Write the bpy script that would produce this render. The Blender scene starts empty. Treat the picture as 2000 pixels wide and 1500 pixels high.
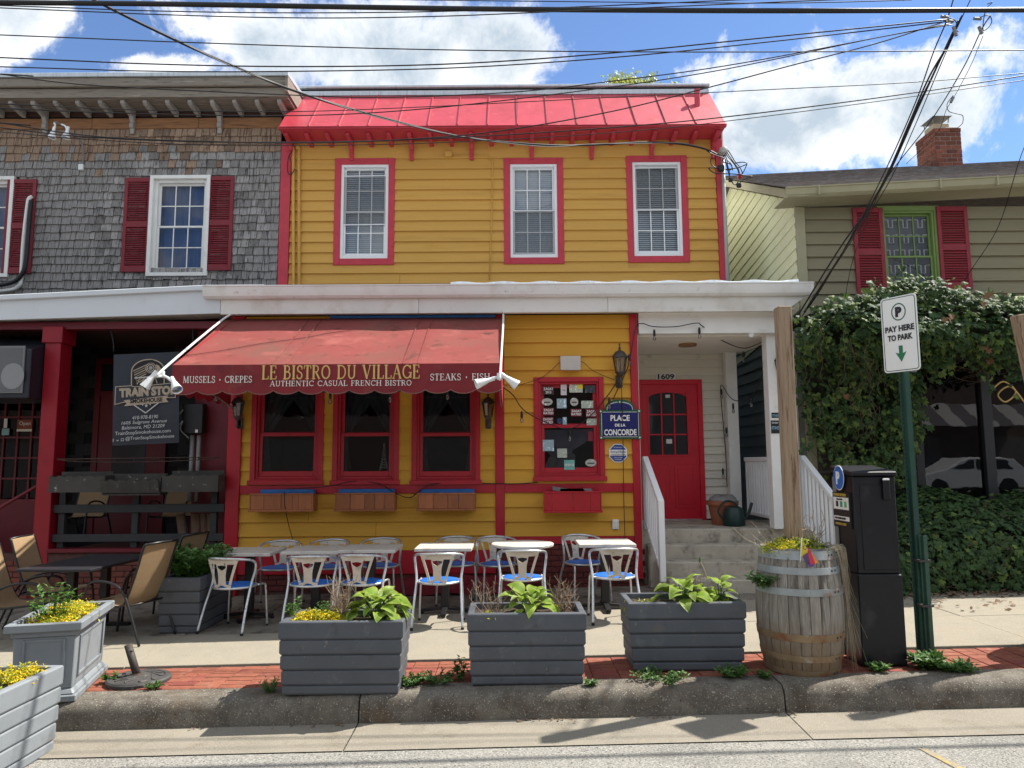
import bpy, bmesh, math, random
from mathutils import Vector, Matrix, Euler
random.seed(11)
R = math.radians
SC = bpy.context.scene
COL = SC.collection
# ------------------------------------------------------------------ camera
F, HC, PIT, ROL = 1420.0, 1.8, R(6.3), R(0.35)
cd = bpy.data.cameras.new('camera'); cam = bpy.data.objects.new('camera', cd); COL.objects.link(cam)
cd.sensor_width = 36; cd.sensor_fit = 'HORIZONTAL'; cd.lens = F / 2000 * 36
cd.clip_start = 0.1; cd.clip_end = 3000
cam.matrix_world = Matrix.Translation((0, 0, HC)) @ Matrix.Rotation(R(90) + PIT, 4, 'X') @ Matrix.Rotation(-ROL, 4, 'Z')
SC.camera = cam
# ------------------------------------------------------------------ colour management
SC.view_settings.view_transform = 'Standard'
try: SC.view_settings.look = 'None'
except Exception: pass
SC.view_settings.exposure = 1.42
SC.view_settings.gamma = 1.0
SC.view_settings.use_curve_mapping = False
SC.render.engine = 'CYCLES'
SC.cycles.max_bounces = 8; SC.cycles.diffuse_bounces = 4; SC.cycles.transparent_max_bounces = 16
SC.cycles.use_denoising = True

def ray(px, py):
    u = (px - 1000) / F; v = (750 - py) / F
    u, v = u * math.cos(ROL) + v * math.sin(ROL), -u * math.sin(ROL) + v * math.cos(ROL)
    return Vector((u, math.cos(PIT) - v * math.sin(PIT), math.sin(PIT) + v * math.cos(PIT)))
def at(px, py, Y):
    d = ray(px, py); t = Y / d.y
    return Vector((t * d.x, Y, HC + t * d.z))
GS = 0.018
def gz(x): return GS * x
SW = 0.175
def ground(px, py, dz=SW):
    d = ray(px, py); t = (dz - HC) / (d.z - GS * d.x)
    return Vector((t * d.x, t * d.y, HC + t * d.z))

# ------------------------------------------------------------------ sun and sky
TOSUN = Vector((0.65, 0.27, 1.0)).normalized()
sd = bpy.data.lights.new('sun', 'SUN'); sun = bpy.data.objects.new('sun', sd); COL.objects.link(sun)
sd.energy = 3.4; sd.angle = R(0.53); sd.color = (1.0, 0.95, 0.86)
sun.rotation_euler = TOSUN.to_track_quat('Z', 'Y').to_euler()
sun.location = (10, 8, 20)
W = bpy.data.worlds.new('World'); SC.world = W; W.use_nodes = True
def build_world():
    nt = W.node_tree; N = nt.nodes; L = nt.links; N.clear()
    out = N.new('ShaderNodeOutputWorld')
    sky = N.new('ShaderNodeTexSky'); sky.sky_type = 'NISHITA'; sky.sun_disc = False
    sky.sun_elevation = math.asin(TOSUN.z); sky.sun_rotation = math.atan2(TOSUN.x, TOSUN.y)
    sky.altitude = 2500; sky.air_density = 1.0; sky.dust_density = 0.0; sky.ozone_density = 5.0
    tc = N.new('ShaderNodeTexCoord'); sep = N.new('ShaderNodeSeparateXYZ'); L.new(tc.outputs['Generated'], sep.inputs[0])
    def M(op, a, b=None, c=None, clamp=False):
        n = N.new('ShaderNodeMath'); n.operation = op; n.use_clamp = clamp
        for i, v in enumerate((a, b, c)):
            if v is None: continue
            if isinstance(v, (int, float)): n.inputs[i].default_value = v
            else: L.new(v, n.inputs[i])
        return n.outputs[0]
    y = M('MAXIMUM', sep.outputs[1], 0.08)
    u = M('DIVIDE', sep.outputs[0], y); w = M('DIVIDE', sep.outputs[2], y)
    cmb = N.new('ShaderNodeCombineXYZ'); L.new(u, cmb.inputs[0]); L.new(w, cmb.inputs[1])
    # cumulus masses, each a soft ellipse of directions (pixel centre, radii)
    blobs = [(40, 50, 150, 75, .9), (300, 128, 120, 26, .75), (480, 60, 130, 50, .8), (740, 95, 230, 95, 1.1), (980, 105, 130, 95, 1.0),
             (1610, 240, 240, 85, 1.1), (1500, 185, 75, 50, .85), (1800, 180, 180, 90, 1.1), (1940, 120, 110, 70, .8), (1700, 110, 60, 40, .5),
             (1560, 20, 120, 12, .35), (1940, 40, 90, 20, .35)]
    tot = None
    for px, py, rx, ry, a in blobs:
        d = ray(px, py); u0, w0 = d.x / d.y, d.z / d.y
        s = N.new('ShaderNodeVectorMath'); s.operation = 'SUBTRACT'; L.new(cmb.outputs[0], s.inputs[0]); s.inputs[1].default_value = (u0, w0, 0)
        m = N.new('ShaderNodeVectorMath'); m.operation = 'MULTIPLY'; L.new(s.outputs[0], m.inputs[0]); m.inputs[1].default_value = (F / rx * .8, F / ry * .8, 0)
        ln = N.new('ShaderNodeVectorMath'); ln.operation = 'LENGTH'; L.new(m.outputs[0], ln.inputs[0])
        e = M('MULTIPLY', M('EXPONENT', M('MULTIPLY', M('POWER', ln.outputs['Value'], 2.0), -0.7)), a)
        tot = e if tot is None else M('MAXIMUM', tot, e)
    fr = N.new('ShaderNodeMapRange'); fr.interpolation_type = 'SMOOTHSTEP'; L.new(sep.outputs[1], fr.inputs[0])
    fr.inputs[1].default_value = 0.3; fr.inputs[2].default_value = 0.62
    big = N.new('ShaderNodeTexNoise'); L.new(tc.outputs['Generated'], big.inputs['Vector']); big.inputs['Scale'].default_value = 1.9; big.inputs['Detail'].default_value = 3
    other = M('MULTIPLY_ADD', big.outputs[0], 2.2, -0.25)  # cloud cover outside the view, raised to brighten the shaded fronts
    mixv = N.new('ShaderNodeMix'); mixv.data_type = 'FLOAT'; L.new(fr.outputs[0], mixv.inputs[0]); L.new(other, mixv.inputs[2]); L.new(tot, mixv.inputs[3])
    nz = N.new('ShaderNodeTexNoise'); L.new(tc.outputs['Generated'], nz.inputs['Vector']); nz.inputs['Scale'].default_value = 9; nz.inputs['Detail'].default_value = 9; nz.inputs['Roughness'].default_value = 0.66
    nz.inputs['Distortion'].default_value = 0.25
    dens = M('ADD', mixv.outputs[0], M('MULTIPLY_ADD', nz.outputs[0], 2.6, -1.32))
    mk = N.new('ShaderNodeMapRange'); mk.interpolation_type = 'SMOOTHSTEP'; L.new(dens, mk.inputs[0]); mk.inputs[1].default_value = 0.36; mk.inputs[2].default_value = 0.78
    n2 = N.new('ShaderNodeTexNoise'); L.new(tc.outputs['Generated'], n2.inputs['Vector']); n2.inputs['Scale'].default_value = 6; n2.inputs['Detail'].default_value = 6
    sh = N.new('ShaderNodeMapRange'); L.new(M('MULTIPLY_ADD', dens, 0.45, n2.outputs[0]), sh.inputs[0]); sh.inputs[1].default_value = 0.68; sh.inputs[2].default_value = 1.08
    cr = N.new('ShaderNodeMix'); cr.data_type = 'RGBA'; L.new(sh.outputs[0], cr.inputs[0])
    cr.inputs[6].default_value = (1.0, 1.0, 1.0, 1); cr.inputs[7].default_value = (0.43, 0.51, 0.59, 1)
    b1 = N.new('ShaderNodeBackground'); L.new(sky.outputs[0], b1.inputs[0]); b1.inputs[1].default_value = 0.085
    b2 = N.new('ShaderNodeBackground'); L.new(cr.outputs[2], b2.inputs[0]); b2.inputs[1].default_value = 0.50
    ms = N.new('ShaderNodeMixShader'); L.new(mk.outputs[0], ms.inputs[0]); L.new(b1.outputs[0], ms.inputs[1]); L.new(b2.outputs[0], ms.inputs[2])
    L.new(ms.outputs[0], out.inputs[0])
build_world()

# ------------------------------------------------------------------ materials
MATS = {}
def pm(name, col, rough=.6, var=.12, vs=4, bump=.0, bs=60, metal=0., spec=.4, stretch=(1, 1, 1), spots=(), objr=0., hue=0., trans=0., detail=5):
    if name in MATS: return MATS[name]
    m = bpy.data.materials.new(name); MATS[name] = m; m.use_nodes = True
    nt = m.node_tree; N = nt.nodes; L = nt.links
    b = N['Principled BSDF']
    b.inputs['Roughness'].default_value = rough; b.inputs['Metallic'].default_value = metal
    b.inputs['Specular IOR Level'].default_value = spec
    tc = N.new('ShaderNodeTexCoord'); oi = N.new('ShaderNodeObjectInfo')
    off = N.new('ShaderNodeVectorMath'); off.operation = 'MULTIPLY_ADD'
    off.inputs[1].default_value = (1, 1, 1); L.new(tc.outputs['Object'], off.inputs[0])
    sc_ = N.new('ShaderNodeMath'); sc_.operation = 'MULTIPLY'; sc_.inputs[1].default_value = 31.7; L.new(oi.outputs['Random'], sc_.inputs[0])
    L.new(sc_.outputs[0], off.inputs[2])
    mp = N.new('ShaderNodeMapping'); mp.inputs['Scale'].default_value = stretch; L.new(off.outputs[0], mp.inputs[0])
    def noise(s, d=detail, plain=False):
        n = N.new('ShaderNodeTexNoise'); n.inputs['Scale'].default_value = s; n.inputs['Detail'].default_value = d; n.inputs['Roughness'].default_value = .6
        L.new((off if plain else mp).outputs[0], n.inputs['Vector']); return n.outputs[0]
    def rng(v, a, b_, c, d_):
        n = N.new('ShaderNodeMapRange'); L.new(v, n.inputs[0])
        for i, q in enumerate((a, b_, c, d_)): n.inputs[1 + i].default_value = q
        return n.outputs[0]
    hsv = N.new('ShaderNodeHueSaturation'); hsv.inputs['Color'].default_value = (*col, 1)
    val = rng(noise(vs), .25, .75, 1 - var, 1 + var)
    if objr:
        r2 = rng(oi.outputs['Random'], 0, 1, 1 - objr, 1 + objr)
        mu = N.new('ShaderNodeMath'); mu.operation = 'MULTIPLY'; L.new(val, mu.inputs[0]); L.new(r2, mu.inputs[1]); val = mu.outputs[0]
    L.new(val, hsv.inputs['Value'])
    if hue:
        mo = N.new('ShaderNodeMath'); mo.operation = 'FRACT'
        m5 = N.new('ShaderNodeMath'); m5.operation = 'MULTIPLY'; m5.inputs[1].default_value = 7.13; L.new(oi.outputs['Random'], m5.inputs[0]); L.new(m5.outputs[0], mo.inputs[0])
        L.new(rng(mo.outputs[0], 0, 1, .5 - hue, .5 + hue), hsv.inputs['Hue'])
    c = hsv.outputs[0]
    for sp in spots:
        scol, lo, hi, ss = sp[:4]; plain = len(sp) > 4 and sp[4]
        f = rng(noise(ss, 8, plain), lo, hi, 0, 1)
        mx = N.new('ShaderNodeMix'); mx.data_type = 'RGBA'; L.new(f, mx.inputs[0]); L.new(c, mx.inputs[6]); mx.inputs[7].default_value = (*scol, 1); c = mx.outputs[2]
    L.new(c, b.inputs['Base Color'])
    if bump:
        bp = N.new('ShaderNodeBump'); bp.inputs['Strength'].default_value = min(1, bump); bp.inputs['Distance'].default_value = .01
        L.new(noise(bs), bp.inputs['Height']); L.new(bp.outputs[0], b.inputs['Normal'])
    if trans:
        tr = N.new('ShaderNodeBsdfTranslucent'); L.new(c, tr.inputs[0]); mxs = N.new('ShaderNodeMixShader'); mxs.inputs[0].default_value = trans
        o = N['Material Output']; L.new(b.outputs[0], mxs.inputs[1]); L.new(tr.outputs[0], mxs.inputs[2]); L.new(mxs.outputs[0], o.inputs[0])
    return m
def glassm(name, tint=(.75, .8, .8), refl=1.0, rough=.0, ior=1.5):
    m = bpy.data.materials.new(name); MATS[name] = m; m.use_nodes = True
    nt = m.node_tree; N = nt.nodes; L = nt.links; N.remove(N['Principled BSDF'])
    fr = N.new('ShaderNodeFresnel'); fr.inputs[0].default_value = ior
    mu = N.new('ShaderNodeMath'); mu.operation = 'MULTIPLY'; mu.use_clamp = True; mu.inputs[1].default_value = refl; L.new(fr.outputs[0], mu.inputs[0])
    t = N.new('ShaderNodeBsdfTransparent'); t.inputs[0].default_value = (*tint, 1)
    g = N.new('ShaderNodeBsdfGlossy'); g.inputs['Roughness'].default_value = rough
    tc = N.new('ShaderNodeTexCoord'); nz = N.new('ShaderNodeTexNoise'); nz.inputs['Scale'].default_value = 3; L.new(tc.outputs['Object'], nz.inputs['Vector'])
    bp = N.new('ShaderNodeBump'); bp.inputs['Strength'].default_value = .025; bp.inputs['Distance'].default_value = .02; L.new(nz.outputs[0], bp.inputs['Height']); L.new(bp.outputs[0], g.inputs['Normal'])
    x = N.new('ShaderNodeMixShader'); L.new(mu.outputs[0], x.inputs[0]); L.new(t.outputs[0], x.inputs[1]); L.new(g.outputs[0], x.inputs[2])
    L.new(x.outputs[0], N['Material Output'].inputs[0]); return m
def S(r, g, b):
    f = lambda c: (c / 255 / 12.92) if c / 255 <= .04045 else ((c / 255 + .055) / 1.055) ** 2.4
    return (f(r), f(g), f(b))

# ------------------------------------------------------------------ mesh builder
ORG = {}
def org(p): return ORG.get(p.name, Vector((0, 0, 0))) if p is not None else Vector((0, 0, 0))
def props(o, label=None, cat=None, group=None, kind=None):
    if label: o['label'] = label
    if cat: o['category'] = cat
    if group: o['group'] = group
    if kind: o['kind'] = kind
    return o
def T(name, label, cat, loc=(0, 0, 0), group=None):
    o = bpy.data.objects.new(name, None); COL.objects.link(o); o.location = loc; o.empty_display_size = .1
    ORG[o.name] = Vector(loc); return props(o, label, cat, group)
def STR(name, loc=(0, 0, 0)):
    o = bpy.data.objects.new(name, None); COL.objects.link(o); o.location = loc; ORG[o.name] = Vector(loc); o['kind'] = 'structure'; return o
def link(name, me, parent=None, loc=(0, 0, 0), rot=(0, 0, 0), kind=None):
    o = bpy.data.objects.new(name, me); COL.objects.link(o)
    if parent is not None: o.parent = parent
    o.location = loc; o.rotation_euler = rot
    if kind: o['kind'] = kind
    ORG[o.name] = org(parent); return o
def kids(o): return [c for c in bpy.data.objects if c.parent == o]
def copy_tree(o, loc=None, rz=None, label=None, group=None, parent=None, ch=None):
    c = o.copy(); COL.objects.link(c)
    if parent is not None: c.parent = parent
    if loc is not None: c.location = loc
    if rz is not None: c.rotation_euler.z = rz
    if label: c['label'] = label
    if group: c['group'] = group
    for k in o.children: copy_tree(k, parent=c)
    return c

class MB:
    def __init__(s): s.v = []; s.f = []
    def add(s, vs, fs):
        n = len(s.v); s.v += [Vector(q) for q in vs]; s.f += [tuple(i + n for i in f) for f in fs]; return s
    def hexa(s, p): return s.add(p, [(0, 3, 2, 1), (4, 5, 6, 7), (0, 1, 5, 4), (1, 2, 6, 5), (2, 3, 7, 6), (3, 0, 4, 7)])
    def box(s, x0, x1, y0, y1, z0, z1):
        return s.hexa([(x0, y0, z0), (x1, y0, z0), (x1, y1, z0), (x0, y1, z0), (x0, y0, z1), (x1, y0, z1), (x1, y1, z1), (x0, y1, z1)])
    def bar(s, a, b, w, h, up=(0, 0, 1)):
        a = Vector(a); b = Vector(b); d = (b - a).normalized(); up = Vector(up)
        x = d.cross(up).normalized() * w / 2; z = x.normalized().cross(d).normalized() * h / 2
        return s.hexa([a - x - z, a + x - z, b + x - z, b - x - z, a - x + z, a + x + z, b + x + z, b - x + z])
    def prism(s, pts, axis, a, b):
        n = len(pts)
        def P(p, q):
            return {'x': (q, p[0], p[1]), 'y': (p[0], q, p[1]), 'z': (p[0], p[1], q)}[axis]
        vs = [P(p, a) for p in pts] + [P(p, b) for p in pts]
        fs = [tuple(range(n))[::-1], tuple(range(n, 2 * n))] + [(i, (i + 1) % n, n + (i + 1) % n, n + i) for i in range(n)]
        return s.add(vs, fs)
    def tube(s, pts, r, n=8, closed=False, taper=None):
        pts = [Vector(p) for p in pts]; m = len(pts); rings = []
        t0 = (pts[1] - pts[0]).normalized(); ref = Vector((0, 0, 1)) if abs(t0.z) < .9 else Vector((1, 0, 0))
        nx = t0.cross(ref).normalized()
        for i, p in enumerate(pts):
            if closed: t = (pts[(i + 1) % m] - pts[i - 1]).normalized()
            else: t = (pts[min(i + 1, m - 1)] - pts[max(i - 1, 0)]).normalized()
            nx = (nx - t * nx.dot(t)); nx = nx.normalized() if nx.length > 1e-6 else t.orthogonal().normalized()
            ny = t.cross(nx); rr = r if taper is None else taper[i] if isinstance(taper, (list, tuple)) else r * (1 + (taper - 1) * i / (m - 1))
            rings.append([p + (nx * math.cos(k * math.tau / n) + ny * math.sin(k * math.tau / n)) * rr for k in range(n)])
        vs = [q for rg in rings for q in rg]; fs = []
        for i in range(m if closed else m - 1):
            for k in range(n):
                a = i * n + k; b = i * n + (k + 1) % n; c = ((i + 1) % m) * n + (k + 1) % n; d = ((i + 1) % m) * n + k
                fs.append((a, b, c, d))
        if not closed: fs += [tuple(range(n))[::-1], tuple(range((m - 1) * n, m * n))]
        return s.add(vs, fs)
    def lathe(s, prof, n=20, c=(0, 0, 0), cap=True):
        vs = []; fs = []; m = len(prof)
        for r, z in prof:
            for k in range(n): vs.append((c[0] + r * math.cos(k * math.tau / n), c[1] + r * math.sin(k * math.tau / n), c[2] + z))
        for i in range(m - 1):
            for k in range(n): fs.append((i * n + k, i * n + (k + 1) % n, (i + 1) * n + (k + 1) % n, (i + 1) * n + k))
        if cap: fs += [tuple(range(n))[::-1], tuple(range((m - 1) * n, m * n))]
        return s.add(vs, fs)
    def xf(s, M):
        s.v = [M @ q for q in s.v]; return s
    def mesh(s, name, mat, bevel=0, smooth=False, o=Vector((0, 0, 0)), fix=True):
        me = bpy.data.meshes.new(name); me.from_pydata([q - o for q in s.v], [], s.f)
        if bevel or fix:
            bm = bmesh.new(); bm.from_mesh(me)
            if fix: bmesh.ops.recalc_face_normals(bm, faces=bm.faces)
            if bevel:
                es = [e for e in bm.edges if len(e.link_faces) == 2 and e.calc_face_angle(0) > .6]
                bmesh.ops.bevel(bm, geom=es, offset=bevel, segments=1, affect='EDGES', clamp_overlap=True)
            bm.to_mesh(me); bm.free()
        if mat is not None: me.materials.append(mat)
        if smooth:
            me.polygons.foreach_set('use_smooth', [True] * len(me.polygons))
            if smooth != True:
                me.set_sharp_from_angle(angle=R(smooth))
        return me
    def b(s, name, mat, parent=None, bevel=0, smooth=False, kind=None, fix=True):
        return link(name, s.mesh(name, mat, bevel, smooth, org(parent), fix), parent, kind=kind)

def smooth_path(pts, k=6):
    pts = [Vector(p) for p in pts]; out = []
    for i in range(len(pts) - 1):
        p0 = pts[max(i - 1, 0)]; p1 = pts[i]; p2 = pts[i + 1]; p3 = pts[min(i + 2, len(pts) - 1)]
        for j in range(k):
            t = j / k
            out.append(.5 * ((2 * p1) + (p2 - p0) * t + (2 * p0 - 5 * p1 + 4 * p2 - p3) * t * t + (3 * p1 - p0 - 3 * p2 + p3) * t ** 3))
    out.append(pts[-1]); return out

# lettering: text in Blender's own built-in face turned into mesh, upright in the XZ plane facing -Y
def text_mesh(txt, size, depth=.002, align='CENTER', shear=0., space=1., bold=0.):
    c = bpy.data.curves.new('t', 'FONT'); c.body = txt; c.size = size; c.extrude = depth; c.align_x = align; c.align_y = 'CENTER'
    c.shear = shear; c.space_character = space; c.offset = bold; c.resolution_u = 3
    o = bpy.data.objects.new('t', c); COL.objects.link(o)
    dg = bpy.context.evaluated_depsgraph_get(); me = bpy.data.meshes.new_from_object(o.evaluated_get(dg))
    bpy.data.objects.remove(o); bpy.data.curves.remove(c); return me
def text(name, txt, size, loc, mat, parent, width=None, depth=.002, align='CENTER', shear=0., rot=None, space=1., bold=0., height=None):
    me = text_mesh(txt, size, depth, align, shear, space, bold)
    xs = [v.co.x for v in me.vertices]; ys = [v.co.y for v in me.vertices]
    cx, cy = (min(xs) + max(xs)) / 2, (min(ys) + max(ys)) / 2
    kx = width / (max(xs) - min(xs)) if width else 1; ky = height / (max(ys) - min(ys)) if height else (1 if not width else None)
    if ky is None: ky = 1
    M = Matrix.Diagonal((kx, ky, 1, 1)) @ Matrix.Translation((-cx if align == 'CENTER' else 0, -cy, 0))
    me.transform(Matrix.Rotation(R(90), 4, 'X') @ M)
    me.materials.clear(); me.materials.append(mat)
    o = link(name, me, parent, Vector(loc) - org(parent))
    if rot is not None: o.rotation_euler = rot
    return o

# a small roman capital face drawn from strokes, for the awning
def arc(cx, cy, rx, ry, a, b, n=9):
    return [(cx + rx * math.cos(R(a + (b - a) * i / n)), cy + ry * math.sin(R(a + (b - a) * i / n))) for i in range(n + 1)]
K, k_, sf = .135, .06, .055
def ser(x, y, w=.3): return ([(x - w / 2, y), (x + w / 2, y)], sf)
GLY = {
 'L': (.62, [([(.15, 0), (.15, 1)], K), ([(.05, .03), (.6, .03)], k_), ([(.58, .03), (.6, .24)], k_), ser(.15, .97)]),
 'E': (.66, [([(.15, 0), (.15, 1)], K), ([(.03, .03), (.6, .03)], k_), ([(.03, .97), (.56, .97)], k_), ([(.15, .52), (.46, .52)], k_), ([(.58, .03), (.61, .24)], k_), ([(.55, .97), (.57, .78)], k_), ([(.46, .42), (.46, .62)], k_)]),
 'B': (.68, [([(.15, 0), (.15, 1)], K), ([(.03, .97), (.34, .97)] + arc(.34, .75, .2, .22, 90, -90) + [(.15, .53)], .085), ([(.03, .03), (.36, .03)] + arc(.36, .28, .24, .25, -90, 90) + [(.15, .53)], .095)]),
 'I': (.34, [([(.17, 0), (.17, 1)], K), ser(.17, .03), ser(.17, .97)]),
 'S': (.58, [(arc(.3, .75, .2, .22, 25, 90, 4) + arc(.3, .75, .2, .22, 90, 235, 8) + [(.3, .51)] + arc(.28, .26, .22, .23, 60, -90, 8) + arc(.28, .26, .22, .23, -90, -155, 4), .095), ([(.49, .7), (.49, .94)], k_), ([(.07, .07), (.07, .3)], k_)]),
 'T': (.66, [([(.33, 0), (.33, 1)], K), ([(.04, .97), (.62, .97)], k_), ([(.05, .97), (.03, .77)], k_), ([(.61, .97), (.63, .77)], k_), ser(.33, .03)]),
 'R': (.74, [([(.15, 0), (.15, 1)], K), ([(.03, .97), (.34, .97)] + arc(.34, .74, .22, .23, 90, -90) + [(.15, .51)], .085), ([(.36, .51), (.66, .02)], K * .9), ser(.15, .03), ser(.66, .03, .16)]),
 'O': (.86, [(arc(.43, .5, .34, .46, 0, 360, 26), .105)]),
 'D': (.82, [([(.15, 0), (.15, 1)], K), ([(.03, .97), (.34, .97)] + arc(.34, .5, .4, .47, 90, -90, 14) + [(.03, .03)], .09)]),
 'U': (.8, [([(.16, 1), (.16, .35)] + arc(.41, .32, .25, .29, 180, 360, 10) + [(.66, 1)], .1), ser(.16, .97), ser(.66, .97, .24)]),
 'V': (.8, [([(.1, 1), (.41, .02)], K), ([(.41, .02), (.7, 1)], k_), ser(.1, .97, .26), ser(.7, .97, .22)]),
 'A': (.8, [([(.1, 0), (.4, 1)], k_), ([(.4, 1), (.72, 0)], K), ([(.2, .34), (.6, .34)], k_), ser(.1, .03, .22), ser(.72, .03, .26)]),
 'G': (.86, [(arc(.45, .5, .36, .46, 40, 330, 18), .1), ([(.77, .44), (.77, .06)], .12), ([(.6, .44), (.88, .44)], sf), ([(.75, .7), (.75, .95)], k_)]),
 'C': (.8, [(arc(.45, .5, .36, .46, 42, 318, 18), .1), ([(.74, .7), (.74, .94)], k_), ]),
 'M': (1.0, [([(.14, 0), (.18, 1)], k_), ([(.18, 1), (.5, .05)], K), ([(.5, .05), (.82, 1)], k_), ([(.82, 1), (.86, 0)], K), ser(.14, .03, .22), ser(.86, .03, .26)]),
 'P': (.64, [([(.15, 0), (.15, 1)], K), ([(.03, .97), (.34, .97)] + arc(.34, .72, .22, .25, 90, -90) + [(.15, .47)], .085), ser(.15, .03)]),
 'F': (.6, [([(.15, 0), (.15, 1)], K), ([(.03, .97), (.54, .97)], k_), ([(.15, .52), (.44, .52)], k_), ([(.53, .97), (.55, .78)], k_), ([(.44, .42), (.44, .62)], k_), ser(.15, .03)]),
 'H': (.84, [([(.15, 0), (.15, 1)], K), ([(.69, 0), (.69, 1)], K), ([(.15, .52), (.69, .52)], k_), ser(.15, .03), ser(.15, .97), ser(.69, .03), ser(.69, .97)]),
 'N': (.84, [([(.13, 0), (.13, 1)], k_), ([(.13, 1), (.7, .02)], K), ([(.7, 0), (.7, 1)], k_), ser(.13, .03, .22), ser(.1, .97, .2), ser(.7, .97, .22)]),
 'K': (.76, [([(.15, 0), (.15, 1)], K), ([(.2, .46), (.6, .97)], k_), ([(.32, .6), (.68, .02)], K), ser(.15, .03), ser(.15, .97), ser(.6, .97, .2), ser(.68, .03, .18)]),
 '.': (.4, [([(.2, .36), (.2, .52)], .16)]), ' ': (.42, []),
}
def roman(txt, x0, x1, h, z=0., gap=.08, wgt=1.):
    mb = MB(); tot = sum(GLY[c][0] + gap for c in txt) - gap; s = (x1 - x0) / tot; x = 0; lift = 0
    for ch in txt:
        w, st = GLY[ch]
        for line, lw in st:
            lw *= wgt
            for (ax, az), (bx, bz) in zip(line, line[1:]):
                ax2, bx2 = (x + ax) * s + x0, (x + bx) * s + x0; az2, bz2 = az * h + z, bz * h + z
                d = Vector((bx2 - ax2, 0, bz2 - az2)); L_ = d.length
                if L_ < 1e-6: continue
                d /= L_; n = Vector((-d.z, 0, d.x)) * lw * h / 2; e = d * lw * h * .18
                a = Vector((ax2, 0, az2)) - e; b = Vector((bx2, 0, bz2)) + e; dy = Vector((0, -.0012 - .00004 * (lift % 7), 0)); lift += 1
                mb.add([a - n + dy, b - n + dy, b + n + dy, a + n + dy], [(0, 1, 2, 3)])
        x += w + gap
    return mb
# ================================================================== MATERIALS
m_asph = pm('asphalt', (.215, .205, .185), .92, .22, 1.5, 1., 70, spots=[((.34, .33, .30), .50, .58, 75), ((.06, .055, .05), .56, .64, 60), ((.44, .43, .40), .61, .66, 95), ((.13, .125, .115), .52, .74, .9), ((.07, .065, .06), .64, .74, 2.2)])
m_gut = pm('gutter_concrete', (.235, .21, .17), .92, .14, 2, .6, 130, spots=[((.16, .135, .10), .54, .75, 4), ((.35, .31, .24), .56, .66, 110), ((.12, .10, .08), .62, .70, 90)])
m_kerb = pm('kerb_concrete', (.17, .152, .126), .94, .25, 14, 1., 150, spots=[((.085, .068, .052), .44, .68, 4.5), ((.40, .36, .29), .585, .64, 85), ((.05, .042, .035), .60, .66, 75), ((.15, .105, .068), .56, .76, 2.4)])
m_conc = pm('sidewalk_concrete', (.262, .234, .184), .92, .12, 3, .6, 130, spots=[((.25, .21, .155), .54, .8, 3), ((.37, .33, .26), .56, .64, 100), ((.20, .17, .13), .60, .68, 80), ((.17, .15, .12), .68, .74, 14)])
m_concd = pm('dirty_concrete', (.21, .185, .15), .92, .22, 3, .6, 110, spots=[((.075, .065, .055), .48, .66, 4), ((.36, .33, .27), .60, .68, 100), ((.05, .045, .04), .64, .70, 16)])
m_step = pm('step_concrete', (.44, .395, .325), .92, .2, 4, .6, 120, spots=[((.16, .14, .11), .52, .7, 5), ((.46, .42, .35), .6, .72, 8), ((.10, .09, .07), .62, .74, 13)])
m_joint = pm('joint_soil', (.06, .05, .04), .95, .4, 30, .6, 100)
m_paver = pm('paver_brick', (.205, .057, .038), .9, .2, 20, .5, 120, objr=.22, hue=.012, spots=[((.28, .15, .11), .58, .75, 12), ((.15, .05, .04), .62, .75, 14)])
m_brick = pm('painted_brick', (.115, .018, .016), .7, .2, 15, .5, 80, objr=.2, spots=[((.05, .02, .02), .58, .7, 12)])
m_mort = pm('mortar', (.10, .045, .04), .9, .25, 20, .5, 100)
m_chim = pm('chimney_brick', (.20, .065, .04), .9, .25, 14, .5, 90, objr=.3, spots=[((.07, .04, .035), .55, .7, 12)])
m_cmort = pm('chimney_mortar', (.38, .34, .3), .9, .2, 20, .4, 80)
YW = dict(rough=.6, var=.06, vs=3, bump=.12, bs=30, spec=.2)
m_yel = pm('yellow_paint_upper', (.60, .340, .082), stretch=(.4, 3, 6), spots=[((.55, .27, .03), .62, .8, 2), ((.34, .19, .06), .69, .74, 26), ((.44, .235, .06), .60, .80, 1.1)], objr=.03, **YW)
m_yel2 = pm('yellow_paint_lower', (.63, .335, .045), stretch=(.4, 3, 6), spots=[((.50, .25, .03), .58, .8, 1.2), ((.34, .18, .05), .69, .74, 22)], objr=.03, **YW)
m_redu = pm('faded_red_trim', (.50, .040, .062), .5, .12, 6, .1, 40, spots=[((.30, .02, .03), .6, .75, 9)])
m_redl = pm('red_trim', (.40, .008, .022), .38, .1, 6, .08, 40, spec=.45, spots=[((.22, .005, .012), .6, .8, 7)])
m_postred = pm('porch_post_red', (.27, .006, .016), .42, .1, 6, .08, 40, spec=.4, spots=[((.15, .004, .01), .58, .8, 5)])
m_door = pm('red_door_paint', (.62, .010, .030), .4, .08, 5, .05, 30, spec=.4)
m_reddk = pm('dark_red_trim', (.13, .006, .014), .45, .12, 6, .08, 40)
m_redroof = pm('red_roof_paint', (.50, .043, .070), .46, .12, 2, .3, 5, spots=[((.42, .03, .045), .5, .7, 3), ((.56, .09, .10), .58, .72, 7)], objr=.04, spec=.5)
m_seam = pm('roof_seam', (.34, .05, .06), .6, .3, 10, spots=[((.06, .04, .04), .5, .7, 6)])
m_metal = pm('galvanised_flashing', (.55, .60, .64), .45, .12, 3, .05, 20, metal=.3, stretch=(6, 1, .5), spots=[((.36, .40, .43), .55, .75, 4)])
m_dark = pm('dark_void', (.010, .010, .013), .9, .1, 3)
m_black = pm('black_plastic', (.012, .012, .014), .45, .2, 10)
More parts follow.
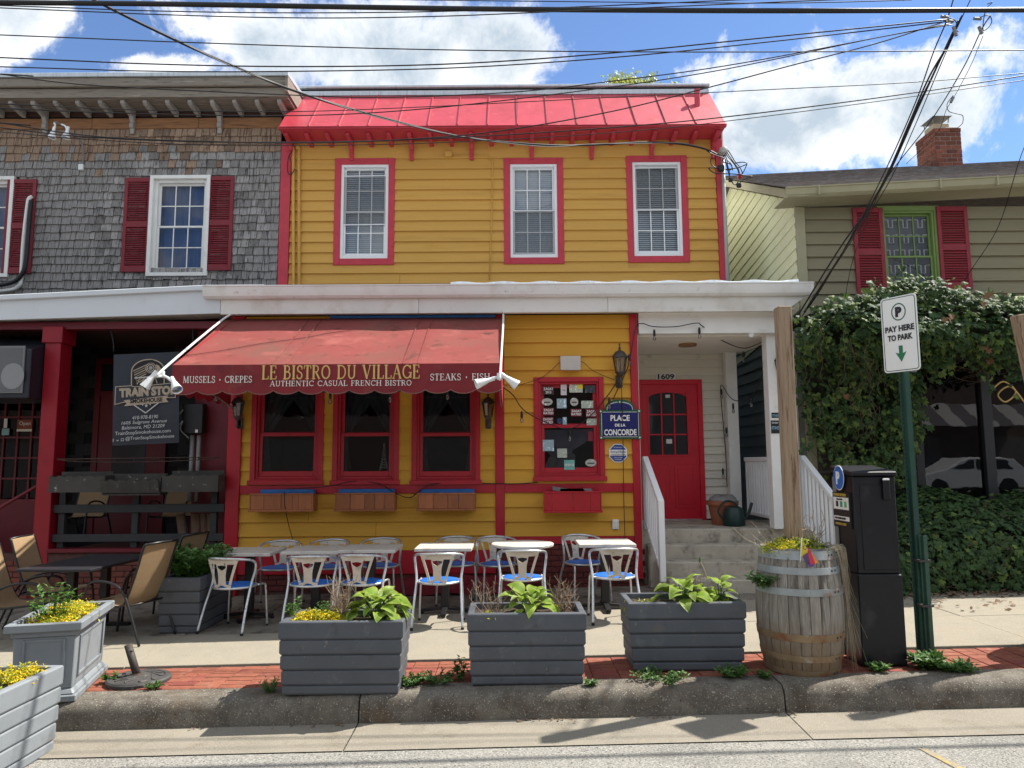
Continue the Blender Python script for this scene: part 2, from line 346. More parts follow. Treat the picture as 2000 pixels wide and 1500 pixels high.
m_blackm = pm('black_metal', (.010, .010, .012), .4, .2, 12, .05, 60, spec=.5)
m_kiosk = pm('black_kiosk_paint', (.0065, .007, .011), .36, .2, 3, .06, 120, spec=.35, spots=[((.03, .032, .038), .6, .8, 5)])
m_white = pm('white_paint', (.80, .80, .78), .5, .05, 5, .05, 40, spots=[((.52, .49, .43), .60, .8, 3), ((.36, .32, .27), .71, .8, 14)])
m_vinyl = pm('white_vinyl', (.80, .81, .82), .4, .03, 3)
m_cream = pm('cream_siding', (.72, .69, .60), .6, .05, 3, .06, 30, spots=[((.38, .36, .3), .62, .8, 4)], objr=.03)
m_fascia = pm('white_fascia', (.70, .69, .66), .45, .05, 2, .05, 30, stretch=(1, 1, 1), spots=[((.47, .41, .34), .50, .78, 2.2), ((.38, .33, .27), .66, .8, 9)])
m_gutter = pm('white_gutter', (.74, .74, .73), .4, .05, 2, spots=[((.60, .58, .55), .52, .74, 3), ((.40, .36, .32), .64, .76, 11)])
m_fascl = pm('blue_white_fascia', (.62, .66, .70), .45, .04, 2, spots=[((.5, .5, .5), .6, .8, 3)])
m_bead = pm('bead_ceiling', (.84, .81, .75), .6, .05, 4)
m_soff = pm('vinyl_soffit', (.60, .56, .50), .6, .05, 3)
m_blind = pm('blind_slat', (.80, .83, .86), .5, .04, 3)
m_curt = pm('dark_curtain', (.10, .105, .115), .9, .3, 20, stretch=(1, 1, .1))
m_curtb = pm('blue_curtain', (.10, .16, .33), .9, .25, 12, stretch=(1, 1, .1))
m_glass = glassm('window_glass', (.90, .93, .95), 1.5)
def screen_mat():
    m = bpy.data.materials.new('screen_mesh'); MATS['screen_mesh'] = m; m.use_nodes = True; nt = m.node_tree; N = nt.nodes; L = nt.links
    N['Principled BSDF'].inputs['Base Color'].default_value = (.12, .125, .13, 1); N['Principled BSDF'].inputs['Roughness'].default_value = .8
    t = N.new('ShaderNodeBsdfTransparent'); x = N.new('ShaderNodeMixShader'); x.inputs[0].default_value = .34
    L.new(t.outputs[0], x.inputs[1]); L.new(N['Principled BSDF'].outputs[0], x.inputs[2]); L.new(x.outputs[0], N['Material Output'].inputs[0]); return m
m_screen = screen_mat()
m_glassd = glassm('dark_window_glass', (.55, .60, .62), 1.25)
m_wood_box = pm('cedar_board', (.34, .115, .045), .6, .2, 6, .3, 30, stretch=(3, 3, .5), objr=.18, spots=[((.16, .05, .02), .6, .75, 5)])
m_blue = pm('blue_liner', (.02, .14, .42), .5, .2, 8)
m_grey = pm('grey_planter', (.082, .090, .104), .6, .12, 4, .08, 60, spots=[((.16, .17, .18), .60, .85, 5), ((.06, .06, .06), .60, .72, 9), ((.17, .165, .155), .63, .72, 18), ((.16, .13, .10), .64, .80, 3)], spec=.35)
m_greyl = pm('light_grey_planter', (.21, .23, .25), .55, .1, 4, .05, 60, spots=[((.13, .14, .15), .6, .8, 4)], spec=.4)
m_soil = pm('potting_soil', (.045, .03, .02), .95, .5, 30, 1., 60, spots=[((.14, .10, .06), .6, .68, 60)])
m_alu = pm('brushed_tube', (.60, .62, .63), .38, .15, 12, .05, 60, metal=.75, spots=[((.10, .085, .07), .62, .68, 40), ((.4, .39, .36), .55, .7, 10)])
m_back = pm('painted_back', (.56, .51, .43), .5, .12, 6, .08, 50, spots=[((.34, .28, .21), .56, .72, 9), ((.07, .05, .04), .64, .68, 28), ((.22, .11, .05), .66, .74, 14)])
m_seat = pm('blue_seat', (.012, .13, .50), .5, .15, 5, .05, 50, spots=[((.02, .06, .2), .6, .78, 6)])
m_marble = pm('stone_tabletop', (.58, .55, .49), .4, .08, 3, spots=[((.36, .34, .31), .56, .7, 5), ((.68, .65, .58), .6, .7, 9)])
m_canvas = pm('maroon_canvas', (.20, .022, .028), .85, .15, 2.5, .25, 220, spots=[((.10, .014, .02), .54, .76, 2.2), ((.24, .07, .055), .6, .8, 3)])
m_canvt = pm('faded_awning_canvas', (.245, .064, .058), .9, .14, 2.2, .25, 200, spec=.1, spots=[((.15, .075, .058), .46, .74, 1.1), ((.33, .105, .092), .55, .75, 2.6), ((.09, .04, .03), .58, .74, 5), ((.05, .025, .02), .68, .74, 22)])
m_gold = pm('gold_lettering', (.60, .40, .14), .5, .1, 5)
m_letw = pm('white_lettering', (.72, .70, .66), .5, .06, 5)
m_bzn = pm('bronze_lantern', (.070, .062, .055), .55, .3, 20, .3, 60, metal=.3, spots=[((.17, .15, .13), .6, .72, 20)])
m_lglass = glassm('lantern_glass', (.75, .7, .6), 2.2, .1)
m_bulb = glassm('bulb_glass', (.8, .8, .8), 2.5)
m_lamp = pm('white_floodlight', (.74, .76, .76), .35, .08, 8, metal=.1, spots=[((.45, .44, .42), .62, .75, 20)])
m_lens = pm('lamp_reflector', (.75, .76, .78), .12, .05, 5, metal=.95)
m_black_can = pm('black_vinyl', (.012, .014, .022), .42, .2, 3, .2, 5, spec=.45)
m_post = pm('weathered_post', (.30, .215, .145), .85, .25, 6, .6, 20, stretch=(9, 9, .6), spots=[((.13, .075, .04), .54, .64, 5), ((.36, .26, .17), .6, .75, 3)])
m_stave = pm('barrel_oak', (.25, .225, .195), .85, .3, 9, .8, 24, stretch=(5, 5, .6), objr=.12, spots=[((.085, .075, .065), .50, .66, 2.6), ((.40, .375, .34), .58, .74, 7)])
m_hoop = pm('hoop_steel', (.30, .325, .33), .5, .2, 8, .1, 40, metal=.3, spots=[((.22, .11, .05), .56, .72, 5), ((.45, .47, .47), .62, .7, 9)])
m_hoopr = pm('rusty_hoop_steel', (.24, .17, .10), .7, .25, 8, .2, 40, metal=.3, spots=[((.20, .08, .03), .5, .68, 6), ((.36, .33, .27), .6, .72, 9)])
m_terra = pm('terracotta', (.33, .11, .06), .8, .15, 6, .1, 40)
m_can = pm('green_watering_can', (.012, .035, .030), .35, .15, 5)
m_cloth = pm('grey_cloth', (.24, .235, .235), .9, .2, 8)
m_grn = pm('sign_post_green', (.018, .060, .045), .4, .15, 6, .06, 50, spots=[((.04, .09, .07), .6, .75, 10)])
m_sgnw = pm('sign_white', (.76, .76, .75), .35, .04, 4, spots=[((.6, .6, .58), .62, .75, 30)])
m_sgng = pm('sign_green', (.012, .16, .07), .4, .05, 4)
m_navy = pm('sign_navy', (.006, .010, .12), .25, .05, 4, spec=.6)
m_egrn = pm('enamel_green', (.008, .09, .035), .25, .08, 4, spec=.6)
m_pblue = pm('parking_blue', (.015, .13, .50), .35, .05, 4)
m_olive = pm('olive_siding', (.235, .208, .128), .65, .07, 3, .1, 30, stretch=(.4, 3, 4), objr=.04, spots=[((.15, .14, .09), .6, .8, 3)])
m_pale = pm('pale_green_siding', (.84, .84, .56), .6, .05, 3, .08, 30, objr=.03)
m_sage = pm('sage_siding', (.17, .20, .165), .65, .07, 3, .08, 30, objr=.04)
m_oltrim = pm('olive_trim', (.36, .335, .215), .6, .08, 4, .06, 30)
m_lime = pm('lime_window_frame', (.19, .29, .085), .5, .1, 6)
m_shut = pm('maroon_shutter', (.205, .018, .028), .55, .12, 8, .06, 40, objr=.05)
m_shut2 = pm('chipped_shutter', (.26, .022, .036), .55, .12, 8, .06, 40, spots=[((.6, .55, .52), .69, .71, 40)])
m_roofsh = pm('asphalt_shingle', (.145, .125, .115), .95, .25, 5, .8, 120, stretch=(1, 6, 6), spots=[((.24, .23, .23), .5, .65, 6), ((.17, .10, .08), .55, .68, 5)], objr=.2)
m_shg = pm('weathered_shingle', (.27, .258, .25), .9, .3, 7, .8, 20, stretch=(9, 9, .8), objr=.38, spots=[((.060, .056, .055), .52, .68, 3), ((.40, .38, .36), .60, .74, 4)])
m_shb = pm('brown_shingle', (.30, .21, .15), .9, .3, 7, .8, 20, stretch=(9, 9, .8), objr=.4, spots=[((.10, .055, .035), .52, .68, 3), ((.36, .31, .26), .58, .72, 4)])
m_corn = pm('weathered_cornice', (.235, .205, .17), .75, .15, 5, .4, 30, stretch=(.5, 3, 5), spots=[((.10, .085, .07), .56, .68, 7), ((.38, .355, .32), .62, .74, 5)])
m_brkt = pm('grey_bracket', (.33, .31, .29), .7, .15, 8, .2, 40, spots=[((.12, .10, .09), .62, .72, 12)])
m_frie = pm('brown_plank', (.26, .125, .055), .7, .3, 4, .4, 20, stretch=(.7, 6, 9), spots=[((.11, .045, .02), .54, .7, 3)], objr=.15)
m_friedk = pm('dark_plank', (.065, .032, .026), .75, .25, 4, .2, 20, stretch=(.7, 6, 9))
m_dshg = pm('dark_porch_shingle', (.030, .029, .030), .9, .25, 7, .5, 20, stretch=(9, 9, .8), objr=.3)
m_rail = pm('grey_rail_board', (.034, .036, .038), .7, .15, 6, .1, 40)
m_trough = pm('weathered_trough', (.062, .057, .05), .8, .2, 6, .3, 40, spots=[((.35, .33, .30), .64, .72, 12)])
m_log = pm('firewood_bark', (.19, .13, .085), .9, .35, 12, 1., 30, stretch=(5, 5, 1))
m_sling = pm('tan_sling', (.28, .185, .10), .8, .08, 20, .35, 240, objr=.05)
m_tdark = pm('dark_tabletop', (.022, .022, .026), .42, .15, 6)
m_wire = pm('black_cable', (.012, .012, .014), .5, .1, 5)
m_wireg = pm('grey_cable', (.18, .18, .18), .5, .1, 5)
m_rust = pm('rusty_iron', (.060, .038, .028), .75, .3, 14, .4, 50, spots=[((.16, .06, .025), .58, .7, 12)])
m_iron = pm('cast_iron', (.055, .052, .050), .6, .25, 12, .4, 60, spots=[((.14, .12, .10), .58, .7, 20)])
m_ivy = pm('ivy_leaf', (.032, .066, .022), .6, .35, 8, spec=.22, objr=.35, trans=.15)
m_ivyl = pm('light_ivy_leaf', (.085, .135, .034), .6, .35, 8, spec=.22, objr=.35, trans=.2)
m_vine = pm('vine_stem', (.11, .075, .05), .9, .3, 10)
m_leafg = pm('herb_leaf', (.075, .165, .03), .5, .35, 9, objr=.25, trans=.3)
m_weed = pm('weed_leaf', (.095, .19, .045), .5, .35, 9, objr=.25, trans=.3)
m_dkleaf = pm('shrub_leaf', (.085, .19, .045), .45, .35, 9, objr=.25, trans=.2)
m_yflow = pm('yellow_groundcover', (.72, .56, .018), .6, .25, 30, trans=.2)
m_lime2 = pm('lime_groundcover', (.36, .42, .03), .6, .3, 30, trans=.25)
m_dry = pm('dry_stem', (.24, .17, .115), .9, .3, 20)
m_drygrass = pm('dry_grass', (.36, .30, .21), .9, .25, 20)
m_litter = pm('leaf_litter', (.16, .10, .06), .9, .5, 20)
m_bark = pm('tree_bark', (.12, .09, .06), .9, .3, 10, .5, 30)
m_tree = pm('spring_leaf', (.42, .46, .05), .5, .3, 12, trans=.35)
def barrel_stain():
    # tannin and rust that have soaked up the lower third of the staves
    m = m_stave; nt = m.node_tree; N = nt.nodes; L = nt.links; b = N['Principled BSDF']; src = b.inputs['Base Color'].links[0].from_socket
    tc = N.new('ShaderNodeTexCoord'); sep = N.new('ShaderNodeSeparateXYZ'); L.new(tc.outputs['Object'], sep.inputs[0])
    nz = N.new('ShaderNodeTexNoise'); nz.inputs['Scale'].default_value = 7; nz.inputs['Detail'].default_value = 6; L.new(tc.outputs['Object'], nz.inputs['Vector'])
    ad = N.new('ShaderNodeMath'); ad.operation = 'MULTIPLY_ADD'; L.new(nz.outputs[0], ad.inputs[0]); ad.inputs[1].default_value = -.45; L.new(sep.outputs[2], ad.inputs[2])
    mr = N.new('ShaderNodeMapRange'); L.new(ad.outputs[0], mr.inputs[0]); mr.inputs[1].default_value = -.12; mr.inputs[2].default_value = .18; mr.inputs[3].default_value = .8; mr.inputs[4].default_value = 0
    mx = N.new('ShaderNodeMix'); mx.data_type = 'RGBA'; L.new(mr.outputs[0], mx.inputs[0]); L.new(src, mx.inputs[6]); mx.inputs[7].default_value = (.17, .105, .05, 1); L.new(mx.outputs[2], b.inputs['Base Color'])
barrel_stain()
def hosta_mat():
    m = pm('hosta_leaf', (.25, .41, .04), .38, .2, 6, spec=.5, objr=.2, trans=.3)
    nt = m.node_tree; N = nt.nodes; L = nt.links
    # pale centre, ribs running along the blade
    uv = N.new('ShaderNodeTexCoord'); sep = N.new('ShaderNodeSeparateXYZ'); L.new(uv.outputs['UV'], sep.inputs[0])
    a = N.new('ShaderNodeMath'); a.operation = 'MULTIPLY_ADD'; L.new(sep.outputs[0], a.inputs[0]); a.inputs[1].default_value = 2; a.inputs[2].default_value = -1
    ab = N.new('ShaderNodeMath'); ab.operation = 'ABSOLUTE'; L.new(a.outputs[0], ab.inputs[0])
    mr = N.new('ShaderNodeMapRange'); L.new(ab.outputs[0], mr.inputs[0]); mr.inputs[1].default_value = .25; mr.inputs[2].default_value = .8; mr.inputs[3].default_value = 0; mr.inputs[4].default_value = .75
    sn = N.new('ShaderNodeMath'); sn.operation = 'SINE'; ms = N.new('ShaderNodeMath'); ms.operation = 'MULTIPLY'; ms.inputs[1].default_value = 34; L.new(ab.outputs[0], ms.inputs[0]); L.new(ms.outputs[0], sn.inputs[0])
    bs = N['Principled BSDF']; src = bs.inputs['Base Color'].links[0].from_socket
    mx = N.new('ShaderNodeMix'); mx.data_type = 'RGBA'; L.new(mr.outputs[0], mx.inputs[0]); L.new(src, mx.inputs[6]); mx.inputs[7].default_value = (.42, .50, .10, 1)
    L.new(mx.outputs[2], bs.inputs['Base Color'])
    tr = [n for n in N if n.bl_idname == 'ShaderNodeBsdfTranslucent'][0]; L.new(mx.outputs[2], tr.inputs[0])
    bp = N.new('ShaderNodeBump'); bp.inputs['Strength'].default_value = .6; bp.inputs['Distance'].default_value = .006; L.new(sn.outputs[0], bp.inputs['Height']); L.new(bp.outputs[0], bs.inputs['Normal'])
    return m
m_hosta = hosta_mat()

# ================================================================== THE GROUND
YK = 5.40          # kerb foot
def sheet(name, x0, x1, ys, zf, mat, parent=None, nx=2, kind=None):
    mb = MB(); vs = []; n = nx + 1
    for y in ys:
        for i in range(n):
            x = x0 + (x1 - x0) * i / nx; vs.append((x, y, zf(x, y)))
    fs = [(j * n + i, j * n + i + 1, (j + 1) * n + i + 1, (j + 1) * n + i) for j in range(len(ys) - 1) for i in range(nx)]
    return mb.add(vs, fs).b(name, mat, parent, kind=kind, fix=False)
sheet('ground', -400, 400, [-400, -14, 5.0, 400], lambda x, y: gz(x) - .12, pm('earth', (.13, .11, .08), .95, .3, 1), kind='structure')
sheet('road', -60, 60, [-13, -4, 3, 4.97], lambda x, y: gz(x) - .03 + .012 * (4.97 - y) * (1 if y > -4 else 0) + (.1 if y <= -4 else 0), m_asph, kind='structure')
gut = STR('gutter')
for i in range(-5, 7):
    a, b = -1.11 + 3.05 * i + .004, -1.11 + 3.05 * (i + 1) - .004
    MB().add([(a, 4.95, gz(a) - .022), (b, 4.95, gz(b) - .022), (b, YK + .05, gz(b) - .006), (a, YK + .05, gz(a) - .006)], [(0, 1, 2, 3)]).b('gutter_slab', m_gut, gut, fix=False)
sheet('gutter_bed', -60, 60, [4.9, YK + .3], lambda x, y: gz(x) - .04, m_joint, gut)
# worn yellow paint stroke on the road
ym = MB()
zz = lambda v: gz(v.x) - .03 + .012 * (4.97 - v.y) + .004
yp = [(ground(1800 + 14 * k, 1460 + 7.4 * k, -.02), .022 + .012 * (k / 9) + random.uniform(-.004, .004)) for k in range(10)]
for (p, w), (q, w2) in zip(yp, yp[1:]): ym.add([(p.x - w, p.y, zz(p)), (p.x + w, p.y, zz(p)), (q.x + w2, q.y, zz(q)), (q.x - w2, q.y, zz(q))], [(0, 1, 2, 3)])
ym.b('road_marking', pm('worn_yellow_paint', (.36, .27, .09), .9, .3, 30, spots=[((.22, .2, .18), .45, .55, 60)]), kind='structure', fix=False)
kerb = STR('kerb')
prof = [(YK, -.1), (YK + .004, .0), (YK + .012, .06), (YK + .022, .11), (YK + .036, .146), (YK + .062, .168), (YK + .105, .176), (YK + .19, .1765), (YK + .29, .176), (YK + .29, -.1)]
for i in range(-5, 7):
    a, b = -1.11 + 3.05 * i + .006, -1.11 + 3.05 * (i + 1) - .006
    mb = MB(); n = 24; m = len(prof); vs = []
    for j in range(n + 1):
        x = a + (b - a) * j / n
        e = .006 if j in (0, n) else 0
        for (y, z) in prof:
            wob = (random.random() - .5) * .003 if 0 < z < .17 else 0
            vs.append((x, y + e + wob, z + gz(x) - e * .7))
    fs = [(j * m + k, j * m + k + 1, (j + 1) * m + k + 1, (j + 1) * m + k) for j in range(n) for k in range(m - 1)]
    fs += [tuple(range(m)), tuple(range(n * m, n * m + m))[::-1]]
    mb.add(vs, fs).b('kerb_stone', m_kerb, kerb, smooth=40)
walk = STR('sidewalk')
sheet('sidewalk_bed', -40, 40, [YK + .3, 14], lambda x, y: gz(x) + SW - .028, m_joint, walk)
YB0, YB1 = YK + .295, 6.38
# concrete flags: one row behind the brick strip, one against the fronts
xs = [4.5 - 1.56 * k for k in range(-4, 10)]
for row, (ya, yb) in enumerate([(YB1 + .006, 7.52), (7.53, 8.65), (8.66, 9.9), (9.91, 13.5)]):
    for xb, xa in zip(xs, xs[1:]):
        if row == 3 and xa > 4.2 or row == 3 and xb < 1.5 and xb > -4: continue
        xo = 0 if row < 2 else .5
        a, b = xa + .004 + xo, xb - .004 + xo
        mt = m_concd if (row >= 1 and xb < -.9) or row >= 2 else m_conc
        dz = random.uniform(-.003, .003)
        MB().hexa([(a, ya, gz(a) + SW - .05), (b, ya, gz(b) + SW - .05), (b, yb, gz(b) + SW - .05), (a, yb, gz(a) + SW - .05),
                   (a, ya, gz(a) + SW + dz), (b, ya, gz(b) + SW + dz), (b, yb, gz(b) + SW + dz), (a, yb, gz(a) + SW + dz)]).b('concrete_slab', mt, walk, bevel=.004)
# brick strip: pavers laid in pairs turned each way (basket weave), each one an object
pav = [MB().box(-.099, .099, -.047, .047, -.05, 0).mesh('paver', m_paver, bevel=.004) for _ in range(2)]
bx = -4.7; count = 0
while bx < 5.6:
    yj = YB0 + .01; j = 0
    while yj < YB1 - .15:
        horiz = ((round((bx + 4.7) / .204) + j) % 2 == 0)
        for q in range(2):
            cx, cy, rz = (bx + .101, yj + .0505 + q * .101, 0) if horiz else (bx + .0505 + q * .101, yj + .101, R(90))
            hid = (-1.7 < cx < -.85 and 5.65 < cy < 5.85) or False
            if count < 299 and not hid:
                link('paver_brick', pav[0], walk, (cx, cy, gz(cx) + SW - .004 + random.uniform(-.005, .004)), (random.uniform(-.012, .012), random.uniform(-.012, .012) - GS * 0, rz + random.uniform(-.02, .02))); count += 1
        yj += .204; j += 1
    bx += .204
more = MB()
for side in (-1, 1):
    bx = -4.9 if side < 0 else bx
    for i in range(60):
        for j in range(3):
            cx = (-4.7 - .103 - .204 * i) if side < 0 else (bx + .101 + .204 * i); cy = YB0 + .11 + .204 * j
            for q in (-1, 1): more.box(cx - .098, cx + .098, cy + q * .05 - .046, cy + q * .05 + .046, gz(cx) + SW - .04, gz(cx) + SW - .004)
more.b('paver_bricks_beyond', m_paver, walk, kind='stuff')
# ================================================================== THE BISTRO
YU, YL = 11.5, 9.75
XBL, XBR = at(547, 430, YU).x, at(1415, 430, YU).x
bis = T('bistro_house', 'yellow clapboard bistro with red standing seam roof and white porch gutter', 'building', (0, YL, .2))
ZUB = 4.46                                   # where the porch roof meets the upper wall
zs = at(1000, 276, YU).z                      # soffit line
MB().box(XBL + .02, XBR - .02, YU + .2, YU + 6, .2, zs + .7).b('wall_core', m_dark, bis)
# --- windows upstairs
UW = [(653, 771, 310, 518, 0), (984, 1101, 309, 516, 1), (1224, 1344, 305, 513, 2)]
openings = []
def window(parent, x0, x1, z0, z1, Y, trimw, m_trim, m_fr, rows_cols, name='window', blind=None, grid=True, glass=None, meet=.5, proud=.03, frw=.045, sill=0, m_mun=None, gaps=True):
    """casing (the part) with frame, two sashes, muntins, panes as sub-parts; Y is the wall face"""
    c = MB()
    c.box(x0, x0 + trimw, Y - proud, Y + .06, z0, z1); c.box(x1 - trimw, x1, Y - proud, Y + .06, z0, z1)
    c.box(x0 + trimw, x1 - trimw, Y - proud, Y + .06, z1 - trimw, z1); c.box(x0 + trimw, x1 - trimw, Y - proud, Y + .06, z0, z0 + trimw)
    if sill: c.box(x0 - .02, x1 + .02, Y - proud - sill, Y - proud - .001, z0 - .01, z0 + .05)
    w = c.b(name, m_trim, parent, bevel=.004)
    a0, a1, b0, b1 = x0 + trimw, x1 - trimw, z0 + trimw, z1 - trimw
    f = MB(); g = frw
    f.box(a0, a0 + g, Y - .012, Y + .08, b0, b1); f.box(a1 - g, a1, Y - .012, Y + .08, b0, b1); f.box(a0 + g, a1 - g, Y - .012, Y + .08, b1 - g, b1); f.box(a0 + g, a1 - g, Y - .014, Y + .08, b0, b0 + g)
    f.b('frame', m_fr, w, bevel=.003)
    a0 += g; a1 -= g; b0 += g; b1 -= g; zm = b0 + (b1 - b0) * meet; s = .032 if grid else .045
    for top in (1, 0):
        y = Y + (.02 if not top else .045); p, q = (zm - .015, b1) if top else (b0, zm + .018)
        sh = MB(); sb = s * (1.6 if not top else 1)
        sh.box(a0, a0 + s, y, y + .03, p, q); sh.box(a1 - s, a1, y, y + .03, p, q); sh.box(a0 + s, a1 - s, y, y + .03, q - s, q); sh.box(a0 + s, a1 - s, y, y + .03, p, p + sb)
        sh.b('sash', m_fr, w, bevel=.003)
        MB().add([(a0 + s, y + .018, p + sb), (a1 - s, y + .018, p + sb), (a1 - s, y + .018, q - s), (a0 + s, y + .018, q - s)], [(0, 1, 2, 3)]).b('pane', glass or m_glass, w, fix=False)
        if grid:
            nc, nr = rows_cols; gm = MB()
            for i in range(1, nc):
                x = a0 + s + (a1 - a0 - 2 * s) * i / nc; gm.box(x - .008, x + .008, y + .006, y + .016, p + sb, q - s)
            for i in range(1, nr):
                z = p + sb + (q - p - s - sb) * i / nr; gm.box(a0 + s, a1 - s, y + .007, y + .0165, z - .008, z + .008)
            gm.b('muntin_grid', m_mun or m_fr, w)
    if blind:
        bl = MB(); n = int((b1 - b0) / .034); bot = b0 + blind[1] * (b1 - b0)
        for i in range(n):
            z = b1 - .02 - i * .034
            if z < bot: break
            t = blind[0] + random.uniform(-.06, .06)
            dy, dz = .017 * math.cos(t), .017 * math.sin(t)
            bl.hexa([(a0, Y + .12 - dy, z - dz), (a1, Y + .12 - dy, z - dz + random.uniform(-.002, .002)), (a1, Y + .12 + dy, z + dz), (a0, Y + .12 + dy, z + dz),
                     (a0, Y + .12 - dy, z - dz + .0015), (a1, Y + .12 - dy, z - dz + .0015), (a1, Y + .12 + dy, z + dz + .0015), (a0, Y + .12 + dy, z + dz + .0015)])
        bl.b('blind', m_blind, w, kind='stuff')
    return w
def room(parent, x0, x1, z0, z1, Y, d=.5, mat=None, name='room_behind'):
    r = MB(); a = Y + .04; b = Y + d
    r.add([(x0, a, z0), (x1, a, z0), (x1, a, z1), (x0, a, z1), (x0, b, z0), (x1, b, z0), (x1, b, z1), (x0, b, z1)],
          [(4, 5, 6, 7), (0, 1, 5, 4), (2, 3, 7, 6), (1, 2, 6, 5), (3, 0, 4, 7)])
    return r.b(name, mat or m_dark, parent, fix=False)
for x0, x1, y0, y1, k in UW:
    a, b = at(x0, (y0 + y1) / 2, YU), at(x1, (y0 + y1) / 2, YU); t, u = at((x0 + x1) / 2, y0, YU).z, at((x0 + x1) / 2, y1, YU).z
    openings.append((a.x, b.x, u, t))
    w_ = window(bis, a.x, b.x, u, t, YU, .105, m_redu, m_vinyl, (3, 2), blind=((1.15, 0.), (1.3, 0.), (1.0, .0))[k])
    lo, hi = ((.36, .88), (.03, .50), (.49, .94))[k]; hh_ = t - u; x0_, x1_ = a.x + .15, b.x - .15
    sc_f = MB(); z0_, z1_ = u + hh_ * (.06 + lo * .88), u + hh_ * (.06 + hi * .88)
    sc_f.add([(x0_, YU + .012, z0_), (x1_, YU + .012, z0_ + .004), (x1_, YU + .012, z1_ + .006), (x0_, YU + .012, z1_)], [(0, 1, 2, 3)]).b('insect_screen', m_screen, w_, fix=False)
    MB().bar((x0_, YU + .005, z0_), (x1_, YU + .005, z0_ + .004), .012, .014).b('screen_rail', m_vinyl, w_); MB().bar((x0_, YU + .005, z1_), (x1_, YU + .005, z1_ + .006), .012, .012).b('screen_rail', m_vinyl, w_)
# the wall core is solid just behind the blinds; clapboards stop at the casings
def clap(parent, x0, x1, z0, z1, Y, h, mat, holes, name='clapboard', proud=.030, back=.03):
    z = z0
    def piece(s0, s1, za, zb_, zt):
        wv = random.uniform(-.002, .002); f = lambda q: Y - proud + wv + (proud + .002) * (q - z) / (zt - z)
        MB().hexa([(s0, f(za), za), (s1, f(za), za), (s1, Y + back, za), (s0, Y + back, za), (s0, f(zb_), zb_), (s1, f(zb_), zb_), (s1, Y + back, zb_), (s0, Y + back, zb_)]).b(name, mat, parent)
    while z < z1 - .01:
        zt = min(z + h, z1); segs = [(x0, x1)]
        for hx0, hx1, hz0, hz1 in holes:
            if zt > hz0 + .003 and z < hz1 - .003:
                nz = []
                for s0, s1 in segs:
                    if hx1 <= s0 or hx0 >= s1: nz.append((s0, s1)); continue
                    if hx0 - s0 > .01: nz.append((s0, hx0))
                    if s1 - hx1 > .01: nz.append((hx1, s1))
                    lo, hi = max(hx0, s0), min(hx1, s1)
                    if hz0 - z > .012: piece(lo, hi, z, hz0, zt)
                    if zt - hz1 > .012: piece(lo, hi, hz1, zt + .004, zt)
                segs = nz
        out = []
        for s0, s1 in segs:
            if s1 - s0 > 2.2 and random.random() < .6:
                xm_ = s0 + (s1 - s0) * random.uniform(.25, .75); out += [(s0, xm_ - .002), (xm_ + .002, s1)]
            else: out.append((s0, s1))
        for s0, s1 in out: piece(s0, s1, z, zt + .004, zt)
        z = zt
zf0 = at(820, 311, YU).z
clap(bis, XBL + .17, XBR - .12, ZUB - .1, zf0, YU, (zf0 - ZUB + .1) / 14, m_yel, openings)
MB().box(XBL + .17, XBR - .12, YU - .022, YU + .03, zf0 + .004, zs).b('frieze_board', m_yel, bis)
for a, b in ((XBL, XBL + .165), (XBR - .115, XBR)):
    MB().box(a, b, YU - .05, YU + .03, ZUB - .1, zs).b('corner_board', m_redu, bis, bevel=.005)
MB().box(XBR, XBR + .02, YU - .03, YU + 6, ZUB - .1, zs + .4).b('side_edge', m_white, bis)
# --- cornice, brackets, red seam roof
YE = 11.03; ze = at(1000, 246, YE).z
xr0, xr1 = at(546, 245, YE).x, at(1417, 241, YE).x
c = MB(); c.box(xr0, xr1, YE + .02, YE + .06, zs + .001, ze - .03); c.box(xr0 - .015, xr1 + .015, YE - .02, YE + .058, ze - .03, ze + .012)
c.b('eave_moulding', m_redu, bis, bevel=.006)
MB().box(xr0, xr1, YE + .06, YU + .03, zs + .002, zs + .03).b('soffit', m_redu, bis)
for k in range(22):
    px = 558 + k * 40.1 + (3 if k == 21 else 0); x = at(px, 262, YE + .1).x; big = k % 3 == 0 or k == 21
    mb = MB(); w = .032
    if big:
        pts = [(YE + .09, zs - .001), (YE + .09, zs - .05), (YU - .15, zs - .11), (YU - .11, zs - .17), (YU - .075, zs - .19), (YU - .075, zs - .26), (YU - .05, zs - .28), (YU - .05, zs - .33), (YU - .013, zs - .33), (YU - .013, zs - .001)]
    else:
        pts = [(YE + .09, zs - .001), (YE + .09, zs - .05), (YE + .2, zs - .075), (YU - .1, zs - .1), (YU - .013, zs - .1), (YU - .013, zs - .001)]
    mb.prism(pts, 'x', x - w, x + w); mb.b('scroll_bracket' if big else 'eave_bracket', m_redu, bis, bevel=.006)
YT = 11.83; zt = at(1000, 187, YT).z
xt0, xt1 = xr0, xr1
rf = MB().add([(xr0, YE, ze), (xr1, YE, ze), (xt1, YT, zt), (xt0, YT, zt), (xt1, YT, zs), (xt0, YT, zs)], [(0, 1, 2, 3), (1, 4, 2), (0, 3, 5), (0, 5, 4, 1)]).b('roof', m_redu, bis)
n = 15; dv = Vector((0, YT - YE, zt - ze)); nv = Vector((0, -(zt - ze), YT - YE)).normalized()
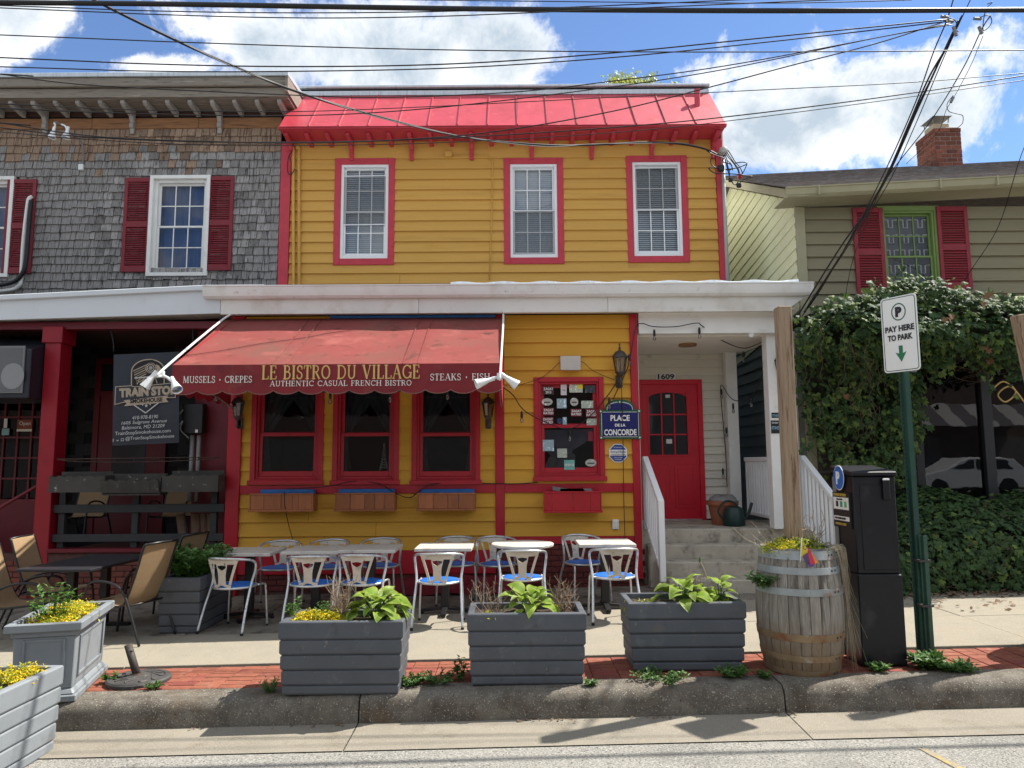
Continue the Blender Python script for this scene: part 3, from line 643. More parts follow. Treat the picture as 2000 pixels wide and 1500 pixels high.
for i in range(n):
    a = xr0 + (xr1 - xr0) * i / n + .008; b = xr0 + (xr1 - xr0) * (i + 1) / n - .008
    P = [Vector((a, YE - .03, ze - .012)), Vector((b, YE - .03, ze - .012)), Vector((b, YT, zt)), Vector((a, YT, zt))]; e = nv * random.uniform(.010, .014)
    mids = [(P[0] + P[3]) / 2 + e + nv * random.uniform(-.004, .004), (P[1] + P[2]) / 2 + e + nv * random.uniform(-.004, .004)]
    MB().add([P[0] + nv * .003, P[1] + nv * .003, P[1] + e, P[0] + e, mids[0], mids[1], P[3] + e, P[2] + e], [(0, 1, 2, 3), (3, 2, 5, 4), (4, 5, 7, 6)]).b('roof_panel', m_redroof, rf, fix=False)
    if i:
        x = xr0 + (xr1 - xr0) * i / n
        MB().bar(Vector((x, YE - .025, ze - .008)) + nv * .016, Vector((x + random.uniform(-.01, .01), YT, zt)) + nv * .016, .016, .03, nv).b('roof_seam', m_seam if i > 7 else m_redroof, rf)
# parapet cap above the red roof
zp = at(1000, 166, YT).z
pc = MB(); pc.box(xr0 + .0, xt1 - .02, YT - .01, YT + .5, zt + .02, zt + .10); pc.b('parapet_board', m_metal, bis)
MB().box(xr0, xt1 - .02, YT + .03, YT + .5, zt + .10, zt + .15).b('parapet_recess', m_dark, bis)  # black strip, the shadow band under the cap put in as colour
MB().box(xr0 - .01, xt1, YT - .03, YT + .55, zt + .15, zp).b('parapet_cap', m_metal, bis, bevel=.008)
v = at(1361, 192, YT - .3); ventp = MB().lathe([(.048, -.25), (.048, .04), (.053, .04), (.053, .07)], 14, (v.x, YT - .33, zt - .16)); ventp.b('vent_pipe', m_redroof, bis, smooth=40)
# service conduits at the upper left corner, junction box and its conduit, hooks
def tube(name, pts, r, mat, parent=None, n=8, sm=True, **k):
    return MB().tube(pts, r, n, **k).b(name, mat, parent, smooth=sm)
for px, top in ((572, 292), (583, 290)):
    a = at(px, top, YU - .05); b = at(px + 2, 556, YU - .05)
    tube('conduit', smooth_path([a + Vector((-.02, -.03, -.03)), a + Vector((-.005, -.03, .02)), a + Vector((.012, 0, -.02)), a + Vector((.012, 0, -.2)), Vector((b.x, b.y, ZUB))], 5), .026, m_yel, bis)
cl = smooth_path([at(570, 295, YU - .1), at(563, 310, YU - .12), at(562, 335, YU - .12), at(568, 341, YU - .1), at(576, 330, YU - .1)], 5)
tube('cable_tail', cl, .008, m_wire, bis, 6)
p = at(876, 302, YU - .03); MB().box(p.x - .06, p.x + .06, YU - .075, YU - .014, p.z - .045, p.z + .045).b('junction_box', m_yel, bis, bevel=.008)
q = [at(884, 303, YU - .03), at(930, 303, YU - .03), at(955, 304, YU - .03), at(962, 315, YU - .03), at(960, 430, YU - .035), at(956, 546, YU - .035)]
tube('conduit_run', q, .009, m_yel, bis)
# --- porch roof, gutter, fascia, ceiling over the landing
GL, GR = at(395, 568, 9.35), at(1590, 562, 9.35)
zg1 = at(1000, 554, 9.35).z; zg0 = at(1000, 579, 9.38).z; zb = at(1000, 611, 9.48).z
pr = MB().add([(GL.x + .05, 9.44, zg1 - .02), (GR.x - .05, 9.44, zg1 - .02), (GR.x - .05, YU - .02, ZUB), (GL.x + .05, YU - .02, ZUB),
               (GL.x + .05, 9.44, zg1 - .14), (GR.x - .05, 9.44, zg1 - .14), (GR.x - .05, YU - .02, ZUB - .2), (GL.x + .05, YU - .02, ZUB - .2)],
              [(0, 1, 2, 3), (7, 6, 5, 4), (0, 4, 5, 1), (1, 5, 6, 2), (3, 7, 4, 0)]).b('porch_roof', m_metal, bis)
gp = [(9.46, zg0), (9.41, zg0), (9.375, zg0 + .03), (9.362, zg0 + .07), (9.345, zg1 - .02), (9.335, zg1 - .015), (9.335, zg1), (9.35, zg1), (9.352, zg1 - .012), (9.39, zg0 + .015), (9.46, zg0 + .015)]
MB().prism(gp, 'x', GL.x, GR.x).b('porch_gutter', m_gutter, bis)
MB().box(GL.x + .02, GL.x + .8, 9.34, 9.42, zg1 + .002, zg1 + .008).b('gutter_lip', m_gutter, bis)
fx = [GL.x + .20, at(818, 595, 9.48).x, at(1187, 595, 9.48).x, GR.x - .35]
for a, b in zip(fx, fx[1:]):
    MB().box(a + .002, b - .002, 9.465, 9.52, zb, zg0 + .05).b('fascia_board', m_fascia, bis, bevel=.003)
MB().prism([(fx[-1], zb), (GR.x - .06, zg0), (fx[-1], zg0)], 'y', 9.47, 9.52).b('fascia_end', m_fascia, bis)
# ragged flashing strip on the porch roof edge
fl = MB(); nn = 40; fa, fb = at(880, 552, 9.44).x, at(1560, 545, 9.44).x
for i in range(nn):
    x0 = fa + (fb - fa) * i / nn; x1 = fa + (fb - fa) * (i + 1) / nn
    h0, h1 = zg1 + .05 + .012 * math.sin(i * 1.3), zg1 + .05 + .012 * math.sin((i + 1) * 1.3)
    fl.hexa([(x0, 9.42, zg1 - .015), (x1, 9.42, zg1 - .015), (x1, 9.50, zg1 - .0), (x0, 9.50, zg1 - .0), (x0, 9.45, h0), (x1, 9.45, h1), (x1, 9.52, h1), (x0, 9.52, h0)])
fl.b('roof_flashing', m_metal, bis)
# --- ground floor front
zt_l = zb + .02
XL0, XL1 = at(447, 900, YL).x, at(1252, 1000, YL).x + .0
XM = at(976, 800, YL).x
zband0, zband1 = at(1000, 962, YL).z, at(1000, 945, YL).z
zbl = at(700, 1075, YL).z; zbl2 = at(700, 1121, YL).z; zbr = at(1100, 1047, YL).z; zbr2 = at(1100, 1062, YL).z
holesL = []
LW = [(492, 633, 742, 945), (651, 780, 742, 945), (805, 938, 742, 945), (1043, 1180, 737, 938)]
for x0, x1, y0, y1 in LW:
    a, b = at(x0, 850, YL).x, at(x1, 850, YL).x; holesL.append((a, b, at((x0 + x1) / 2, y1, YL).z, at((x0 + x1) / 2, y0, YL).z))
core = MB(); 
for a, b in [(XL0, holesL[0][0] - .0), (holesL[0][1], holesL[1][0]), (holesL[1][1], holesL[2][0]), (holesL[2][1], holesL[3][0]), (holesL[3][1], XL1)]:
    MB().box(a, b, YL + .03, YL + .12, .4, zt_l).b('wall_stud', m_dark, bis)
MB().box(XL0, XL1, YL + .031, YL + .12, .4, zband0).b('wall_base', m_dark, bis)
h = (zt_l - zband1) / 12
clap(bis, XL0 + .17, XM - .06, zband1 + .002, zt_l, YL, h, m_yel2, holesL, 'porch_clapboard')
clap(bis, XM + .062, XL1 - .10, zband1 + .002, zt_l, YL, h, m_yel2, holesL, 'porch_clapboard')
clap(bis, XL0 + .17, XM - .06, zbl + .002, zband0 - .002, YL, (zband0 - zbl) / 4.0, m_yel2, [], 'porch_clapboard')
clap(bis, XM + .062, XL1 - .10, zbr + .002, zband0 - .002, YL, (zband0 - zbr) / 3.0, m_yel2, [], 'porch_clapboard')
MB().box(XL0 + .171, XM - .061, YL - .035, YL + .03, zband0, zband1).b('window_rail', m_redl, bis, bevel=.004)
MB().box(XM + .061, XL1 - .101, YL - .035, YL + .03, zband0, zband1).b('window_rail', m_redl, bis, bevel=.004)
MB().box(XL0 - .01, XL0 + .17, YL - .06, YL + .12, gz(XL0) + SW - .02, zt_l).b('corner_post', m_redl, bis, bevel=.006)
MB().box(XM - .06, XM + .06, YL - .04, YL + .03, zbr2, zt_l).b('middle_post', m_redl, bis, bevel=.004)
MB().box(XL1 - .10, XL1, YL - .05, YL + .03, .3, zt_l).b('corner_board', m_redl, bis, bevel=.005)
MB().box(XL1 - .002, XL1 + .02, YL + .031, YU - .0, .3, zt_l).b('return_wall', m_cream, bis)
MB().box(XL0 + .171, XM - .061, YL - .03, YL + .03, zbl2, zbl).b('skirting_board', m_redl, bis, bevel=.004)
MB().box(XM + .061, XL1 - .101, YL - .03, YL + .03, zbr2, zbr).b('skirting_board', m_redl, bis, bevel=.004)
# brick footing, every brick its own piece
MB().box(XL0 + .17, XL1, YL + .012, YL + .1, .05, zbr2 + .02).b('footing', m_mort, bis)
bme = MB().box(-.098, .098, -.012, .04, -.031, .031).mesh('footing_brick', m_brick, bevel=.003)
for r in range(8):
    z = .2 + r * .074; x = XL0 + .27 + (.103 if r % 2 else 0)
    while x < XL1 - .05:
        top = zbl2 if x < XM else zbr2
        if z + .03 < top and z > gz(x) + SW - .03 : link('footing_brick', bme, bis, Vector((x + random.uniform(-.004, .004), YL + .006, z)) - org(bis))
        x += .206
# windows downstairs
for i, (a, b, z0, z1) in enumerate(holesL):
    window(bis, a, b, z0, z1, YL, .065, m_redl, m_redl, (1, 1), name='porch_window', grid=False, glass=m_glassd, meet=.47 if i < 3 else .53, proud=.045, frw=.03, sill=.03)
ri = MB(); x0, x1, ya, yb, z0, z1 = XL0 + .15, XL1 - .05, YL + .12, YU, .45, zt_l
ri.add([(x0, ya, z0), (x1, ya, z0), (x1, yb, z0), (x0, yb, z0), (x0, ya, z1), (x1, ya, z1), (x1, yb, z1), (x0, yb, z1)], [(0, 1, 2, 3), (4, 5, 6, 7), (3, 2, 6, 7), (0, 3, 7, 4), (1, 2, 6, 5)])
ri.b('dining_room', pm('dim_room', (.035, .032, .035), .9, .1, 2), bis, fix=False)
# drapes tied back behind the three front windows
for i, (a, b, z0, z1) in enumerate(holesL[:3]):
    for sgn in (-1, 1):
        mb = MB(); nx, nz = 16, 14; vs = []
        xe = a + .1 if sgn < 0 else b - .1
        for j in range(nz + 1):
            t = j / nz; z = z1 - .08 - (z1 - z0 - .16) * t
            wd = (.42 * (1 - t / .55) ** 1.2 + .05) if t < .55 else .05 + .07 * (t - .55) / .45
            for k in range(nx + 1):
                q = k / nx; vs.append((xe - sgn * wd * q, YL + .19 + .022 * math.sin(q * 26 + j * .2), z - .06 * q * (1 if t < .55 else 0)))
        fs = [(j * (nx + 1) + k, j * (nx + 1) + k + 1, (j + 1) * (nx + 1) + k + 1, (j + 1) * (nx + 1) + k) for j in range(nz) for k in range(nx)]
        mb.add(vs, fs).b('drape', m_curt, bis, smooth=True, fix=False)
# --- entrance bay: cream siding, door, ceiling, posts, steps
ZLND = at(1400, 1033, 9.9).z
XB0, XB1 = XL1 + .02, at(1426, 850, YU).x
zc = at(1300, 692, YU).z
dx0, dx1 = at(1246, 880, YU).x, at(1374, 880, YU).x; dz1 = at(1310, 742, YU).z
clap(bis, XB0, XB1, ZLND + .02, zc, YU, .125, m_cream, [(dx0, dx1, ZLND - .1, dz1)], 'entry_siding')
MB().box(XB0, XBR + .02, YU + .0301, YU + .1, .3, zc).b('entry_wall', m_dark, bis)
dr = MB(); tw = .075
dr.box(dx0, dx0 + tw, YU - .05, YU + .02, ZLND, dz1); dr.box(dx1 - tw, dx1, YU - .05, YU + .02, ZLND, dz1); dr.box(dx0 + tw, dx1 - tw, YU - .05, YU + .02, dz1 - tw, dz1)
door = dr.b('entry_door', m_door, bis, bevel=.005)
ex0, ex1, ez1 = dx0 + tw, dx1 - tw, dz1 - tw
gx0, gx1, gz0_, gz1_ = at(1269, 880, YU).x, at(1343, 880, YU).x, at(1300, 888, YU).z, at(1300, 767, YU).z
leaf = MB()
leaf.box(ex0, gx0, YU - .02, YU + .02, ZLND + .02, ez1); leaf.box(gx1, ex1, YU - .02, YU + .02, ZLND + .02, ez1)
leaf.box(gx0, gx1, YU - .02, YU + .02, ZLND + .02, gz0_); leaf.box(gx0, gx1, YU - .02, YU + .02, gz1_, ez1)
leaf.b('door_leaf', m_door, door)
MB().box(gx0, gx1, YU + .003, YU + .012, gz0_, gz1_).b('door_glass', pm('door_glass_dark', (.02, .025, .032), .08, .1, 3, spec=.6), door)
g = MB()
for i in (1, 2):
    x = gx0 + (gx1 - gx0) * i / 3; g.box(x - .011, x + .011, YU - .018, YU + .002, gz0_, gz1_)
    z = gz0_ + (gz1_ - gz0_) * i / 3.1; g.box(gx0, gx1, YU - .0185, YU + .0025, z - .011, z + .011)
am = arc((gx0 + gx1) / 2, gz1_ - .09, (gx1 - gx0) / 2, .09, 180, 0, 12)
for (p0, q0), (p1, q1) in zip(am, am[1:]): g.hexa([(p0, YU - .019, q0), (p1, YU - .019, q1), (p1, YU + .001, q1), (p0, YU + .001, q0), (p0, YU - .019, gz1_), (p1, YU - .019, gz1_), (p1, YU + .001, gz1_), (p0, YU + .001, gz1_)])
g.box(gx0 - .025, gx0, YU - .03, YU - .019, gz0_ - .02, gz1_); g.box(gx1, gx1 + .025, YU - .03, YU - .019, gz0_ - .02, gz1_); g.box(gx0, gx1, YU - .03, YU - .0191, gz0_ - .025, gz0_)
g.b('muntins', m_door, door, bevel=.003)
for s in (0, 1):
    a = ex0 + .07 + s * (ex1 - ex0 - .05) / 2; b = a + (ex1 - ex0) / 2 - .11
    MB().box(a, b, YU - .028, YU - .02, ZLND + .18, gz0_ - .16).b('door_panel', m_door, door, bevel=.012)
    MB().box(a + .05, b - .05, YU - .036, YU - .0281, ZLND + .24, gz0_ - .22).b('door_panel', m_door, door, bevel=.008)
MB().lathe([(.0, -.03), (.028, -.02), (.03, 0), (.012, .02), (.012, .05)], 12).xf(Matrix.Translation((ex0 + .05, YU - .05, ZLND + .95)) @ Matrix.Rotation(R(-90), 4, 'X')).b('door_knob', pm('brass', (.45, .3, .1), .3, .1, 5, metal=1), door, smooth=True)
for (px, py, w, hh) in ((1307, 862, .09, .07), (1304, 774, .07, .05)):
    p = at(px, py, YU); MB().box(p.x - w / 2, p.x + w / 2, YU - .004, YU + .0028, p.z - hh / 2, p.z + hh / 2).b('door_notice', m_sgnw, door)
MB().box(ex0, ex1, YU - .09, YU + .02, ZLND, ZLND + .018).b('threshold', m_alu, door)
nb = at(1300, 736, YU); plate = T('house_number', 'white plate reading 1609 over the red entry door', 'number plate', (nb.x, YU - .02, nb.z))
MB().box(nb.x - .155, nb.x + .155, YU - .032, YU - .02, nb.z - .055, nb.z + .055).b('plate', m_sgnw, plate, bevel=.003)
text('number', '1609', .12, (nb.x, YU - .034, nb.z), m_black, plate, width=.26, height=.085, bold=.004)
XP = at(1512, 800, 9.9).x; XRR = XP + .1
# bead board ceiling in strips
zc2 = at(1400, 640, 9.8).z
nb_ = 26
for i in range(nb_):
    y0 = 9.86 + (YU - 9.87) * i / nb_; y1 = 9.86 + (YU - 9.87) * (i + 1) / nb_ - .006
    MB().box(XB0, XRR, y0, y1, zc + .0, zc + .02).b('ceiling_board', m_bead, bis)
MB().box(XB0, XRR + .05, 9.86, YU, zc + .02, zc + .04).b('ceiling_deck', m_soff, bis)
MB().box(XL1 + .021, XRR, 9.68, 9.855, zc + .01, zg0 - .02).b('porch_beam', m_white, bis, bevel=.005)
MB().box(GL.x + .22, GR.x - .2, 9.521, 9.70, zb + .03, zb + .05).b('eave_soffit', m_soff, bis)
MB().box(XRR - .16, XRR, 9.856, YU, zc + .045, zg0 - .02).b('side_beam', m_white, bis)
MB().box(XP - .1, XP + .1, 9.80, 9.99, ZLND, zc + .01).b('porch_post', m_white, bis, bevel=.006)
pb = at(1424, 850, YU - .1).x
MB().box(pb - .04, pb + .13, YU - .2, YU - .05, ZLND, zc).b('porch_post', m_white, bis, bevel=.005)
# steps and landing
st = STR('entry_steps')
XS0, XS1 = at(1254, 1060, 9.85).x, XP + .45
MB().box(XS0, XS1, 9.9, YU - .051, .1, ZLND).b('landing', m_step, st, bevel=.012)
zstep = [ZLND - .18, ZLND - .36, ZLND - .54]
for i, (z, y) in enumerate(zip(zstep, (9.62, 9.34, 9.06))):
    MB().box(XS0 + .05 * (i + 1) * 1.2, XS1, y, 9.899 if i == 0 else (9.62, 9.34)[i - 1] - .001, .1, z).b('step', m_step, st, bevel=.014)
# stair rails with balusters
def rail(x, y0, z0, y1, z1, hgt, newel=True, parent=None, n=8):
    p = T('stair_rail', *x[1:], loc=(x[0], y1, z1)); X = x[0]
    MB().bar((X, y0, z0 + hgt), (X, y1, z1 + hgt), .075, .06).b('top_rail', m_vinyl, p, bevel=.006)
    MB().bar((X, y0, z0 + .09), (X, y1, z1 + .09), .045, .045).b('bottom_rail', m_vinyl, p, bevel=.004)
    for i in range(n):
        t = (i + .6) / n; y = y0 + (y1 - y0) * t; z = z0 + (z1 - z0) * t
        MB().box(X - .016, X + .016, y - .016, y + .016, z + .1, z + hgt - .02).b('baluster', m_vinyl, p)
    for yy, zz in ((y0, z0), (y1, z1)):
        MB().box(X - .036, X + .036, yy - .036, yy + .036, zz - (.0 if yy == y0 else .0), zz + hgt + .02).b('newel', m_vinyl, p, bevel=.006)
    return p
rail((at(1263, 950, 9.88).x, 'white stair rail between the cafe tables and the concrete steps', 'railing'), 9.94, ZLND, 8.97, zstep[2], .95)
rail((at(1640, 1090, 9.0).x - .02, 'white stair rail descending beside the pay station', 'railing'), 9.94, ZLND, 8.97, zstep[2], .95)
pr_ = T('porch_railing', 'white baluster railing along the open side of the entry porch', 'railing', (XP + .03, 10.6, ZLND))
X = XP + .03
MB().box(X - .03, X + .03, 9.992, YU - .2, ZLND + .9, ZLND + .96).b('top_rail', m_vinyl, pr_, bevel=.005)
MB().box(X - .022, X + .022, 9.992, YU - .2, ZLND + .1, ZLND + .145).b('bottom_rail', m_vinyl, pr_, bevel=.005)
for i in range(12):
    y = 10.08 + i * .108; MB().box(X - .016, X + .016, y - .016, y + .016, ZLND + .145, ZLND + .9).b('baluster', m_vinyl, pr_)
def panel(parent, name, x0, x1, z0, z1, ya, yb, mat, holes):
    xs = sorted({x0, x1, *[min(max(h[i], x0), x1) for h in holes for i in (0, 1)]})
    for a, b in zip(xs, xs[1:]):
        hs = sorted((h[2], h[3]) for h in holes if h[0] < (a + b) / 2 < h[1]); z = z0
        for p, q in hs + [(z1, z1)]:
            if p - z > .01 and b - a > .002: MB().box(a, b, ya, yb, z, p).b(name, mat, parent)
            z = q
# ================================================================== THE SHINGLED HOUSE
she = T('shingled_house', 'old row house clad in weathered grey wooden shingles with bracketed cornice', 'building', (-6.2, YU, .2))
XA, XZ = -14.5, XBL - .003
zsl = at(300, 218, YU).z
MB().box(XA, XZ, YU + .4, YU + 6, .2, zsl + .5).b('wall_core', m_dark, she)
YEl = 10.98
zf_t = at(300, 152, YEl).z; zf_b = at(300, 186, YEl).z
XE = at(560, 170, YEl).x
MB().box(XA, XE, YEl + .04, YEl + .08, zsl, zf_b + .14).b('cornice_board', m_corn, she)
MB().box(XA, XE + .02, YEl - .02, YEl + .039, zf_b + .145, zf_t).b('cornice_board', m_corn, she, bevel=.012)
MB().box(XA, XE, YEl + .081, YU + .05, zsl + .002, zsl + .03).b('soffit', m_corn, she)
for k in range(4): MB().box(XA, XE, YEl + .085 + k * .115, YEl + .19 + k * .115, zsl - .010, zsl + .0015).b('soffit_board', m_corn, she)
rp = MB(); rp.hexa([(XA, YEl - .05, zf_t + .002), (XE + .03, YEl - .05, zf_t + .002), (XE + .03, YU + 2, zf_t + .2), (XA, YU + 2, zf_t + .2), (XA, YEl - .05, zf_t + .07), (XE + .03, YEl - .05, zf_t + .07), (XE + .03, YU + 2, zf_t + .3), (XA, YU + 2, zf_t + .3)])
rp.b('roof_edge', m_metal, she, bevel=.006)
MB().box(XE - .02, XE + .028, YEl - .04, YU + .6, zsl + .04, zf_t).b('cornice_return', m_corn, she)
for k in range(36):
    px = 19 + k * 43.8 - 43.8 * 20; x = at(px, 200, YEl + .1).x; big = (k - 20) % 4 == 1
    if x < XA + .1 or x > XE - .04: continue
    w = .034
    if big: pts = [(YEl + .1, zsl - .011), (YEl + .1, zsl - .06), (YEl + .16, zsl - .1), (YU - .14, zsl - .15), (YU - .1, zsl - .23), (YU - .12, zsl - .26), (YU - .12, zsl - .32), (YU - .085, zsl - .34), (YU - .085, zsl - .42), (YU - .045, zsl - .42), (YU - .045, zsl - .011)]
    else: pts = [(YEl + .1, zsl - .011), (YEl + .1, zsl - .055), (YEl + .15, zsl - .085), (YEl + .3, zsl - .11), (YU - .06, zsl - .13), (YU - .06, zsl - .011)]
    MB().prism(pts, 'x', x - w, x + w).b('scroll_bracket' if big else 'eave_bracket', m_brkt, she, bevel=.006)
z1_, z2_, z3_ = at(300, 229, YU).z, at(300, 233, YU).z, at(300, 253, YU).z
MB().box(XA, XZ, YU - .03, YU + .05, z1_, zsl - .002).b('frieze_board', m_friedk, she)
fx = [XA, at(-60, 240, YU).x, at(183, 240, YU).x, at(390, 240, YU).x, XZ]
for a, b in zip(fx, fx[1:]): MB().box(a + .003, b - .003, YU - .045, YU + .05, z3_, z2_).b('frieze_plank', m_frie, she, bevel=.004)
MB().box(XA, XZ, YU - .02, YU + .05, z2_ + .001, z1_ - .001).b('frieze_gap', m_dark, she)
# windows + shutters
zw0, zw1 = at(352, 541, YU).z, at(352, 345, YU).z
wx = [(at(293, 440, YU).x, at(411, 440, YU).x), (at(-95, 440, YU).x, at(27, 440, YU).x), (at(-480, 440, YU).x, at(-362, 440, YU).x)]
wh = []
for a, b in wx:
    wh.append((a, b, zw0, zw1))
    window(she, a, b, zw0, zw1, YU, .06, m_white, m_white, (3, 2), proud=.075, frw=.05, blind=None)
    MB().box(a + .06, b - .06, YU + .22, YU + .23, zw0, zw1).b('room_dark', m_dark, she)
    mb = MB(); nx, nz = 30, 4; vs = []
    for j in range(nz + 1):
        for k in range(nx + 1): vs.append((a + .1 + (b - a - .2) * k / nx, YU + .16 + .02 * math.sin(k * 1.5 + j * .1), zw0 + .1 + (zw1 - zw0 - .2) * j / nz))
    mb.add(vs, [(j * (nx + 1) + k, j * (nx + 1) + k + 1, (j + 1) * (nx + 1) + k + 1, (j + 1) * (nx + 1) + k) for j in range(nz) for k in range(nx)]).b('curtain', m_curtb, she, smooth=True, fix=False)
def shutter(parent, x0, x1, z0, z1, Y, mat, mid=.5, n=17, th=.035):
    f = MB(); s = .055
    f.box(x0, x0 + s, Y - th, Y, z0, z1); f.box(x1 - s, x1, Y - th, Y, z0, z1)
    zm = z0 + (z1 - z0) * mid
    for a, b in ((z0, z0 + .09), (zm - .045, zm + .045), (z1 - .07, z1)): f.box(x0 + s, x1 - s, Y - th, Y, a, b)
    sh = f.b('shutter', mat, parent, bevel=.003)
    lv = MB()
    for a, b in ((z0 + .09, zm - .045), (zm + .045, z1 - .07)):
        k = int((b - a) / .036)
        for i in range(k):
            z = a + (b - a) * (i + .5) / k; h = (b - a) / k
            lv.hexa([(x0 + s, Y - th + .002, z - h * .55), (x1 - s, Y - th + .002, z - h * .55), (x1 - s, Y - .004, z + h * .35), (x0 + s, Y - .004, z + h * .35),
                     (x0 + s, Y - th + .002, z - h * .35), (x1 - s, Y - th + .002, z - h * .35), (x1 - s, Y - .004, z + h * .55), (x0 + s, Y - .004, z + h * .55)])
    lv.b('louvres', mat, sh, kind='stuff')
    return sh
for a, b, y0, y1 in ((244, 297, 350, 533), (405, 457, 347, 530), (14, 71, 353, 536), (-150, -97, 353, 536), (-360, -307, 353, 536), (-535, -482, 353, 536)):
    s_ = (a + b) / 2; shutter(she, at(a, 440, YU).x, at(b, 440, YU).x, at(s_, y1, YU).z, at(s_, y0, YU).z, YU - .035, m_shut)
# shingles
zbot = 4.3; rows = int((z3_ - zbot) / .134); cand = []
for r in range(rows + 1):
    zt_ = z3_ - r * .134; x = XZ - .004
    while x > XA:
        w = random.choice((.085, .1, .115, .125, .14, .155, .17)); x -= w
        cx = x + w / 2; zc_ = zt_ - .07
        if any(h0 + .02 < cx < h1 - .02 and hz0 + .06 < zc_ < hz1 - .04 for h0, h1, hz0, hz1 in wh): continue
        if any(h0 < cx + w / 2 and cx - w / 2 < h1 and hz0 + .05 < zc_ < hz1 - .03 for h0, h1, hz0, hz1 in wh): continue
        cand.append((cx, zt_, w, r))
SM = {}
def shing(w, v, mat):
    k = (w, v, mat.name)
    if k not in SM:
        g = .0045; hh = .20; j = (-.006, .004, 0, .009)[v]; sl = (.004, -.005, .002, -.002)[v]
        SM[k] = MB().hexa([(-w / 2 + g, -.046, -.142 + j), (w / 2 - g, -.044, -.142 + j + sl), (w / 2 - g, -.012, -.142 + j + sl), (-w / 2 + g, -.012, -.142 + j), (-w / 2 + g, -.008, hh - .142), (w / 2 - g, -.008, hh - .142), (w / 2 - g, .0, hh - .142), (-w / 2 + g, 0, hh - .142)]).mesh('shingle', mat)
    return SM[k]
cand.sort(key=lambda c: abs(c[0] + 5.4) + abs(c[1] - 5.8) * .5)
rest = {m_shg.name: MB(), m_shb.name: MB()}
for i, (cx, zt_, w, r) in enumerate(cand):
    zt_ += random.uniform(-.006, .006)
    brown = r < 2 or (r == 2 and random.random() < .75) or (r == 3 and random.random() < .3) or (r < 6 and random.random() < .07)
    mt = m_shb if brown else m_shg; yo = YU + .0 - random.uniform(0, .006)
    if i < 299: link('shingle', shing(w, random.randrange(4), mt), she, Vector((cx, yo, zt_)) - org(she), (0, random.uniform(-.012, .012), 0))
    else:
        g = .0045; j = random.uniform(-.008, .008); q = rest[mt.name]
        q.hexa([(cx - w / 2 + g, yo - .044, zt_ - .142 + j), (cx + w / 2 - g, yo - .044, zt_ - .142 + j), (cx + w / 2 - g, yo - .012, zt_ - .142 + j), (cx - w / 2 + g, yo - .012, zt_ - .142 + j), (cx - w / 2 + g, yo - .008, zt_ + .058), (cx + w / 2 - g, yo - .008, zt_ + .058), (cx + w / 2 - g, yo, zt_ + .058), (cx - w / 2 + g, yo, zt_ + .058)])
m_shg2 = pm('weathered_shingle_far', (.27, .258, .25), .9, .5, 9, .8, 20, stretch=(9, 2, .8), spots=[((.060, .056, .055), .52, .68, 3), ((.30, .28, .265), .60, .74, 4)])
m_shb2 = pm('brown_shingle_far', (.30, .21, .15), .9, .45, 9, .8, 20, stretch=(9, 2, .8), spots=[((.10, .055, .035), .52, .68, 3), ((.36, .31, .26), .58, .72, 4)])
rest[m_shg.name].b('shingles_beyond', m_shg2, she, kind='stuff', fix=False); rest[m_shb.name].b('brown_shingles_beyond', m_shb2, she, kind='stuff', fix=False)
panel(she, 'sheathing', XA, XZ, zbot - .2, z3_, YU + .001, YU + .06, m_dark, wh)
MB().box(XA, XZ, YU - .004, YU + .0005, zbot - .2, zw0 - .02).b('sheathing_board', m_friedk, she)
# porch: fascia, soffit, posts, floor, back wall
YF = 9.47
zfl_t, zfl_b = at(0, 582, YF).z, at(0, 625, YF).z; zfr_t, zfr_b = at(430, 561, YF).z, at(430, 612, YF).z
xf0, xf1 = at(0, 600, YF).x, fx and at(430, 590, YF).x
kx = (zfr_t - zfl_t) / (xf1 - xf0); kb_ = (zfr_b - zfl_b) / (xf1 - xf0)
def zt_at(x): return zfl_t + kx * (x - xf0)
def zb_at(x): return zfl_b + kb_ * (x - xf0)
a, b = XA, GL.x + .195
MB().hexa([(a, YF, zb_at(a)), (b, YF, zb_at(b)), (b, YF + .05, zb_at(b)), (a, YF + .05, zb_at(a)), (a, YF, zt_at(a)), (b, YF, zt_at(b)), (b, YF + .05, zt_at(b)), (a, YF + .05, zt_at(a))]).b('porch_fascia', m_fascl, she, bevel=.004)
b2 = GL.x - .005
MB().hexa([(a, YF - .05, zt_at(a) - .04), (b2, YF - .05, zt_at(b2) - .04), (b2, YF - .001, zt_at(b2) - .04), (a, YF - .001, zt_at(a) - .04), (a, YF - .05, zt_at(a) + .03), (b2, YF - .05, zt_at(b2) + .03), (b2, YF - .001, zt_at(b2) + .03), (a, YF - .001, zt_at(a) + .03)]).b('porch_trim', m_fascl, she, bevel=.008)
MB().hexa([(a, YF, zt_at(a) + .002), (b2, YF, zt_at(b2) + .002), (b2, YU, 4.5), (a, YU, 4.42), (a, YF, zt_at(a) + .045), (b2, YF, zt_at(b2) + .045), (b2, YU, 4.56), (a, YU, 4.48)]).b('porch_roof', m_blackm, she)
for i in range(72):
    x0 = XA + i * .155; x1 = x0 + .148
    if x1 > XL0 + .05: break
    MB().hexa([(x0, YF + .051, zb_at(x0) + .03), (x1, YF + .051, zb_at(x1) + .03), (x1, 9.9, zb_at(x1) + .02), (x0, 9.9, zb_at(x0) + .02), (x0, YF + .051, zb_at(x0) + .045), (x1, YF + .051, zb_at(x1) + .045), (x1, 9.9, zb_at(x1) + .035), (x0, 9.9, zb_at(x0) + .035)]).b('soffit_panel', m_soff, she)
PF = 9.62; zbm = at(300, 637, PF).z
MB().box(XA, XL0 - .03, PF + .02, PF + .16, zbm - .03, zb_at(-6) - .02).b('porch_beam', m_reddk, she)
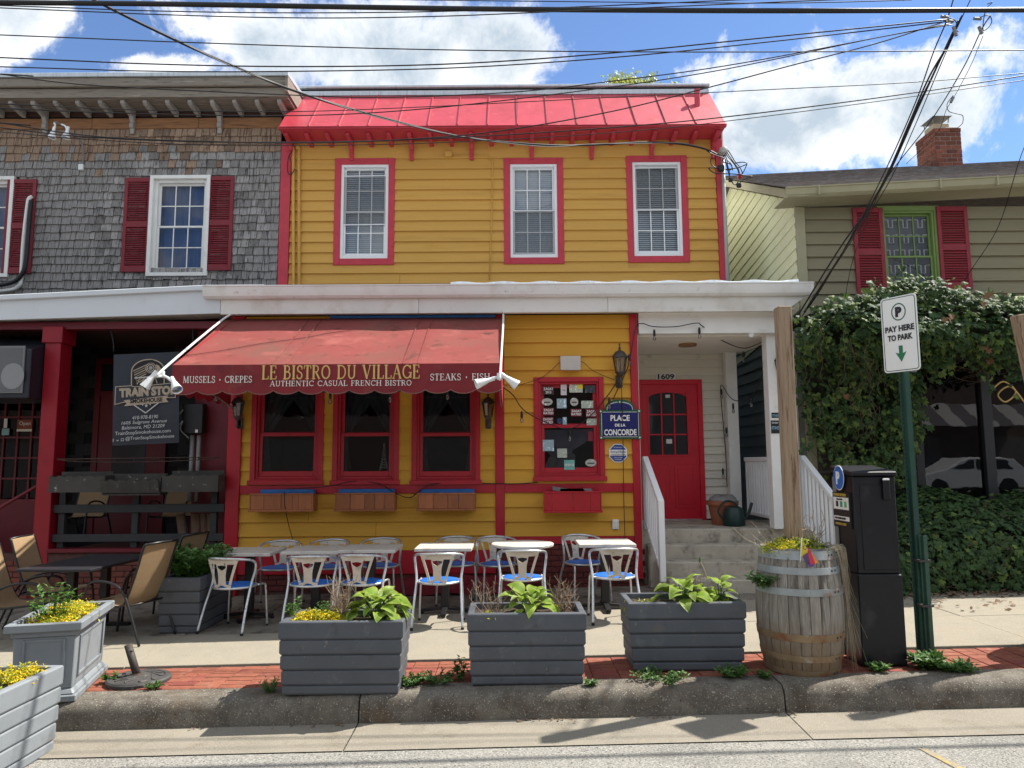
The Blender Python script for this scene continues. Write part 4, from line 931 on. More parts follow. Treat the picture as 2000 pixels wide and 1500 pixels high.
MB().box(XA, XL0, 9.9, YU, zbm + .02, zbm + .06).b('porch_ceiling', m_friedk, she)
ZPF = at(260, 1074, PF).z
p0 = at(92, 850, PF).x
MB().box(p0 - .105, p0 + .105, PF, PF + .26, gz(p0) + SW, zbm + .0).b('porch_post', m_postred, she, bevel=.006)
MB().box(p0 - .135, p0 + .135, PF - .03, PF + .29, zbm - .22, zbm + .001).b('post_cap', m_postred, she, bevel=.006)
MB().box(p0 + .11, XL0 - .02, PF + .02, YU, .25, ZPF - .03).b('porch_floor', m_friedk, she)
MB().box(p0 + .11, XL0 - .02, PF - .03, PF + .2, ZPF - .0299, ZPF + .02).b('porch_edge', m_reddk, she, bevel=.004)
MB().box(XA, p0 - .11, PF + 1.3, YU, .2, .55).b('lower_floor', m_friedk, she)
bm2 = MB().box(-.098, .098, -.012, .04, -.031, .031).mesh('foundation_brick', pm('foundation_brick', (.17, .05, .035), .85, .2, 14, .4, 80, objr=.25), bevel=.003)
MB().box(XA, XL0 - .02, PF + .012, PF + .05, .0, ZPF - .04).b('foundation', m_mort, she)
cnt = 0
for r in range(7):
    x = at(-20, 1100, PF).x + (.1 if r % 2 else 0); z = .12 + r * .074
    while x < XL0 - .12:
        if z + .035 < ZPF - .04 and abs(x - p0) > .2: link('foundation_brick', bm2, she, Vector((x, PF + .006, z)) - org(she))
        x += .206
# porch back wall in dark shingles, door and french window
mb = MB().box(XA, XL0, YU - .0, YU + .05, .3, zbm + .06); mb.b('porch_wall', m_dark, she)
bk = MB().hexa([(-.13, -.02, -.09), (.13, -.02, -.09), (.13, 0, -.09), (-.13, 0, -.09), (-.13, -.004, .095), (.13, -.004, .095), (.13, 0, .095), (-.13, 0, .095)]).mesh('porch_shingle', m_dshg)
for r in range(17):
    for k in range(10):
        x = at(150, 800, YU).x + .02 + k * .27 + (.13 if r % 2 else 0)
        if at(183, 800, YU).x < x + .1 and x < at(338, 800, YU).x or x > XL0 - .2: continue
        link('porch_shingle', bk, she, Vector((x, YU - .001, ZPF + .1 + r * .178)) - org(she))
ddx0, ddx1, ddz1 = at(186, 800, YU).x, at(330, 800, YU).x, at(250, 700, YU).z
d = MB(); d.box(ddx0, ddx0 + .09, YU - .05, YU, ZPF, ddz1); d.box(ddx1 - .09, ddx1, YU - .05, YU, ZPF, ddz1); d.box(ddx0 + .09, ddx1 - .09, YU - .05, YU, ddz1 - .09, ddz1); d.box(ddx0 + .09, ddx1 - .09, YU - .05, YU, at(250, 764, YU).z - .08, at(250, 764, YU).z)
dd = d.b('smokehouse_door', m_reddk, she, bevel=.004)
MB().box(ddx0 + .091, ddx1 - .091, YU - .03, YU - .01, ZPF, at(250, 764, YU).z - .081).b('door_leaf', m_reddk, dd)
MB().box(ddx0 + .32, ddx1 - .32, YU - .036, YU - .031, ZPF + .9, ZPF + 1.75).b('door_glass', MATS['door_glass_dark'], dd)
MB().box(ddx0 + .091, ddx1 - .091, YU - .02, YU - .012, at(250, 764, YU).z + .001, ddz1 - .091).b('transom_glass', MATS['door_glass_dark'], dd)
# french window at the far end, 4 x 5 panes, with red panel under it
YQ = 11.0
qx0, qx1, qz0, qz1 = at(-75, 860, YQ).x, at(98, 860, YQ).x, at(50, 975, YQ).z, at(50, 775, YQ).z
fw = MB(); fw.box(qx0, qx1, YQ, YQ + .06, .3, qz0); fw.box(qx0, qx1, YQ, YQ + .06, qz1, zbm); fw.box(qx1 - .09, qx1, YQ, YQ + .06, qz0, qz1)
fw.box(XA, qx0, YQ, YQ + .06, .3, zbm)
fwo = fw.b('french_window', m_reddk, she)
mu = MB()
for i in range(6): x = qx0 + (qx1 - .09 - qx0) * i / 6; mu.box(x - .013, x + .013, YQ + .005, YQ + .045, qz0, qz1)
for i in range(1, 5): z = qz0 + (qz1 - qz0) * i / 5; mu.box(qx0, qx1 - .09, YQ + .008, YQ + .042, z - .013, z + .013)
mu.b('muntin_grid', m_reddk, fwo)
for i in range(6):
    for j in range(5):
        x = qx0 + (qx1 - .09 - qx0) * i / 6; z = qz0 + (qz1 - qz0) * j / 5
        MB().add([(x + .013, YQ + .03, z + .013), (x + (qx1 - .09 - qx0) / 6 - .013, YQ + .03, z + .013), (x + (qx1 - .09 - qx0) / 6 - .013, YQ + .03, z + (qz1 - qz0) / 5 - .013), (x + .013, YQ + .03, z + (qz1 - qz0) / 5 - .013)], [(0, 1, 2, 3)]).b('pane', m_glassd, fwo, fix=False)
MB().box(qx0, qx1, YQ + .5, YQ + .52, .4, zbm).b('room_dark', m_dark, fwo)
# line-set conduit over the shutter: white pipe with a black sleeve
pts = smooth_path([at(63, 384, YU - .1), at(57, 388, YU - .12), at(54, 400, YU - .12), at(46, 470, YU - .12), at(41, 545, YU - .12), at(36, 558, YU - .12), at(20, 566, YU - .12), at(-40, 572, YU - .12)], 5)
tube('conduit', pts, .030, m_white, she)
pts = smooth_path([at(61, 392, YU - .17), at(57, 430, YU - .17), at(51, 505, YU - .17), at(43, 535, YU - .17), at(20, 553, YU - .17), at(-40, 562, YU - .17)], 5)
tube('cable_sleeve', pts, .034, m_black, she)
# ================================================================== THE SIDING HOUSE (right)
rh = T('siding_house', 'olive clapboard house with maroon shutters, ivy and shop window', 'building', (6.5, 10.4, .3))
YR = 10.4; XR = at(1556, 470, YR).x
zgr = at(1535, 376, 9.95)
ZG = zgr.z; XG = zgr.x
gl2 = at(2000, 352, 9.95).z; slope_g = (gl2 - ZG) / (at(2000, 352, 9.95).x - XG)
XRE = 12.5
def zgat(x): return ZG + slope_g * (x - XG)
zw_top = ZG - .06

MB().box(XR + .01, XR + .05, YR + .031, 18, .2, zw_top + .1).b('side_core', m_dark, rh)
whr = (at(1716, 480, YR).x, at(1836, 480, YR).x, at(1775, 600, YR).z, at(1775, 403, YR).z)
zclap = at(1700, 560, YR).z - .3
panel(rh, 'wall_core', XR + .03, XRE, at(1900, 705, YR).z + .15, zw_top, YR + .03, YR + .08, m_dark, [whr])
MB().box(XR + .03, at(1795, 800, YR).x - .1, YR + .03, YR + .08, .2, at(1900, 705, YR).z + .15).b('wall_core', m_dark, rh)
clap(rh, XR + .13, XRE, zclap - .187 * 2, zw_top, YR, .187, m_olive, [whr], 'front_clapboard')
clap(rh, XR + .13, at(1790, 800, YR).x, .35, zclap - .187 * 2, YR, .187, m_sage, [], 'front_clapboard')
MB().box(XR - .01, XR + .125, YR - .035, YR + .03, .3, zw_top).b('corner_board', m_oltrim, rh, bevel=.005)
# side wall: horizontal boards running back, pale above the porch roof, sage below
def side_clap(z0, z1, mat, y0, y1, h=.187, topf=None, sh=0.):
    z = z0; e1 = -sh * (y1 - y0)
    while z < z1 - .02:
        t = min(z + h, z1)
        y1_ = y1; ya, yb = y0, y0
        if topf: ya, yb = max(y0, topf(z)), max(y0, topf(t))
        MB().hexa([(XR - .02, ya, z - sh * (ya - y0)), (XR - .004, yb, t + .004 - sh * (yb - y0)), (XR + .03, yb, t + .004 - sh * (yb - y0)), (XR + .03, ya, z - sh * (ya - y0)), (XR - .02, y1, z + e1), (XR - .004, y1, t + .004 + e1), (XR + .03, y1, t + .004 + e1), (XR + .03, y1, z + e1)]).b('side_clapboard', mat, rh)
        z = t
RS = .455
side_clap(4.0, ZG - .15, m_pale, YR + .0, 18, sh=.13)
side_clap(ZG - .15, ZG + 4.4, m_pale, YR + .0, 18, topf=lambda z: YR + max(0, (z - ZG + .15 - RS * (YR - 9.97)) / (RS + .13)), sh=.13)
side_clap(.4, 4.25, m_sage, YR + .0, 18)
for yy in (YR + .2,):
    MB().box(XR - .045, XR - .021, yy, yy + .1, .9, zw_top - 1.6).b('side_trim', m_white, rh)
# gutter, rake, roof
def gsweep(name, prof, x0, x1, mat, parent, n=1):
    m = len(prof); vs = [(x0, y, z + zgat(x0)) for y, z in prof] + [(x1, y, z + zgat(x1)) for y, z in prof]
    return MB().add(vs, [(k, (k + 1) % m, m + (k + 1) % m, m + k) for k in range(m)] + [tuple(range(m)), tuple(range(m, 2 * m))[::-1]]).b(name, mat, parent)
gsweep('eave_gutter', [(10.06, -.06), (9.99, -.06), (9.955, -.03), (9.94, .05), (9.925, .06), (9.925, .075), (9.95, .075), (10.06, .06)], XG, XRE, m_oltrim, rh)
for px in (1600, 1838, 1950):
    x = at(px, 370, 9.93).x; MB().box(x - .012, x + .012, 9.918, 9.96, zgat(x) - .06, zgat(x) + .08).b('gutter_strap', m_oltrim, rh)
MB().hexa([(XG, 10.0, zgat(XG) - .07), (XRE, 10.0, zgat(XRE) - .07), (XRE, YR + .03, zgat(XRE) - .07), (XG, YR + .03, zgat(XG) - .07), (XG, 10.0, zgat(XG) - .06), (XRE, 10.0, zgat(XRE) - .061), (XRE, YR + .03, zgat(XRE) - .061), (XG, YR + .03, zgat(XG) - .061)]).b('eave_soffit', m_oltrim, rh)
YRD = 13.2
MB().hexa([(XG - .01, 9.97, ZG - .07), (XG + .03, 9.97, ZG - .07), (XG + .03, YRD, ZG - .07 + RS * (YRD - 9.97)), (XG - .01, YRD, ZG - .07 + RS * (YRD - 9.97)),
           (XG - .01, 9.97, ZG + .06), (XG + .03, 9.97, ZG + .06), (XG + .03, YRD, ZG + .06 + RS * (YRD - 9.97)), (XG - .01, YRD, ZG + .06 + RS * (YRD - 9.97))]).b('rake_board', m_oltrim, rh)
MB().hexa([(XG + .031, 9.97, ZG - .05), (XR + .02, 9.97, ZG - .05), (XR + .02, YRD, ZG - .05 + RS * (YRD - 9.97)), (XG + .031, YRD, ZG - .05 + RS * (YRD - 9.97)),
           (XG + .031, 9.97, ZG - .03), (XR + .02, 9.97, ZG - .03), (XR + .02, YRD, ZG - .03 + RS * (YRD - 9.97)), (XG + .031, YRD, ZG - .03 + RS * (YRD - 9.97))]).b('rake_soffit', m_oltrim, rh)
roof = MB()
kk = 22; L_ = YRD - 9.95
for i in range(kk):
    ya, yb = 9.95 + L_ * i / kk, 9.95 + L_ * (i + 1) / kk + .02
    z0, z1 = .075 + RS * (ya - 9.95), .075 + RS * (yb - 9.95)
    MB().hexa([(XG - .03, ya, zgat(XG) + z0), (XRE, ya, zgat(XRE) + z0), (XRE, yb, zgat(XRE) + z1), (XG - .03, yb, zgat(XG) + z1),
               (XG - .03, ya, zgat(XG) + z0 + .018), (XRE, ya, zgat(XRE) + z0 + .018), (XRE, yb, zgat(XRE) + z1 + .006), (XG - .03, yb, zgat(XG) + z1 + .006)]).b('roof_course', m_roofsh, rh)
MB().hexa([(XG - .03, YRD, ZG + .07 + RS * L_), (XRE, YRD, ZG + .07 + RS * L_ + slope_g * (XRE - XG)), (XRE, 17, ZG - .5), (XG - .03, 17, ZG - .5), (XG - .03, YRD, ZG + .09 + RS * L_), (XRE, YRD, ZG + .09 + RS * L_ + slope_g * (XRE - XG)), (XRE, 17, ZG - .48), (XG - .03, 17, ZG - .48)]).b('roof_back', m_roofsh, rh)
# window with lime frame and its shutters
a, b, z0, z1 = whr
window(rh, a, b, z0, z1, YR, .075, m_lime, m_lime, (3, 2), proud=.03, frw=.03, m_mun=m_lime)
MB().box(a, b, YR + .25, YR + .26, z0, z1).b('room_dark', m_dark, rh)
lace = MB()
for r in range(4):
    for c in range(3):
        x = a + .14 + c * (b - a - .24) / 3 + .02; z = z1 - .3 - r * .23; w = (b - a - .24) / 3 * .8
        pts = [(x, z + .12), (x + w * .25, z + .12), (x + w * .25, z), (x + w * .6, z), (x + w * .6, z + .12), (x + w, z + .12)]
        lace.tube([(p, YR + .082, q) for p, q in pts], .009, 5)
lace.b('lace_trim', m_white, rh, kind='stuff')
MB().add([(a + .08, YR + .16, z0), (b - .08, YR + .16, z0), (b - .08, YR + .16, z1 - .1), (a + .08, YR + .16, z1 - .1)], [(0, 1, 2, 3)]).b('net_curtain', pm('net_curtain', (.09, .095, .11), .9, .2, 20), rh, fix=False)
for p0_, p1_, y0, y1 in ((1666, 1724, 408, 582), (1830, 1890, 405, 566)):
    mx_ = (p0_ + p1_) / 2; shutter(rh, at(p0_, 480, YR).x, at(p1_, 480, YR).x, at(mx_, y1, YR).z, at(mx_, y0, YR).z, YR - .02, m_shut2)
# shop window
sx0, sx1, sxm = at(1800, 850, YR).x, at(2060, 850, YR).x, at(1928, 850, YR).x
sz0, sz1 = at(1900, 978, YR).z, at(1900, 705, YR).z
swp = MB(); dkf = pm('shop_frame', (.022, .022, .026), .5, .15, 6)
swp.box(sx0 - .12, sx0, YR - .04, YR + .1, sz0 - .1, sz1 + .1); swp.box(sxm - .07, sxm + .07, YR - .05, YR + .1, sz0, sz1); swp.box(sx0, sx1, YR - .04, YR + .1, sz1, sz1 + .12)
sw_ = swp.b('shop_window', dkf, rh, bevel=.005)
for p, q in ((sx0, sxm - .07), (sxm + .07, sx1)):
    MB().add([(p, YR + .02, sz0), (q, YR + .02, sz0), (q, YR + .02, sz1), (p, YR + .02, sz1)], [(0, 1, 2, 3)]).b('shop_pane', glassm('shop_glass', (.42, .42, .44), 1.25, 0, 1.55) if 'shop_glass' not in MATS else MATS['shop_glass'], sw_, fix=False)
MB().box(sx0 - .12, XRE, YR + .9, YR + .95, .3, sz1 + .3).b('shop_interior', pm('shop_dark', (.03, .028, .03), .9, .2, 2), sw_)
MB().box(sx0 - .12, sx1, YR - .08, YR + .05, sz0 - .17, sz0 - .001).b('shop_sill', pm('purple_sill', (.045, .018, .07), .6, .3, 12, spots=[((.3, .28, .3), .66, .72, 30)]), sw_, bevel=.006)
MB().box(sx0 - .12, sx1, YR - .14, YR + .05, sz0 - .30, sz0 - .171).b('stone_sill', m_conc, sw_, bevel=.01)
MB().box(sx0 - .12, sx1, YR - .02, YR + .03, .1, sz0 - .301).b('stall_riser', m_sage, rh)
MB().box(at(1595, 900, YR).x, at(1790, 900, YR).x, YR - .03, YR - .021, .4, at(1700, 735, YR).z).b('side_door', pm('brown_door', (.07, .05, .04), .7, .2, 6), rh)
MB().box(XRE - .05, XRE, YR + .1, YR + .9, .3, sz1 + .3).b('shop_side', MATS['shop_dark'], sw_)
MB().box(sx1 + .001, XRE, YR - .02, YR + .03, .3, sz1 + .16).b('end_wall', m_sage, rh)
# gold lettering scroll on the shop glass
sc_ = smooth_path([at(1935, 765, YR), at(1960, 745, YR), at(1985, 765, YR), at(1965, 785, YR), at(1950, 770, YR), at(1975, 755, YR), at(2005, 790, YR)], 5)
tube('gilt_scroll', [v + Vector((0, .012, 0)) for v in sc_], .012, m_gold, sw_, 5)
# chimney of separate bricks
YC = 12.9
ca, cb = at(1828, 300, YC), at(1880, 300, YC)
ch = T('brick_chimney', 'red brick chimney with clay flue and metal cap above the shingle roof', 'chimney', ((ca.x + cb.x) / 2, YC + .3, 7))
cz0, cz1 = at(1855, 332, YC).z - .25, at(1855, 250, YC).z; cw = cb.x - ca.x; cdp = .62
MB().box(ca.x + .008, cb.x - .008, YC + .008, YC + cdp - .008, cz0, cz1 - .01).b('mortar_core', m_cmort, ch)
hb = .082; rows_ = int((cz1 - cz0) / hb); n_ = 3; bl = cw / 2.5
for r in range(rows_ + 1):
    z = cz1 - (r + .5) * hb
    offs = ([(0, 1), (1, 1), (2, .5)] if r % 2 else [(0, .5), (.5, 1), (1.5, 1)])
    for s0, ln in offs:
        x0 = ca.x + s0 * bl; x1 = x0 + ln * bl
        pr2 = .012 if r < 1 else 0
        MB().box(x0 + .006, x1 - .006, YC - pr2 + random.uniform(-.003, .003), YC + .1, z - hb / 2 + .006, z + hb / 2 - .006).b('brick', m_chim, ch)
    bl2 = cdp / 2.5
    for s0, ln in ([(0, .5), (.5, 1), (1.5, 1)] if r % 2 else [(0, 1), (1, 1), (2, .5)]):
        y0 = YC + s0 * bl2; y1 = y0 + ln * bl2
        MB().box(ca.x - pr2 + random.uniform(-.003, .003), ca.x + .0059, max(y0 + .006, YC + .001), y1 - .006, z - hb / 2 + .006, z + hb / 2 - .006).b('brick', m_chim, ch)
cxm = (ca.x + cb.x) / 2 - .03
MB().box(ca.x + .02, cb.x - .02, YC + .02, YC + cdp - .02, cz1 - .01, cz1 + .03).b('mortar_cap', m_cmort, ch, bevel=.01)
MB().box(cxm - .15, cxm + .15, YC + .13, YC + .43, cz1 + .03, cz1 + .15).b('clay_flue', pm('clay_flue', (.42, .33, .22), .8, .2, 8), ch, bevel=.01)
cp = MB()
for dx, dy in ((-1, -1), (1, -1), (1, 1), (-1, 1)): cp.tube([(cxm + dx * .14, YC + .28 + dy * .14, cz1 + .17), (cxm + dx * .15, YC + .28 + dy * .15, cz1 + .27)], .01, 5)
cp.hexa([(cxm - .18, YC + .06, cz1 + .27), (cxm + .18, YC + .06, cz1 + .27), (cxm + .18, YC + .5, cz1 + .27), (cxm - .18, YC + .5, cz1 + .27), (cxm - .03, YC + .25, cz1 + .36), (cxm + .03, YC + .25, cz1 + .36), (cxm + .03, YC + .31, cz1 + .36), (cxm - .03, YC + .31, cz1 + .36)])
cp.b('flue_cap', pm('cap_grey', (.20, .21, .21), .5, .2, 6), ch)
MB().hexa([(ca.x - .05, YC - .12, cz0 + .1), (cb.x + .25, YC - .12, cz0 + .1), (cb.x + .25, YC + .5, cz0 + .3), (ca.x - .05, YC + .5, cz0 + .3), (ca.x, YC - .01, cz0 + .3), (cb.x + .02, YC - .01, cz0 + .3), (cb.x + .02, YC + .5, cz0 + .4), (ca.x, YC + .5, cz0 + .4)]).b('flashing', pm('roof_cement', (.16, .09, .075), .9, .2, 6), ch)
# ================================================================== ACROSS THE STREET (seen only mirrored in the panes)
op = T('garage_building', 'long brown brick garage across the street mirrored in the shop window', 'building', (10, -14, 0))
MB().box(-45, 60, -22, -14, -1, 6.2).b('wall', pm('brown_render', (.12, .085, .07), .85, .15, 1), op)
MB().box(-45.2, 60.2, -22, -13.8, 6.2, 6.6).b('parapet', pm('tan_coping', (.3, .27, .23), .8, .1, 2), op)
for k in range(14):
    x = -40 + k * 7
    MB().box(x, x + 4.4, -13.99, -13.93, .3, 3.0).b('garage_door', pm('taupe_door', (.16, .14, .13), .7, .1, 2), op)
aw = MB()
for k in range(8):
    x = 12.5 + k * 1.5
    MB().hexa([(x, -12.4, 3.4), (x + .75, -12.4, 3.4), (x + .75, -13.92, 4.5), (x, -13.92, 4.5), (x, -12.4, 3.43), (x + .75, -12.4, 3.43), (x + .75, -13.92, 4.53), (x, -13.92, 4.53)]).b('awning_stripe', pm('pale_stripe', (.36, .35, .34), .8, .1, 2), op)
    MB().hexa([(x + .75, -12.4, 3.4), (x + 1.5, -12.4, 3.4), (x + 1.5, -13.92, 4.5), (x + .75, -13.92, 4.5), (x + .75, -12.4, 3.43), (x + 1.5, -12.4, 3.43), (x + 1.5, -13.92, 4.53), (x + .75, -13.92, 4.53)]).b('awning_stripe', pm('grey_stripe', (.10, .09, .10), .8, .1, 2), op)
def car(x, y, z, rz):
    c = T('parked_car', 'white hatchback parked across the street, mirrored in the shop window', 'car', (0, 0, 0))
    prof = [(-2.15, .35), (-2.15, .85), (-2.0, 1.0), (-1.55, 1.42), (-1.1, 1.5), (.2, 1.47), (1.05, 1.0), (2.0, .82), (2.15, .6), (2.15, .3), (-2.1, .3)]
    mw = pm('white_car_paint', (.75, .75, .75), .25, .02, 2, spec=.6)
    MB().prism(prof, 'y', -.88, .88).b('body', mw, c, bevel=.09, smooth=35)
    for s in (-1, 1):
        MB().prism([(-1.5, 1.02), (-1.3, 1.36), (-.9, 1.41), (-.15, 1.40), (-.15, 1.02)], 'y', s * .883, s * .89).b('side_window', MATS['door_glass_dark'], c)
        MB().prism([(-.05, 1.02), (-.05, 1.40), (.18, 1.38), (.8, 1.04)], 'y', s * .883, s * .89).b('side_window', MATS['door_glass_dark'], c)
        for wx_ in (-1.32, 1.35):
            w = MB().lathe([(.2, -.1), (.32, -.1), (.34, -.06), (.34, .06), (.32, .1), (.2, .1)], 20).xf(Matrix.Translation((wx_, s * .82, .34)) @ Matrix.Rotation(R(90), 4, 'X')).b('wheel', m_black, c, smooth=40)
    MB().box(-2.2, -2.14, -.8, -.55, .8, .98).b('tail_light', m_redl, c); MB().box(-2.2, -2.14, .55, .8, .8, .98).b('tail_light', m_redl, c)
    c.location = (x, y, z); c.rotation_euler.z = rz
car(18.0, -8.6, gz(18) + .15, R(180))
# ================================================================== AWNING
YAT, YAF = 9.62, 7.95
zat, zaf = at(700, 622, YAT).z, at(660, 711, YAF).z
ax0, ax1 = at(338, 712, YAF).x, at(979, 708, YAF).x
zvb = at(660, 762, YAF).z
axt0 = at(442, 624, YAT).x
def axl(t): return axt0 + (ax0 - axt0) * t
awn = T('awning', 'faded maroon canvas awning with scalloped valance and gold bistro lettering', 'awning', ((ax0 + ax1) / 2, YAT, zat))
nx, ny = 40, 10; vs = []
for j in range(ny + 1):
    for i in range(nx + 1):
        t = j / ny; s = i / nx
        sag = -.020 * math.sin(math.pi * t) * (.6 + .4 * math.sin(s * 23)) - .012 * abs(math.sin(s * math.pi * 2.5)) * math.sin(math.pi * t)
        vs.append((axl(t) + (ax1 - axl(t)) * s, YAT + (YAF - YAT) * t, zat + (zaf - zat) * t + sag))
vs2 = [(x, y + .004, z - .006) for x, y, z in vs]; n1 = len(vs)
g = lambda j, i: j * (nx + 1) + i
fs = [(g(j, i), g(j + 1, i), g(j + 1, i + 1), g(j, i + 1)) for j in range(ny) for i in range(nx)]
MB().add(vs + vs2, fs + [tuple(n1 + k for k in f[::-1]) for f in fs]).b('canopy', m_canvt, awn, smooth=True, fix=False)
for sx in (.30, .345, .70, .745):
    MB().bar((axl(0) + (ax1 - axl(0)) * sx, YAT, zat + .004), (ax0 + (ax1 - ax0) * sx, YAF, zaf + .004), .012, .003).b('canopy_seam', m_canvt, awn)
def valance(x0, x1, n, yf, zt, zb, fr=.012):
    pts_b = []
    for i in range(n):
        for k in range(8):
            t = k / 8; a = x0 + (x1 - x0) * (i + t) / n; pts_b.append((a, zb - .042 * math.sin(math.pi * t) ** .7))
    pts_b.append((x1, zb)); return pts_b
pb_ = valance(ax0, ax1, 13, YAF, zaf, zvb)
m = MB(); vs = []; N_ = len(pb_)
rowsv = 6
for r in range(rowsv + 1):
    t = r / rowsv
    for i, (x, z) in enumerate(pb_): vs.append((x, YAF - .012 * math.sin(i * .39) * t - .006 * math.sin(i * .11 + 1) * t, zaf + (z - zaf) * t))
m.add(vs, [(r * N_ + i, (r + 1) * N_ + i, (r + 1) * N_ + i + 1, r * N_ + i + 1) for r in range(rowsv) for i in range(N_ - 1)])
m.add([(x, y + .006, z) for x, y, z in vs], [(r * N_ + i, r * N_ + i + 1, (r + 1) * N_ + i + 1, (r + 1) * N_ + i) for r in range(rowsv) for i in range(N_ - 1)])
val = m.b('valance', m_canvas, awn, smooth=True, fix=False)
last = vs[-N_:]
MB().tube([(x, y - .002, z) for x, y, z in last], .006, 5).b('valance_piping', pm('piping', (.20, .09, .075), .8, .2, 20), awn)
for sgn, x in ((-1, ax0), (1, ax1)):
    pr_s = [(YAT, zat), (YAF, zaf), (YAF, zvb + .01)]
    for i in range(1, 6 * 6 + 1):
        t = i / 36; y = YAF + (YAT - YAF) * t; pr_s.append((y, zvb + .01 + (.0) * t - .05 * abs(math.sin(t * 6 * math.pi)) - .15 * t * (sgn > 0)))
    MB().prism(pr_s, 'x', x - .003, x + .003).b('side_panel', pm('bright_maroon_canvas', (.34, .012, .03), .8, .12, 3, .2, 200), awn)
bar_ = MB().tube([(ax0, YAF + .03, zaf - .03), (ax1, YAF + .03, zaf - .03)], .016, 8).b('front_bar', m_alu, awn, smooth=True)
MB().box(ax0 + 1.3, ax1 - .1, YAT - .02, YAT + .03, zat + .004, zat + .035).b('head_rail', m_blue, awn)
for sgn, x in ((-1, ax0 + .03), (1, ax1 - .03)): MB().tube([(x, YAF + .03, zaf - .03), (x, YAT - .02, zaf - .35)], .012, 6).b('arm', m_alu, awn)
def aline(txt, px0, px1, py0, py1, mat, name, wgt=1., gap=.08):
    a = at(px0, py1, YAF - .018); b = at(px1, py1, YAF - .018); t = at(px0, py0, YAF - .018)
    tot = sum(GLY[c][0] + gap for c in txt) - gap; s = (b.x - a.x) / tot; x = 0
    for wd in txt.split(' '):
        w = sum(GLY[c][0] + gap for c in wd) - gap
        mb = roman(wd, a.x + x * s, a.x + (x + w) * s, t.z - a.z, 0, gap, wgt); mb.v = [Vector((v.x, YAF - .018 + v.y, a.z + v.z)) for v in mb.v]
        mb.b(name, mat, awn, fix=False); x += w + gap + GLY[' '][0] + gap
aline('LE BISTRO DU VILLAGE', 511, 820, 714, 741, m_gold, 'gold_lettering')
aline('AUTHENTIC CASUAL FRENCH BISTRO', 527, 804, 744, 754.5, m_letw, 'white_lettering', 1.05)
aline('MUSSELS . CREPES', 357, 492, 735, 748, m_letw, 'white_lettering')
aline('STEAKS . FISH', 840, 957, 730, 743, m_letw, 'white_lettering')
# floodlight arms over the awning
def flood(p, d, r=.055, L=.15, parent=None, name='lamp_head'):
    d = Vector(d).normalized(); q = d.to_track_quat('Z', 'Y').to_matrix().to_4x4(); M_ = Matrix.Translation(p) @ q
    h = MB().lathe([(.022, -.09), (.024, -.02), (.03, .0), (r * .75, L * .35), (r, L * .72), (r * 1.04, L * .8), (r * .96, L * .8), (r * .7, L * .5), (.012, L * .35)], 16, cap=False).xf(M_).b(name, m_lamp, parent, smooth=40)
    MB().lathe([(0.0, L * .70), (r * .95, L * .72)], 16, cap=False).xf(M_).b('lens', m_lens, h, smooth=True)
def floodarm(label, path, heads):
    t = T('floodlight_arm', label, 'floodlight', path[-1], 'floodlights on arms over the awning')
    tube('arm', smooth_path(path, 4), .014, m_lamp, t)
    e = Vector(path[-1])
    MB().lathe([(.03, -.02), (.03, .05)], 10, e).b('junction', m_lamp, t, smooth=40)
    for hp, d in heads:
        tube('knuckle', [e + Vector((0, 0, .01)), (e + hp) * .5 + Vector((0, 0, .015)), hp], .016, m_lamp, t)
        flood(hp, d, parent=t)
floodarm('white twin floodlight arm at the smokehouse banner end of the awning', [at(464, 613, 9.45), at(438, 622, 9.35), at(318, 722, 7.72), at(316, 734, 7.70)], [(at(296, 738, 7.68), (-.35, -.1, -.6)), (at(340, 748, 7.62), (.6, -.55, -.75))])
floodarm('white twin floodlight arm at the lantern and sticker window end of the awning', [at(982, 608, 9.45), at(983, 625, 9.35), at(977, 728, 7.72), at(976, 738, 7.70)], [(at(950, 744, 7.68), (-1, -.25, -.35)), (at(992, 740, 7.68), (.7, .1, -.5))])
# ================================================================== WALL LANTERNS
def lantern(px, py0, py1, Y, label, rz=0, hooks=True):
    p1, p0 = at(px, py0, Y), at(px, py1, Y); h = p1.z - p0.z; s = h / .56
    t = T('wall_lantern', label, 'lantern', (p0.x, Y, p0.z), 'bronze wall lanterns')
    def L(prof, name, mat, n=8, sm=35, yo=-.13): return MB().lathe([(r * s, z * s) for r, z in prof], n, (p0.x, Y + yo * s, p0.z)).b(name, mat, t, smooth=sm)
    L([(.012, .56), (.008, .52), (.018, .50), (.01, .48), (.03, .465), (.06, .45), (.088, .41), (.098, .395), (.098, .38), (.07, .38)][::-1], 'cap', m_bzn, 12)
    gl_ = L([(.058, .19), (.088, .38)], 'glass', m_lglass, 8, False)
    for k in range(8):
        a = k * math.tau / 8; c_, s_ = math.cos(a), math.sin(a)
        MB().tube([(p0.x + .059 * s * c_, Y - .13 * s + .059 * s * s_, p0.z + .19 * s), (p0.x + .090 * s * c_, Y - .13 * s + .090 * s * s_, p0.z + .385 * s)], .0045 * s, 4).b('rib', m_bzn, t)
    L([(.012, .21), (.014, .3), (.02, .33), (.006, .36)], 'candle_bulb', m_bulb, 8, True)
    L([(.0, .12), (.03, .135), (.05, .165), (.066, .185), (.066, .195), (.0, .195)], 'cup', m_bzn, 12)
    MB().box(p0.x - .045 * s, p0.x + .045 * s, Y - .03, Y - .0, p0.z + .0 * s, p0.z + .17 * s).b('wall_plate', m_bzn, t, bevel=.015)
    tube('bracket', smooth_path([(p0.x, Y - .02, p0.z + .05 * s), (p0.x, Y - .09 * s, p0.z + .02 * s), (p0.x, Y - .15 * s, p0.z + .06 * s), (p0.x, Y - .13 * s, p0.z + .13 * s)], 4), .018 * s, m_bzn, t)
    return t
lantern(470, 766, 839, YL - .03, 'bronze lantern under the awning beside the smokehouse post')
